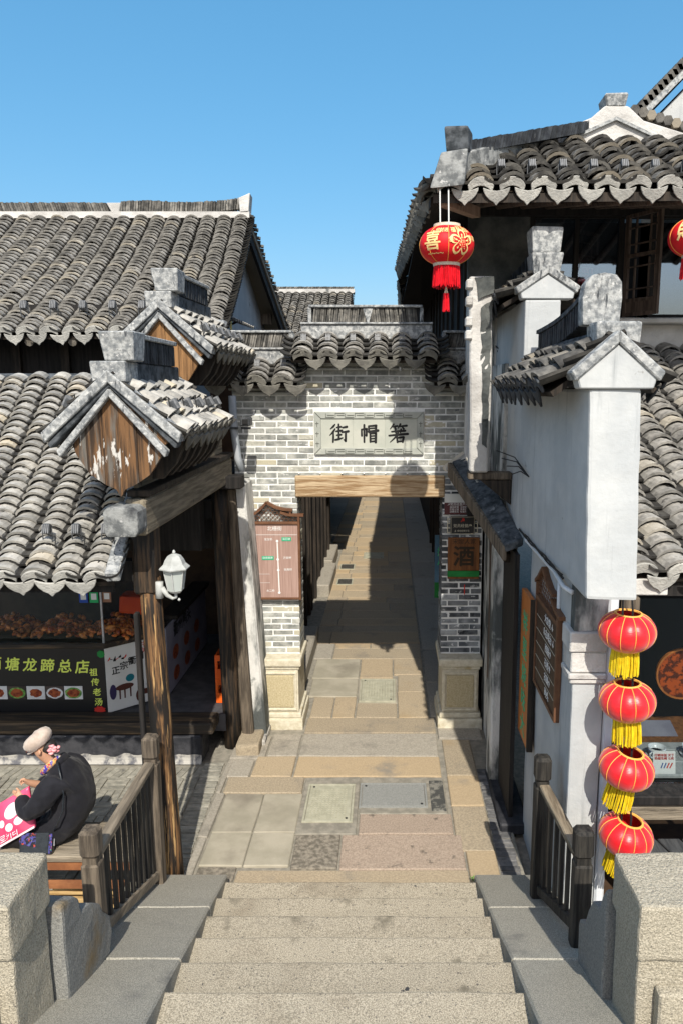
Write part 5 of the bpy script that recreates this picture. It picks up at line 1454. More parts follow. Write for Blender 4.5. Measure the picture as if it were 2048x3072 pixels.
white_cap(6.62, 8.4, 4.82, 5.045, 1.10, 1.62, ((1.22, 1.50, 6.64, 6.90, 5.03, 5.215, .025), (1.215, 1.495, 6.66, 6.90, 5.217, 5.43, .02)), 7, 3)
slats(ww, (1.36, 8.35, 5.08), (1.36, 6.92, 5.08), .17, .13, 'ridge_black', pitch=.034, lean=.0, curve=lambda f: .10 * f ** 3)
obj('ridge_base', MB().box(1.29, 1.43, 6.9, 8.35, 5.0, 5.09), 'cap_stone_dark', ww, bevel=.01)
# conduits under the bulge of the wall
t = thing('conduit', (1.2, 5.6, 2.7), 'white plastic conduit running along under the bulging white wall', 'pipe')
obj('pipe', MB().tube([(1.205, 6.45, 2.80), (1.205, 6.38, 2.74), (1.21, 5.3, 2.735), (1.21, 4.98, 2.70), (1.235, 4.84, 2.70)], .017, 8), 'pipe_white', t, smooth=True)
obj('branch_pipe', MB().tube([(1.235, 5.22, 2.73), (1.235, 5.22, 2.55), (1.24, 5.22, 2.2)], .014, 8), 'pipe_white', t, smooth=True)
g = MB()
for k in range(3):
    g.tube([(1.165 - .004 * k, 6.5 - i * .14, 2.80 + .012 * math.sin(i * 1.3 + k * 2) + .01 * k) for i in range(13)], .006, 5)
obj('wire_bundle', g, 'cable', kind='stuff')
t = thing('wall_wires', (1.16, 6.4, 3.4), 'twist of rusty wires fixed to the shaded white wall', 'wire')
for k in range(4):
    obj('wire', MB().tube([(1.165, 6.15, 3.33), (1.12, 6.3 + .1 * k, 3.36 + .03 * k), (1.10 - .03 * k, 6.6 + .12 * k, 3.30 + .06 * k)], .005, 5), 'cable', t)

# signs on the white wall
t = thing('orange_board', (1.21, 6.2, .95), 'tall narrow orange signboard with green characters beside the dark doorway', 'sign')
obj('board', MB().box(1.185, 1.232, 6.0, 6.42, .96, 2.30), 'sign_orange', t, bevel=.006)
obj('board_edge', MB().box(1.183, 1.234, 5.962, 5.998, .955, 2.31), 'wood_dark', t)
for k, ch in enumerate('祥里烧味大'):
    text('character', ch, .21, (1.183, 6.2, 2.03 - k * .235), (0, -1, 0), UP, 'letter_green', t, bold=.003)
t = thing('direction_board', (1.235, 5.5, 1.6), 'dark brown direction board with lattice roof top on the shaded white wall', 'sign')
obj('board', MB().box(1.215, 1.245, 5.15, 5.88, 1.66, 2.36), 'sign_darkbrown', t)
for y0, y1, z1 in ((5.11, 5.15, 2.44), (5.88, 5.91, 2.50)):
    obj('frame_post', MB().box(1.205, 1.248, y0, y1, 1.63, z1), 'map_frame', t, bevel=.003)
obj('frame_rail', MB().box(1.205, 1.248, 5.15, 5.88, 2.36, 2.395), 'map_frame', t); obj('frame_rail', MB().box(1.205, 1.248, 5.15, 5.88, 1.63, 1.66), 'map_frame', t)
def zc(pts, nm):
    g = MB()
    for (a, b), (c, d) in zip(pts, pts[1:]): g.beam((1.226, a, b), (1.226, c, d), .05, .028)
    obj(nm, g, 'map_frame', t)
zc([(5.95, 2.49), (5.84, 2.55), (5.76, 2.61), (5.68, 2.66)], 'roof_rail'); zc([(5.68, 2.66), (5.56, 2.60), (5.42, 2.555), (5.28, 2.55)], 'roof_rail'); zc([(5.34, 2.50), (5.2, 2.455), (5.05, 2.445)], 'roof_rail')
g = MB()
for r_ in range(5):
    for i in range(12):
        yy = 5.2 + i * .058 + (r_ % 2) * .029; zz = 2.40 + r_ * .034
        lim = 2.66 - .6 * abs(yy - 5.68) if yy > 5.68 else 2.66 - .38 * abs(yy - 5.68)
        if zz + .03 > lim: continue
        g.tube([(1.226, yy + .033 * math.cos(a), zz + .033 * math.sin(a)) for a in [PI * q / 5 for q in range(6)]], .0035, 4)
obj('scale_lattice', g, 'map_frame', t, kind='stuff')
for k, ch in enumerate(('大会堂 ↓', '〢古戏台 ↓', '西园↑', '石桥↑', '古镇↑', '码头')):
    text('lettering', ch, .075, (1.2135, 5.42, 2.29 - k * .115), (0, -1, 0), UP, 'print_white', t)
    if k: obj('rule', MB().box(1.2125, 1.2155, 5.16, 5.87, 2.345 - k * .115, 2.348 - k * .115), 'print_cream', t)

# doorway between wall and gate
dw = thing('lane_doorway', (1.2, 7.4, 0), 'stained plaster door jamb and wall between white wall and gate', 'wall')
obj('jamb', MB().box(1.035, 1.26, 7.1, 7.36, 0, 2.62).rough(.008, 2), 'plaster_stained', dw, bevel=.02)
obj('side_wall', MB().box(1.13, 1.28, 7.37, 8.62, 0, 4.3).rough(.004, 2), 'plaster_stained', dw)
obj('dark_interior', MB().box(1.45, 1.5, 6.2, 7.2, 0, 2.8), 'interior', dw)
obj('door_leaf', MB().box(1.12, 1.16, 6.42, 7.08, .02, 2.6), 'wood_black', dw)
obj('side_board', MB().box(1.10, 1.125, 7.6, 7.95, .85, 2.5), 'wood_sash', dw)
obj('threshold', MB().box(1.03, 1.3, 6.3, 7.4, -.05, .06), 'stone_dark', dw, bevel=.015)
cp_ = thing('door_canopy', (1.0, 7.4, 2.7), 'broken lean-to canopy of boards and tiles over the dark doorway', 'canopy')
obj('canopy_slab', MB().hexa([(.72, 8.3, 3.19), (.98, 8.3, 3.26), (1.20, 6.5, 2.66), (1.05, 6.5, 2.60), (.70, 8.3, 3.25), (.97, 8.3, 3.34), (1.20, 6.5, 2.735), (1.03, 6.5, 2.675)]), 'cap_stone_dark', cp_, bevel=.01)
obj('canopy_board', MB().hexa([(.65, 8.28, 3.08), (.70, 8.28, 3.08), (1.06, 6.52, 2.52), (1.02, 6.52, 2.52), (.65, 8.28, 3.24), (.70, 8.28, 3.24), (1.06, 6.52, 2.66), (1.02, 6.52, 2.66)]), 'wood_grey', cp_, bevel=.008)
obj('canopy_rafter', MB().beam((.78, 8.3, 3.08), (1.10, 6.7, 2.5), .06, .09), 'wood_dark', cp_)
for k in range(6):
    f = k * .045
    g = MB().hexa([(.60 + f * .7, 8.33 - f, 3.16 - f * .2), (.64 + f * .7, 8.30 - f, 3.13 - f * .2), (.86 + f * .6, 8.34 - f, 3.31 - f * .25), (.82 + f * .6, 8.36 - f, 3.33 - f * .25),
                   (.60 + f * .7, 8.33 - f, 3.185 - f * .2), (.64 + f * .7, 8.30 - f, 3.155 - f * .2), (.86 + f * .6, 8.34 - f, 3.335 - f * .25), (.82 + f * .6, 8.36 - f, 3.355 - f * .25)])
    obj('broken_tile', g.rough(.012, 6, k), 'tile_light', cp_)

# ------------------------------------------------------------------ corner house on the right
ch = thing('corner_house', (2.4, 9, 0), 'white corner house with hipped tile roof and timber windows over a lower roof', 'house')
roof(ch, (1.60, 4.96, 2.80), (4.3, 4.96, 2.80), (1.25, 8.28, 4.47), (3.95, 8.28, 4.47), 10, 29, sag=.05, tm='tile', pm='tile_pan_shaded', dm='drip', name='lower_roof', th=.026, limit=290)
obj('verge_rubble', MB().beam((1.56, 4.95, 2.83), (1.54, 5.9, 3.3), .16, .12).rough(.03, 9), 'plaster_old', ch, bevel=.02)
obj('eave_board', MB().box(1.60, 1.93, 4.97, 5.03, 2.64, 2.76).rough(.005, 6), 'plaster_old', ch, bevel=.008)
obj('eave_board', MB().box(1.95, 4.3, 5.03, 5.1, 2.62, 2.74), 'wood_black', ch)
obj('beam_end', MB().box(1.60, 1.73, 4.93, 5.1, 2.54, 2.635), 'wood_grey', ch, bevel=.006)
# shop window under the lower roof
obj('white_pipe', MB().box(1.475, 1.545, 4.80, 4.87, .3, 2.76), 'pipe_white', ch, bevel=.015)
obj('shop_post', MB().box(1.60, 1.70, 5.0, 5.12, .5, 2.64), 'wood_sash', ch, bevel=.01)
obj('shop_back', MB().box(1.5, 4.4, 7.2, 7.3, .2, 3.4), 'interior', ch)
obj('shop_side', MB().box(1.49, 1.55, 5.1, 7.2, .2, 3.2), 'interior_brown', ch)
obj('shop_floor', MB().box(1.5, 4.4, 5.0, 7.2, .1, .2), 'interior_brown', ch)
obj('shop_pane', MB().box(1.70, 4.3, 5.03, 5.036, 1.2, 2.6), 'shop_glass', ch)
for x0 in (2.62, 3.5): obj('window_mullion', MB().box(x0, x0 + .05, 5.01, 5.06, 1.2, 2.62), 'wood_black', ch)
obj('window_sill', MB().box(1.62, 4.3, 4.86, 5.1, 1.12, 1.19), 'wood_black', ch, bevel=.008)
obj('window_apron', MB().box(1.62, 4.3, 4.9, 5.0, .98, 1.118), 'wood_greyx', ch, bevel=.008)
# upper storey
obj('front_wall', MB().box(.88, 4.4, 8.30, 8.42, 4.2, 4.74), 'plaster_old', ch)
obj('corner_wall', MB().box(.845, 1.52, 8.28, 8.42, 2.9, 5.0).rough(.006, 2), 'plaster_old', ch, bevel=.01)
obj('corner_wall_top', MB().box(.845, 1.52, 8.281, 8.421, 5.001, 6.15), 'plaster_black', ch)
obj('corner_stain', MB().box(.99, 1.14, 8.268, 8.3, 3.3, 4.9), 'plaster_stained', ch)
obj('jetty_beam', MB().box(.75, 1.168, 7.0, 7.14, 3.2, 3.27), 'wood_grey', ch, bevel=.01)
obj('jetty_bracket', MB().prism([(1.165, 7.02, 2.95), (1.165, 7.02, 3.198), (.86, 7.02, 3.198)], (0, .08, 0)), 'wood_dark', ch, bevel=.008)
pw = obj('projecting_wall', MB().hexa([(.755, 6.97, 3.272), (.93, 6.97, 3.272), (.97, 7.16, 3.272), (.755, 7.16, 3.272), (.725, 6.97, 5.06), (.94, 6.97, 5.06), (.97, 7.16, 5.06), (.725, 7.16, 5.06)]), 'plaster_old', ch, bevel=.015, wear=(.012, 2.0, .14))
obj('stain_strip', MB().hexa([(.865, 6.955, 3.55), (.915, 6.955, 3.5), (.915, 7.02, 3.5), (.865, 7.02, 3.55), (.835, 6.955, 4.78), (.93, 6.955, 4.84), (.93, 7.02, 4.84), (.835, 7.02, 4.78)]), 'plaster_black', pw, wear=(.022, 7, .05))
obj('eave_shade_patch', MB().hexa([(.80, 6.957, 4.86), (.942, 6.957, 4.92), (.942, 7.02, 4.92), (.80, 7.02, 4.86), (.78, 6.957, 5.065), (.942, 6.957, 5.065), (.942, 7.02, 5.065), (.78, 7.02, 5.065)]), 'plaster_black', pw, wear=(.022, 7, .06))  # slanted eave shade at the strip's top, laid on as black plaster
for z0 in (4.95, 4.80, 4.62, 4.50):
    obj('corner_quoin', MB().box(.695, .76, 6.94, 7.06, z0, z0 + .085), 'plaster_old', ch, bevel=.012)
obj('window_ledge', MB().box(1.72, 4.4, 8.08, 8.32, 4.742, 4.80), 'plaster_old', ch, bevel=.012)
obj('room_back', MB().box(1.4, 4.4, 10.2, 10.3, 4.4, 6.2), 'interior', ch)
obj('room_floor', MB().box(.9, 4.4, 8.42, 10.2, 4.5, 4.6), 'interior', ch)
obj('eave_beam', MB().box(.9, 4.4, 8.2, 8.4, 5.86, 6.1), 'wood_black', ch)
def window(x0, x1, z0, z1, ng):
    w = obj('window', MB().box(x0, x1, 8.27, 8.33, z1, z1 + .06), 'wood_black', ch)
    obj('frame', MB().box(x0, x1, 8.27, 8.33, z0, z0 + .05), 'wood_black', w)
    for i in range(ng + 1):
        xx = x0 + (x1 - x0 - .05) * i / ng
        obj('mullion', MB().box(xx, xx + .05, 8.265, 8.335, z0, z1), 'wood_black', w)
    for i in range(ng):
        a = x0 + (x1 - x0 - .05) * i / ng + .05; b = x0 + (x1 - x0 - .05) * (i + 1) / ng
        obj('pane', MB().hexa([(a, 8.312, z0 + .05), (b, 8.312, z0 + .05), (b, 8.318, z0 + .05), (a, 8.318, z0 + .05), (a, 8.290, z1), (b, 8.290, z1), (b, 8.296, z1), (a, 8.296, z1)]), 'window_glass', w)
    return w
window(1.50, 2.50, 4.80, 5.84, 2); window(2.80, 4.3, 4.80, 5.84, 2)
def sash(hx, hy, ang_, w, z0, z1, m, label=None):
    o = thing('lattice_casement', (hx, hy, z0), label, 'window')
    d = V((math.cos(ang_), math.sin(ang_), 0))
    def bar(u0, u1, v0, v1, th=.035, mm=m, nm='sash_bar'):
        a = V((hx, hy, 0)) + d * u0; b = V((hx, hy, 0)) + d * u1
        obj(nm, MB().beam((a.x, a.y, (v0 + v1) / 2), (b.x, b.y, (v0 + v1) / 2), th, v1 - v0), mm, o)
    bar(0, .05, z0, z1); bar(w - .05, w, z0, z1, mm=m)
    H = z1 - z0
    for f in (0, .14, .58, .97): bar(.05, w - .05, z0 + H * f, z0 + H * f + .035)
    bar(.05, w - .05, z0 + .035, z0 + H * .14, th=.015, nm='lower_panel')
    for f in (.3, .7): bar(w * f - .008, w * f + .008, z0 + H * .18, z0 + H * .56, th=.02); bar(w * f - .008, w * f + .008, z0 + H * .62, z0 + H * .96, th=.02)
    for f in (.26, .48, .7, .86): bar(.05, w - .05, z0 + H * f, z0 + H * f + .014, th=.02)
sash(2.52, 8.25, -PI / 2 + .55, .46, 4.82, 5.86, 'wood_sash', 'open lattice casement swung out over the lower roof')
sash(2.02, 8.45, PI / 2 - .9, .42, 4.9, 5.76, 'wood_sash', 'dark lattice screen standing behind the upper window glass')
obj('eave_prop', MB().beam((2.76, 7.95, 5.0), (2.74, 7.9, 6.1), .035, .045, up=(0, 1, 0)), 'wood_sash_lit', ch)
# west side along the lane
obj('west_wall', MB().box(.90, 1.05, 8.43, 24, 2.6, 6.2), 'wood_black', ch)
for i in range(9): obj('west_post', MB().box(.865, .905, 8.9 + i * .9, 9.02 + i * .9, 2.6, 6.1), 'wood_dark', ch)
obj('lane_wall', MB().box(1.13, 1.3, 8.63, 28, 0, 2.6), 'wood_black', ch)
obj('lane_lintel', MB().box(.9, 1.3, 8.65, 28, 2.5, 2.6), 'wood_black', ch)
for i in range(10): obj('lane_post', MB().box(1.06, 1.14, 9.3 + i * 1.1, 9.42 + i * 1.1, 0, 2.5), 'wood_dark', ch)
# hipped roof
def kf(u, v): return u * 4.1 + .05 > v * 1.17 - .0
roof(ch, (.36, 6.46, 5.68), (4.5, 6.46, 5.72), (.36, 7.82, 6.42), (4.5, 7.82, 6.44), 16, 9, tm='tile_dark', pm='tile_pan_shaded', dm='drip', name='front_slope', th=.03, keep=kf,
     deckpoly=[(.36, 6.46, 5.64), (4.5, 6.46, 5.68), (4.5, 7.82, 6.40), (1.5, 7.82, 6.40)], jit=1.8)
obj('soffit', MB().hexa([(.5, 6.65, 5.66), (4.5, 6.65, 5.68), (4.5, 8.3, 6.0), (.9, 8.3, 6.0), (.5, 6.65, 5.68), (4.5, 6.65, 5.70), (4.5, 8.3, 6.05), (.9, 8.3, 6.05)]), 'wood_black', ch)
for i in range(15):
    xx = .62 + i * .26
    obj('rafter', MB().tube([(xx, 6.52, 5.60), (xx, 8.2, 5.95)], .035, 8), 'wood_sash', ch)
roof(ch, (.16, 13.2, 6.0), (.34, 6.48, 5.66), (1.4, 13.2, 6.6), (1.5, 7.8, 6.40), 25, 6, tm='tile_dark', pm='tile_pan_shaded', dm='drip_dark', name='lane_slope', th=.03, jit=1.6,
     deckpoly=[(.16, 13.2, 5.96), (.34, 6.48, 5.62), (1.5, 7.8, 6.36), (1.4, 13.2, 6.56)])
roof(ch, (.40, 24, 5.9), (.20, 13.3, 5.8), (1.4, 24, 6.5), (1.4, 13.3, 6.5), 36, 5, tm='tile_dark', pm='tile_pan_shaded', dm='drip_dark', name='far_lane_slope', th=.03, limit=60)
obj('lane_soffit', MB().hexa([(.3, 6.75, 5.66), (.2, 24, 5.72), (.95, 24, 5.9), (.95, 8.3, 5.95), (.3, 6.75, 5.69), (.2, 24, 5.75), (.95, 24, 5.93), (.95, 8.3, 5.98)]), 'wood_black', ch)
# hip ridge and corner stones
obj('hip_base', MB().beam((.50, 6.6, 5.88), (1.62, 7.86, 6.47), .15, .20).rough(.012, 6), 'cap_stone_mid', ch, bevel=.015)
slats(ch, (.58, 6.76, 6.02), (2.05, 7.95, 6.60), .11, .13, 'ridge_black', pitch=.04, lean=.35, name='hip_tiles')
obj('corner_stone', MB().hexa([(.32, 6.34, 5.65), (.61, 6.34, 5.69), (.66, 6.8, 5.80), (.40, 6.8, 5.78), (.42, 6.42, 5.96), (.64, 6.42, 5.99), (.68, 6.8, 6.05), (.46, 6.8, 6.02)]).rough(.015, 6), 'cap_stone_mid', ch, bevel=.02, seg=2)
obj('corner_finial', MB().hexa([(.47, 6.58, 6.0), (.66, 6.58, 6.02), (.72, 6.82, 6.04), (.52, 6.82, 6.02), (.445, 6.55, 6.20), (.65, 6.55, 6.21), (.72, 6.82, 6.23), (.52, 6.82, 6.22)]).rough(.012, 7), 'cap_stone_dark', ch, bevel=.02, seg=2)
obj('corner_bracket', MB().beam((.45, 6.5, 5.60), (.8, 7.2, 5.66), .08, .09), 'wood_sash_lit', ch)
obj('gable', MB().prism([(1.38, 7.80, 6.36), (3.35, 7.80, 6.36), (3.2, 7.80, 6.46), (2.5, 7.80, 6.66), (2.34, 7.80, 6.79), (2.12, 7.80, 6.79), (1.98, 7.80, 6.68), (1.5, 7.80, 6.50)], (0, .2, 0)).rough(.01, 5), 'plaster_old', ch, bevel=.012)
for s in (-1, 1):
    obj('gable_relief', MB().prism([(2.22, 7.765, 6.68), (2.22 + s * .34, 7.765, 6.535), (2.22 + s * .48, 7.765, 6.485), (2.22 + s * .48, 7.765, 6.47), (2.22 + s * .33, 7.765, 6.51), (2.22, 7.765, 6.65)], (0, .04, 0)), 'cap_stone', ch)
obj('gable_finial', MB().hexa([(2.13, 7.80, 6.78), (2.31, 7.80, 6.78), (2.31, 8.05, 6.78), (2.13, 8.05, 6.78), (2.10, 7.77, 6.90), (2.335, 7.77, 6.90), (2.335, 8.05, 6.90), (2.10, 8.05, 6.90)]).rough(.01, 7), 'cap_stone', ch, bevel=.015)
g = MB()
for i in range(14):
    f = i / 13
    p = V((2.42, 7.86, 6.76)).lerp(V((3.5, 7.86, 6.44)), f)
    g.tube([p + V((0, -.02, .01)), p + V((.03, .5, .03))], .05, 6)
obj('gable_tiles', g, 'tile_dark', ch, kind='stuff')
obj('right_slope', MB().hexa([(2.3, 7.9, 6.70), (4.2, 7.9, 6.2), (4.2, 13, 6.2), (2.3, 13, 6.7), (2.3, 7.9, 6.76), (4.2, 7.9, 6.26), (4.2, 13, 6.26), (2.3, 13, 6.76)]), 'tile_dark', ch)
for i in range(9):
    spot((.95 + i * .262, 6.70, 5.87), (0, .5, 1), 'small black floodlight standing on the eave tiles above the upper windows', 'floodlights on the corner house eave', .85)
for i in range(3):
    spot((-2.55 + i * .22, 5.42, 2.96), (0, .35, 1), 'small grey floodlight clipped above the pale drip tiles of the shop eave', 'floodlights on the shop eave', .8)
for i in range(6):
    spot((-4.45 + i * .36, 9.32, 4.97), (0, .35, 1), 'small dark floodlight standing on the upper shop roof near its eave', 'floodlights on the upper shop roof', 1.1)

# a taller white gable behind, and the far roof over the lane
fg = thing('tall_house', (5, 11, 0), 'taller white gable house with dark tiles behind the corner house', 'house')
obj('gable_wall', MB().prism([(3.3, 10.2, 0), (7.5, 10.2, 0), (7.5, 10.2, 8.2), (5.2, 10.2, 9.3), (3.3, 10.2, 7.35)], (0, 5, 0)), 'plaster', fg)
obj('verge', MB().hexa([(2.9, 10.0, 7.12), (5.2, 10.0, 9.42), (5.2, 10.25, 9.42), (2.9, 10.25, 7.12), (2.9, 10.0, 7.22), (5.2, 10.0, 9.52), (5.2, 10.25, 9.52), (2.9, 10.25, 7.22)]), 'cap_stone', fg)
g = MB()
for i in range(40):
    f = i / 39
    p = V((2.88, 10.15, 7.26)).lerp(V((5.2, 10.15, 9.6)), f)
    g.tube([p, p + V((.0, 2.5, .0))], .075, 6)
obj('verge_tiles', g, 'tile_dark', fg, kind='stuff')
obj('roof_slab', MB().hexa([(2.85, 10.25, 7.1), (5.2, 10.25, 9.45), (5.2, 15, 9.45), (2.85, 15, 7.1), (2.85, 10.25, 7.2), (5.2, 10.25, 9.55), (5.2, 15, 9.55), (2.85, 15, 7.2)]), 'tile_dark', fg)
fh = thing('far_house', (-3, 19, 0), 'distant house with grey tiled roof rising behind the gate coping', 'house')
roof(fh, (-6.0, 16.9, 4.9), (-.95, 16.9, 4.9), (-6.0, 20, 6.5), (-.95, 20, 6.5), 26, 30, sag=.06, tm='tile', pm='tile_pan_shaded', dm='drip_dark', name='front_slope', th=.03, limit=300)
obj('ridge_base', MB().box(-6, -.9, 19.92, 20.1, 6.50, 6.60).rough(.015, 4), 'plaster_old', fh)
slats(fh, (-6, 20, 6.60), (-.95, 20, 6.60), .07, .12, 'ridge_tile', pitch=.05, lean=.7)
obj('house_wall', MB().box(-5.8, -2.3, 17.6, 22.5, 0, 4.95), 'plaster_old', fh)
obj('gable_wall', MB().prism([(-1.2, 17.6, 4.2), (-1.2, 22.5, 4.2), (-1.2, 22.5, 4.95), (-1.2, 20, 6.4), (-1.2, 17.6, 4.95)], (-.2, 0, 0)), 'plaster_old', fh)
obj('back_slope', MB().hexa([(-6, 20, 6.4), (-.95, 20, 6.4), (-.95, 23.2, 4.8), (-6, 23.2, 4.8), (-6, 20, 6.5), (-.95, 20, 6.5), (-.95, 23.2, 4.9), (-6, 23.2, 4.9)]), 'tile_dark', fh)
lh = thing('lane_house', (-2.5, 15, 0), 'dark timber lane house behind the gate with leaning poles', 'house')
obj('plank_wall', MB().box(-1.65, -1.47, 13.2, 18.3, 0, 3.0), 'wood_black', lh)
for i in range(6): obj('wall_post', MB().box(-1.475, -1.42, 13.25 + i * .8, 13.37 + i * .8, 0, 2.9), 'wood_dark', lh)
obj('lane_shade_eave', MB().hexa([(-2.6, 15.6, 3.2), (-.82, 15.6, 2.85), (-.82, 17.3, 2.85), (-2.6, 17.3, 3.2), (-2.6, 15.6, 3.28), (-.82, 15.6, 2.93), (-.82, 17.3, 2.93), (-2.6, 17.3, 3.28)]), 'wood_black', lh)  # unseen overhang added to throw shade on the left of the lane floor
obj('lane_shade_eave', MB().hexa([(-2.6, 17.3, 3.3), (-.78, 17.3, 2.95), (-.7, 27, 2.95), (-2.6, 27, 3.3), (-2.6, 17.3, 3.38), (-.78, 17.3, 3.03), (-.7, 27, 3.03), (-2.6, 27, 3.38)]), 'wood_black', lh)
lh2 = thing('lane_end_house', (0, 28, 0), 'dark timber house front closing the far end of the lane', 'house')
obj('front_wall', MB().box(-4, 4, 28.6, 29, 0, 4.5), 'wood_dark', lh2)
obj('side_wall', MB().box(-2.4, -2.2, 22.6, 28.6, 0, 4.0), 'wood_black', lh2)
for k in range(2):
    obj('bamboo_pole', MB().tube([(-1.36 + k * .06, 9.8 + k * .3, .2), (-1.41 + k * .03, 10.0 + k * .2, 2.5)], .018, 6), 'print_cream',
        label=('pale bamboo pole leaning inside the left of the gate passage', 'thinner pale bamboo pole leaning beside another in the gate passage')[k], cat='pole')

# ------------------------------------------------------------------ lanterns
def lantern(x, y, z, r, hh, m, ring, tas, label, group=None, tassel=.2, tilt=0.0, nrib=12, top=.5, strand=46, cord=None, trad=.4):
    t = thing('red_lantern', (x, y, z - hh), label, 'lantern', group)
    T = Matrix.Translation((x, y, z)) @ Matrix.Rotation(tilt, 4, 'Y') @ Matrix.Rotation(tilt * .6, 4, 'X') @ Matrix.Translation((-x, -y, -z))
    def put(g): g.v = [tuple(T @ V(p)) for p in g.v]; return g
    prof = []
    a0 = math.acos(.42)
    for i in range(17):
        a = -PI / 2 + .42 + (PI - .84) * i / 16
        prof.append((r * math.cos(a) ** .85, hh * math.sin(a) / math.sin(PI / 2 - .42)))
    g = MB().lathe(prof, (x, y, z), nrib * 6, lobe=.035, lobes=nrib)
    g.f = g.f[:-2]
    body = obj('body', put(g), m, t, smooth=True)
    for k in range(nrib):
        a = 2 * PI * k / nrib
        pts = [(x + (q * .967 + .002) * math.cos(a), y + (q * .967 + .002) * math.sin(a), z + w) for q, w in prof]
        obj('rib', put(MB().tube(pts, .0026, 4)), 'gold_line', t)
    rt = prof[-1][0]
    for zz, nm in ((z + hh, 'top_ring'), (z - hh, 'bottom_ring')):
        g = MB().lathe([(rt * 1.03, -ring), (rt * 1.06, 0), (rt * 1.03, ring), (rt * .9, ring), (rt * .88, -ring)], (x, y, zz), 24); g.f = g.f[:-2]
        n = 24
        for k in range(n): g.f.append([k, (k + 1) % n, 4 * n + (k + 1) % n, 4 * n + k])
        obj(nm, put(g), 'lantern_ring' if ring > .012 else 'gold_line', t, smooth=False)
    g = MB()
    for k in range(strand):
        a = 2 * PI * k / strand + R.uniform(-.05, .05); rr = rt * R.uniform(.82, 1.0) * trad / .4
        l_ = tassel * R.uniform(.9, 1.05); fl = 1 + R.uniform(.0, .12)
        z0 = z - hh - ring
        g.tube([(x + rr * math.cos(a), y + rr * math.sin(a), z0), (x + rr * fl * math.cos(a + .02), y + rr * fl * math.sin(a), z0 - l_ * .5), (x + rr * (fl + .03) * math.cos(a + R.uniform(-.06, .06)), y + rr * (fl + .03) * math.sin(a), z0 - l_)], .0042, 4)
    obj('tassel', put(g), tas, t, kind='stuff')
    return t, body, prof
LZ = [(1.525, 2.523, .02, 'topmost'), (1.55, 2.05, -.03, 'second'), (1.57, 1.577, .16, 'third'), (1.592, 1.09, .17, 'lowest')]
for x, z_, tl, nm in LZ:
    lb = {'topmost': 'topmost red silk lantern of the string just under the white pier', 'second': 'second red silk lantern of the string below the topmost one',
          'third': 'third tilted red silk lantern of the string above the lowest one', 'lowest': 'lowest tilted red silk lantern of the string above the granite post'}[nm]
    lantern(x, 4.56, z_, .183, .118, 'red_silk', .005, 'yellow_tassel', lb, 'string of red silk lanterns', tassel=.165, tilt=tl, top=.3, strand=76)
ls = thing('lantern_string', (1.55, 4.56, 1.0), 'black cord and wire frame holding the four red silk lanterns', 'cord')
zs = [2.80] + [q[1] for q in LZ]
for i, (x, z_, tl, nm) in enumerate(LZ):
    zu = zs[i] - (.118 if i else 0); xu = LZ[i - 1][0] if i else 1.515
    for dx in (-.035, .03):
        obj('cord', MB().tube([(xu + dx * .8, 4.56, zu), (x + dx, 4.56, z_ + .125), (x + dx, 4.565, z_ + .02)], .007, 5), 'cable', ls)
# big printed lantern at the eave corner
def wrap_text(body, size, ang0, z0, lant, mat_, bold=0.0):
    (t, bo, prof), (cx_, cy_, cz_) = lant
    g = text_geo(body, size, bold, .0)
    def surf(a, zz):
        for (r0, w0), (r1, w1) in zip(prof, prof[1:]):
            if w0 <= zz <= w1 + 1e-9:
                f = (zz - w0) / (w1 - w0); rr = r0 + (r1 - r0) * f
                return V((cx_ + (rr + .004) * math.cos(a), cy_ + (rr + .004) * math.sin(a), cz_ + zz))
        return V((cx_ + prof[0][0] * math.cos(a), cy_ + prof[0][0] * math.sin(a), cz_ + zz))
    # refine long edges so that the print follows the curve
    me = bpy.data.meshes.new('p'); me.from_pydata(g.v, [], g.f); bm = bmesh.new(); bm.from_mesh(me)
    bmesh.ops.triangulate(bm, faces=bm.faces)
    for _ in range(2):
        es = [e for e in bm.edges if e.calc_length() > size * .12]
        if es: bmesh.ops.subdivide_edges(bm, edges=es, cuts=1); bmesh.ops.triangulate(bm, faces=bm.faces)
    bm.verts.index_update()
    vs = [v.co.copy() for v in bm.verts]; fs = [[v.index for v in f.verts] for f in bm.faces]; bm.free(); bpy.data.meshes.remove(me)
    rmax = max(p[0] for p in prof)
    out = MB().add([surf(ang0 + v.x / rmax, z0 + v.y) for v in vs], fs)
    return obj('gold_print', out, mat_, t, fix=False)
EL_ = (.465, 6.30, 5.205)
big = (lantern(*EL_, .226, .142, 'red_fabric', .021, 'red_tassel', 'big red printed lantern hanging from the eave corner beside the gate', tassel=.165, nrib=8, strand=90), EL_)
FR = -PI / 2
wrap_text('喜', .16, FR - .62, .0, big, 'letter_gold', .002)
wrap_text('福', .05, FR + .18, .085, big, 'letter_gold', .001); wrap_text('财', .05, FR + .42, .1, big, 'letter_gold', .001); wrap_text('进宝', .045, FR + .75, .095, big, 'letter_gold', .001)
wrap_text('招财进', .04, FR - .28, .085, big, 'letter_gold', .001)
wrap_text('❀', .25, FR + .48, -.01, big, 'letter_gold'); wrap_text('福', .085, FR + .48, -.02, big, 'red_fabric', .002)
wrap_text('❀', .06, FR + .1, .01, big, 'letter_gold'); wrap_text('吉祥', .05, FR + .98, .03, big, 'letter_gold', .001)
wrap_text('~~~~', .07, FR - .55, -.085, big, 'letter_gold')
obj('small_tassel', MB().tube([(EL_[0], EL_[1], 4.9), (EL_[0], EL_[1], 4.86), (EL_[0], EL_[1], 4.825), (EL_[0], EL_[1], 4.825)], [.004, .01, .02, .022], 8), 'lantern_ring', big[0][0], smooth=True)
g = MB()
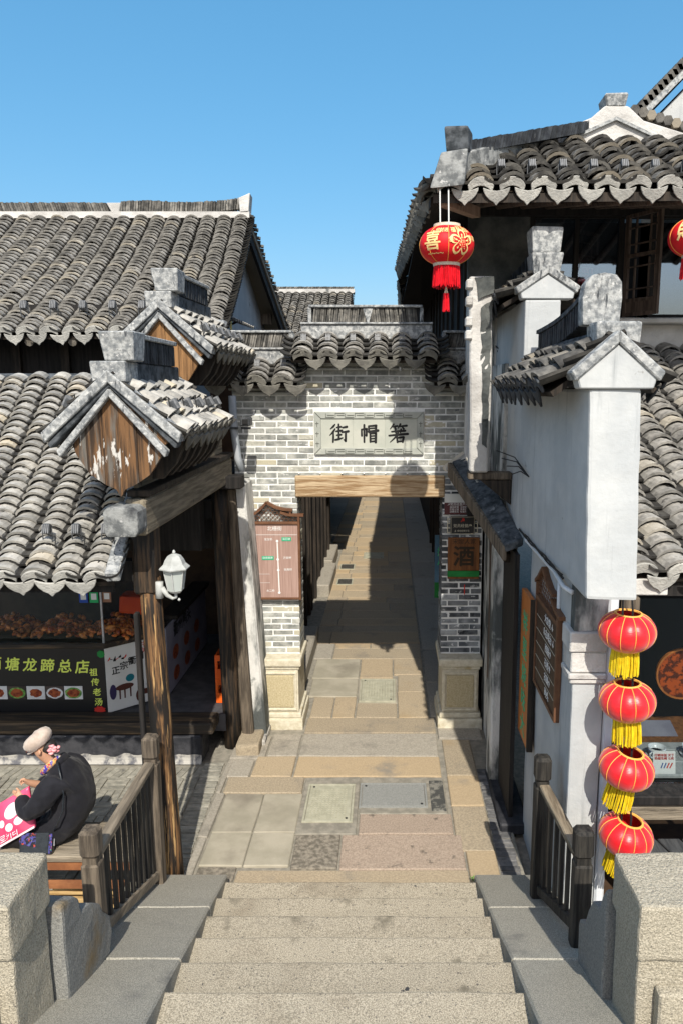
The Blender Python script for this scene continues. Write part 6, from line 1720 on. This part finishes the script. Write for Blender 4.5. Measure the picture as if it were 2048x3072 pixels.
for k in range(22):
    a = 2 * PI * k / 22; g.tube([(EL_[0] + .018 * math.cos(a), EL_[1] + .018 * math.sin(a), 4.83), (EL_[0] + .025 * math.cos(a), EL_[1] + .025 * math.sin(a), 4.69 + R.uniform(-.01, .01))], .005, 4)
obj('small_tassel_fringe', g, 'red_tassel', big[0][0], kind='stuff')
for dx in (-.055, .015): obj('hanging_cord', MB().tube([(EL_[0] + dx, EL_[1], 5.37), (EL_[0] + dx, EL_[1] + .08, 5.66)], .006, 6), 'cord', big[0][0])
E2_ = (2.50, 6.3, 5.27)
sec = (lantern(*E2_, .226, .142, 'red_fabric', .021, 'red_tassel', 'red printed lantern with a gold fortune character before the right window', tassel=.165, nrib=8, strand=70), E2_)
wrap_text('財', .17, FR - .75, .02, sec, 'letter_gold', .004); wrap_text('招财', .05, FR - .3, .07, sec, 'letter_gold', .001)
obj('hanging_cord', MB().tube([(E2_[0], E2_[1], 5.43), (E2_[0], E2_[1] + .3, 5.72)], .006, 6), 'cord', sec[0][0])
lantern(1.95, 8.75, 5.12, .26, .19, 'red_fabric', .018, 'red_tassel', 'red lantern added behind the upper window glass in place of a reflection', tassel=.1, nrib=8, strand=30)  # added lanterns standing in for red reflections in the window glass
lantern(2.3, 9.1, 5.3, .2, .15, 'red_fabric', .018, 'red_tassel', 'smaller red lantern added in place of a reflection beside the open casement', tassel=.1, nrib=8, strand=30)

# things in the right shop window
tb = thing('display_table', (2.4, 5.6, .2), 'pale grey display table with cups behind the shop window', 'table')
for j in range(4): obj('table_board', MB().box(1.8, 3.6, 5.2 + j * .2, 5.395 + j * .2, 1.14, 1.17), 'table_grey', tb, bevel=.004)
for xx in (1.9, 3.5):
    for yy in (5.26, 5.9): obj('table_leg', MB().box(xx - .03, xx + .03, yy - .03, yy + .03, .2, 1.139), 'wood_black', tb)
def cup(x, y, label):
    t = thing('tea_cup', (x, y, 1.17), label, 'cup', 'porcelain cups on the display table')
    s = MB().lathe([(.03, .0), (.045, .003), (.085, .016), (.083, .02), (.04, .009)], (x, y, 1.171), 24); obj('saucer', s, 'porcelain', t, smooth=True)
    s = MB().lathe([(.03, .012), (.05, .02), (.066, .05), (.07, .085), (.066, .085), (.06, .05), (.03, .022)], (x, y, 1.171), 24); obj('bowl', s, 'porcelain', t, smooth=True)
    obj('blue_band', MB().lathe([(.0655, .046), (.0685, .066), (.0672, .066), (.0642, .046)], (x, y, 1.1712), 24), 'porcelain_blue', t, smooth=True)
    obj('handle', MB().tube([(x - .05, y - .045, 1.235), (x - .078, y - .07, 1.23), (x - .07, y - .062, 1.195), (x - .042, y - .036, 1.196)], .006, 6), 'porcelain', t, smooth=True)
cup(2.12, 5.48, 'blue and white porcelain cup next to the price card'); cup(2.40, 5.50, 'blue and white porcelain cup at the far end of the display table')
t = thing('price_card', (2.05, 5.2, 1.17), 'small white price card with red lettering standing on the display table', 'card')
obj('card', MB().hexa([(2.0, 5.21, 1.172), (2.17, 5.21, 1.172), (2.17, 5.218, 1.172), (2.0, 5.218, 1.172), (2.0, 5.24, 1.34), (2.17, 5.24, 1.34), (2.17, 5.248, 1.34), (2.0, 5.248, 1.34)]), 'print_white', t)
text('lettering', '印刷体验 天下\n热缩无绳 七彩', .024, (2.085, 5.229, 1.30), RT, (0, .178, 1), 'print_red', t)
for k in range(4): obj('drawn_finger', MB().beam((2.06 + k * .022, 5.216, 1.215), (2.075 + k * .024, 5.223, 1.255), .003, .008, up=(1, 0, 0)), 'porcelain_blue' if k < 2 else 'print_red', t)
t = thing('menu_board', (2.3, 6.1, 1.17), 'brown menu board lying on the display table behind the cups', 'board')
obj('board', MB().hexa([(1.82, 5.72, 1.172), (3.3, 5.72, 1.172), (3.3, 6.0, 1.25), (1.82, 6.0, 1.25), (1.82, 5.72, 1.19), (3.3, 5.72, 1.19), (3.3, 6.0, 1.27), (1.82, 6.0, 1.27)]), 'sign_brown', t)
obj('photo_print', MB().hexa([(2.05, 5.76, 1.204), (2.4, 5.76, 1.204), (2.4, 5.95, 1.256), (2.05, 5.95, 1.256), (2.05, 5.76, 1.206), (2.4, 5.76, 1.206), (2.4, 5.95, 1.258), (2.05, 5.95, 1.258)]), 'poster_dim', t)
t = thing('paper_cut_disc', (2.36, 5.7, 1.6), 'round orange paper-cut disc hanging inside the right shop window', 'decoration')
obj('disc', MB().lathe([(.2, 0), (.2, .01)], (0, 0, 0), 32), 'disc_orange', t).matrix_local = Matrix.Translation(V((2.37, 5.7, 1.78)) - wloc(t)) @ Matrix.Rotation(PI / 2, 4, 'X')
g = MB().lathe([(.2, -.008), (.215, -.008), (.215, .018), (.2, .018)], (0, 0, 0), 32); g.f = g.f[:-2]
obj('disc_rim', g, 'sign_orange', t).matrix_local = Matrix.Translation(V((2.37, 5.705, 1.78)) - wloc(t)) @ Matrix.Rotation(PI / 2, 4, 'X')
obj('disc_cord', MB().tube([(2.37, 5.7, 1.99), (2.37, 5.7, 2.9)], .004, 5), 'cable', t)
# black plank deck below the window
pd = thing('plank_bench', (2.4, 4.5, .3), 'black plank table below the right shop window', 'table')
for j in range(9):
    x0 = 1.74 + j * .175
    obj('plank', MB().hexa([(x0 + .28, 3.9, .80), (x0 + .44, 3.9, .80), (x0 + .16, 4.84, .84), (x0, 4.84, .84), (x0 + .28, 3.9, .84), (x0 + .44, 3.9, .84), (x0 + .16, 4.84, .88), (x0, 4.84, .88)]), 'board_black', pd, bevel=.006)
for xx in (1.95, 3.2): obj('leg', MB().box(xx, xx + .07, 4.6, 4.67, -.1, .84), 'wood_black', pd)
obj('yard_paving', MB().box(1.28, 6, 2.2, 5.2, -.3, -.05), 'slab_grey', kind='structure')
# weed in a joint
t = thing('weed', (.70, 5.56, 0), 'tiny green weed growing in the joint by the stair foot', 'plant')
for k in range(5):
    a = k * 1.25
    obj('leaf', MB().add([(.70, 5.58, .0), (.70 + .018 * math.cos(a), 5.58 + .018 * math.sin(a), .03), (.70 + .035 * math.cos(a), 5.58 + .035 * math.sin(a), .04), (.70 + .02 * math.cos(a + .6), 5.58 + .02 * math.sin(a + .6), .03)], [(0, 1, 2, 3)]), 'leaf', t, fix=False)
# ------------------------------------------------------------------ the seated person
def skinned(joints, edges, sub=2, root=0):
    """joints: list of (x, y, z, rx, ry)"""
    me = bpy.data.meshes.new('skel')
    me.from_pydata([j[:3] for j in joints], edges, [])
    o = bpy.data.objects.new('skel', me); COL.objects.link(o)
    md = o.modifiers.new('Skin', 'SKIN'); md.use_smooth_shade = True; md.branch_smoothing = .6
    for i, sv in enumerate(me.skin_vertices[0].data):
        j = joints[i]; sv.radius = (j[3], j[4] if len(j) > 4 else j[3]); sv.use_root = (i == root)
    ms = o.modifiers.new('Sub', 'SUBSURF'); ms.levels = sub; ms.render_levels = sub
    dg = bpy.context.evaluated_depsgraph_get(); dg.update()
    m2 = bpy.data.meshes.new_from_object(o.evaluated_get(dg))
    g = MB(); g.v = [tuple(v.co) for v in m2.vertices]; g.f = [list(p.vertices) for p in m2.polygons]
    bpy.data.objects.remove(o); bpy.data.meshes.remove(me); bpy.data.meshes.remove(m2)
    return g
def chain(js, start=0): return [(start + i, start + i + 1) for i in range(len(js) - 1)]
pr = thing('person', (-2.55, 5.4, .5), 'seated person in black coat and beige cap holding a pink bag on the bench', 'person')
# body: pelvis, spine, neck, head, arms with hands, legs - one skin
J = [(-2.47, 5.40, .62, .12, .12), (-2.44, 5.40, .80, .11, .13), (-2.44, 5.40, 1.0, .11, .14), (-2.50, 5.40, 1.15, .09, .12), (-2.57, 5.395, 1.25, .055), (-2.63, 5.39, 1.31, .05),
     (-2.665, 5.385, 1.37, .075, .07), (-2.70, 5.385, 1.44, .085, .078), (-2.68, 5.385, 1.51, .07, .065),
     (-2.52, 5.24, 1.17, .06), (-2.58, 5.17, 1.04, .052), (-2.70, 5.16, .92, .045), (-2.80, 5.20, 1.02, .036), (-2.845, 5.225, 1.07, .026),
     (-2.52, 5.56, 1.17, .06), (-2.62, 5.62, 1.02, .05), (-2.74, 5.58, .93, .043), (-2.85, 5.48, 1.02, .034), (-2.88, 5.44, 1.06, .026),
     (-2.56, 5.31, .60, .07), (-2.86, 5.33, .59, .055), (-3.0, 5.34, .575, .05), (-3.03, 5.36, .3, .045), (-3.04, 5.36, .08, .04), (-3.15, 5.36, .04, .035),
     (-2.56, 5.50, .60, .07), (-2.88, 5.50, .59, .055), (-3.05, 5.50, .575, .05), (-3.08, 5.50, .3, .045), (-3.09, 5.50, .08, .04), (-3.2, 5.50, .04, .035)]
E = [(0, 1), (1, 2), (2, 3), (3, 4), (4, 5), (5, 6), (6, 7), (7, 8), (3, 9), (9, 10), (10, 11), (11, 12), (12, 13), (3, 14), (14, 15), (15, 16), (16, 17), (17, 18),
     (0, 19), (19, 20), (20, 21), (21, 22), (22, 23), (23, 24), (0, 25), (25, 26), (26, 27), (27, 28), (28, 29), (29, 30)]
# fingers, unequal and bent round the bag's edge
for hand, w in ((13, -1), (18, 1)):
    hx, hy, hz = J[hand][:3]
    for k, (l_, dz) in enumerate(((.052, .018), (.06, .006), (.056, -.007), (.045, -.019))):
        i0 = len(J)
        J.append((hx - l_ * .5, hy + w * .012, hz + dz + .008, .009)); J.append((hx - l_ * .9, hy + w * -.004, hz + dz + .002, .008)); J.append((hx - l_ * .85, hy + w * -.022, hz + dz - .006, .0075))
        E += [(hand, i0), (i0, i0 + 1), (i0 + 1, i0 + 2)]
    i0 = len(J)
    J.append((hx - .008, hy - w * .018, hz + .026, .010)); J.append((hx - .032, hy - w * .026, hz + .034, .009)); E += [(hand, i0), (i0, i0 + 1)]
g = skinned(J, E, 2, 0)
obj('body', g, 'skin', pr, smooth=True)
# face
hc = V((-2.70, 5.385, 1.43))
obj('nose', MB().lathe([(.004, -.02), (.013, -.012), (.011, .0), (.006, .016)], (-2.785, 5.37, 1.405), 8), 'skin', pr, smooth=True)
for s in (-1, 1):
    obj('eye', MB().lathe([(.002, -.006), (.008, 0), (.002, .006)], (-2.762, 5.385 + s * .032, 1.43), 8), 'ink', pr, smooth=True)
    g = MB().tube([(-2.672, 5.385 + s * .075, 1.442), (-2.660, 5.385 + s * .088, 1.43), (-2.664, 5.385 + s * .086, 1.405), (-2.676, 5.385 + s * .077, 1.392)], [.008, .013, .012, .006], 8)
    obj('ear', g, 'skin', pr, smooth=True)
obj('mouth', MB().box(-2.772, -2.764, 5.365, 5.40, 1.365, 1.371), 'photo_meat', pr)
# hair gathered at the back under the cap
g = skinned([(-2.65, 5.385, 1.46, .085, .082), (-2.61, 5.385, 1.43, .075, .07), (-2.575, 5.38, 1.40, .05), (-2.555, 5.375, 1.385, .036)], [(0, 1), (1, 2), (2, 3)], 2)
obj('hair', g, 'hair', pr, smooth=True)
# cap: a soft drooping crown and a short peak
g = MB()
n, m_ = 28, 9
T = Matrix.Translation((-2.695, 5.38, 1.475)) @ Matrix.Rotation(-.50, 4, 'Y')
prof = [(.088, -.025), (.112, .0), (.125, .03), (.120, .06), (.10, .085), (.065, .10), (.02, .105)]
for r, z_ in prof:
    for k in range(n):
        a = 2 * PI * k / n
        p = V((r * 1.12 * math.cos(a), r * 1.0 * math.sin(a), z_ + .012 * math.cos(a)))
        p += noise.noise_vector(p * 22) * .006
        g.v.append(tuple(T @ p))
for i in range(len(prof) - 1):
    for k in range(n): g.f.append([i * n + k, i * n + (k + 1) % n, (i + 1) * n + (k + 1) % n, (i + 1) * n + k])
g.f.append([(len(prof) - 1) * n + k for k in range(n)])
obj('cap_crown', g, 'hat_felt', pr, smooth=True)
P = [T @ V((.095 * math.cos(a) * (1.05 + .55 * max(0, -math.cos(a))), .088 * math.sin(a), -.03 - .012 * max(0, -math.cos(a)))) for a in [PI / 2 + PI * i / 12 for i in range(13)]]
obj('cap_peak', MB().prism(P, T.to_3x3() @ V((0, 0, .012))), 'hat_felt', pr, bevel=.003)
for k in range(3):
    p = T @ V((-.118, -.045 + .028 * k, -.008))
    obj('cap_button', MB().lathe([(.004, -.008), (.011, 0), (.004, .008)], p, 8), 'photo_meat', pr, smooth=True)
# flower in the hair
fl = V((-2.555, 5.33, 1.435))
for k in range(9):
    a = k * 2.4; r = .012 + .0042 * k
    c_ = fl + V((.3 * r * math.sin(a * 2), r * math.cos(a) * .7, r * math.sin(a)))
    c_ = fl + V((r * math.cos(a), -.012 + .012 * (k % 3), r * math.sin(a)))
    g = MB().lathe([(.003, -.02), (.02, -.008), (.024, .004), (.012, .012)], c_, 8); g.rough(.012, 30, k)
    obj('petal', g, 'flower', pr, smooth=True)
# coat, trousers, scarf
CJ = [(-2.47, 5.40, .62, .25, .26), (-2.43, 5.40, .80, .25, .27), (-2.43, 5.40, 1.0, .235, .27), (-2.46, 5.40, 1.17, .19, .25), (-2.55, 5.395, 1.29, .09, .10),
      (-2.52, 5.21, 1.18, .12), (-2.60, 5.12, 1.04, .115), (-2.72, 5.11, .93, .105), (-2.785, 5.17, 1.01, .075), (-2.82, 5.20, 1.05, .055),
      (-2.52, 5.59, 1.18, .12), (-2.63, 5.66, 1.02, .11), (-2.74, 5.62, .93, .10), (-2.83, 5.51, 1.0, .065),
      (-2.64, 5.30, .60, .16), (-2.82, 5.31, .585, .13), (-2.64, 5.51, .60, .16), (-2.84, 5.51, .585, .13)]
CE = [(0, 1), (1, 2), (2, 3), (3, 4), (3, 5), (5, 6), (6, 7), (7, 8), (8, 9), (3, 10), (10, 11), (11, 12), (12, 13), (0, 14), (14, 15), (0, 16), (16, 17)]
g = skinned(CJ, CE, 4, 0)
g.v = [tuple(V(p) + noise.noise_vector(V(p) * 8) * .012 + noise.noise_vector(V((p[0] * 1.0 + p[2] * .8, p[1], p[2] * .5 - p[0] * .5)) * 22) * .008) for p in g.v]
g.v = [(x, y, max(z_, .512)) for x, y, z_ in g.v]
obj('coat', g, 'coat', pr, smooth=True)
g = MB()
for i in range(3):
    pass
col_ = skinned([(-2.53, 5.31, 1.30, .036), (-2.48, 5.395, 1.32, .04), (-2.53, 5.48, 1.30, .036), (-2.61, 5.49, 1.25, .03)], [(0, 1), (1, 2), (2, 3)], 2, 1)
obj('coat_collar', col_, 'coat', pr, smooth=True)
g = skinned([(-2.75, 5.32, .59, .14), (-2.92, 5.33, .59, .12), (-3.03, 5.34, .575, .11), (-3.05, 5.36, .32, .10), (-3.06, 5.36, .12, .095)], [(0, 1), (1, 2), (2, 3), (3, 4)], 2)
g2 = skinned([(-2.76, 5.50, .59, .14), (-2.94, 5.50, .59, .12), (-3.08, 5.50, .575, .11), (-3.10, 5.50, .32, .10), (-3.11, 5.50, .12, .095)], [(0, 1), (1, 2), (2, 3), (3, 4)], 2)
obj('trouser_leg', g, 'trousers', pr, smooth=True); obj('trouser_leg', g2, 'trousers', pr, smooth=True)
g = skinned([(-2.565, 5.31, 1.315, .03), (-2.61, 5.30, 1.27, .036), (-2.66, 5.325, 1.215, .034), (-2.68, 5.39, 1.195, .03), (-2.65, 5.45, 1.22, .03), (-2.57, 5.46, 1.29, .03), (-2.53, 5.39, 1.325, .028)], [(0, 1), (1, 2), (2, 3), (3, 4), (4, 5), (5, 6), (6, 0)], 2)
obj('scarf', g, 'scarf', pr, smooth=True)
# shoulder bag
sb = thing('shoulder_bag', (-2.7, 5.12, .51), 'small black shoulder bag with printed flap resting on the bench', 'bag')
T = Matrix.Translation((-2.70, 5.165, .512)) @ Matrix.Rotation(.05, 4, 'Z') @ Matrix.Rotation(-.32, 4, 'X')
def tb_(g): g.v = [tuple(T @ V(p)) for p in g.v]; return g
obj('bag_body', tb_(MB().box(-.145, .145, -.03, .035, 0, .185)), 'bag_leather', sb, bevel=.015, seg=2)
obj('printed_flap', tb_(MB().prism([(-.143, -.036, .19), (.0, -.036, .19), (.0, -.036, .065), (-.143, -.036, .10)], (0, .005, 0))), 'bag_print', sb)
obj('leather_flap', tb_(MB().prism([(.001, -.037, .19), (.115, -.037, .19), (.108, -.037, .06), (.001, -.037, .065)], (0, .006, 0))), 'bag_leather', sb)
obj('printed_side', tb_(MB().box(.117, .144, -.037, -.031, .012, .18)), 'bag_print', sb)
obj('strap', MB().tube([T @ V((.14, 0, .18)), (-2.48, 5.13, .82), (-2.42, 5.135, .95), (-2.41, 5.155, 1.10), (-2.44, 5.19, 1.25), (-2.50, 5.27, 1.36)], .007, 6), 'bag_leather', sb, smooth=True)
for xx in (-.14, .14): obj('strap_ring', tb_(MB().tube([(xx, -.01, .18), (xx, -.012, .205), (xx, .008, .215), (xx, .01, .185)], .005, 6)), 'steel', sb)
obj('zip_pull', tb_(MB().box(.15, .158, -.012, -.006, .07, .13)), 'steel', sb)
# pink carrier bag held in the hands (plain white print)
pb = thing('pink_bag', (-2.95, 5.2, .65), 'pink glossy carrier bag with white print held by the seated person', 'bag')
o0 = V((-2.755, 5.235, 1.13)); rv = V((-.36, .02, -.22)); dv = V((.06, -.06, -.36))
nb = rv.cross(dv).normalized()
if nb.y > 0: nb = -nb
def pk(u, v, o=0.0): return o0 + rv * u + dv * v + nb * (o + .045 * math.sin(PI * min(max(u, 0), 1)) * math.sin(PI * min(max(v, 0), 1)))
g = MB().grid(lambda u, v: pk(u, v, .01), 12, 12)
k0 = len(g.v)
g.v += [tuple(pk(i / 12, j / 12) * 1.0 + nb * (-.02 - .09 * math.sin(PI * i / 12) * math.sin(PI * j / 12))) for j in range(13) for i in range(13)]
g.f += [[k0 + q for q in f[::-1]] for f in g.f[:144]]
for i in range(12):
    g.f.append([i, k0 + i, k0 + i + 1, i + 1]); b_ = 12 * 13 + i; g.f.append([b_, b_ + 1, k0 + b_ + 1, k0 + b_])
    b_ = i * 13; g.f.append([b_, b_ + 13, k0 + b_ + 13, k0 + b_]); b_ += 12; g.f.append([b_, k0 + b_, k0 + b_ + 13, b_ + 13])
obj('bag_sheet', g, 'pink_bag', pb, smooth=True)
for cu, cv, ru, rv_ in ((.42, .32, .2, .17), (.3, .62, .11, .1), (.55, .66, .1, .1), (.72, .5, .08, .09)):
    P = [pk(cu + ru * math.cos(2 * PI * i / 18), cv + rv_ * math.sin(2 * PI * i / 18), .0135) for i in range(18)]
    c0 = pk(cu, cv, .0135)
    obj('white_print', MB().add([c0] + P, [(0, 1 + i, 1 + (i + 1) % 18) for i in range(18)]), 'pink_white', pb, fix=False)
text('lettering', '로키티', .075, pk(.62, .86, .016), -rv if False else rv * -1, -dv, 'pink_white', pb)
obj('white_hem', MB().grid(lambda u, v: pk(u, .95 + .05 * v, .0128), 12, 1), 'pink_white', pb, fix=False)

# the figure is a small old person: scale the whole group about the seat
PV = V((-2.62, 5.38, .512)); KS = .86
for o_ in (pr, sb, pb):
    o_.scale = (KS, KS, KS)
    o_.location = PV + (V(o_.location) - PV) * KS + V((-.03, 0, 0))
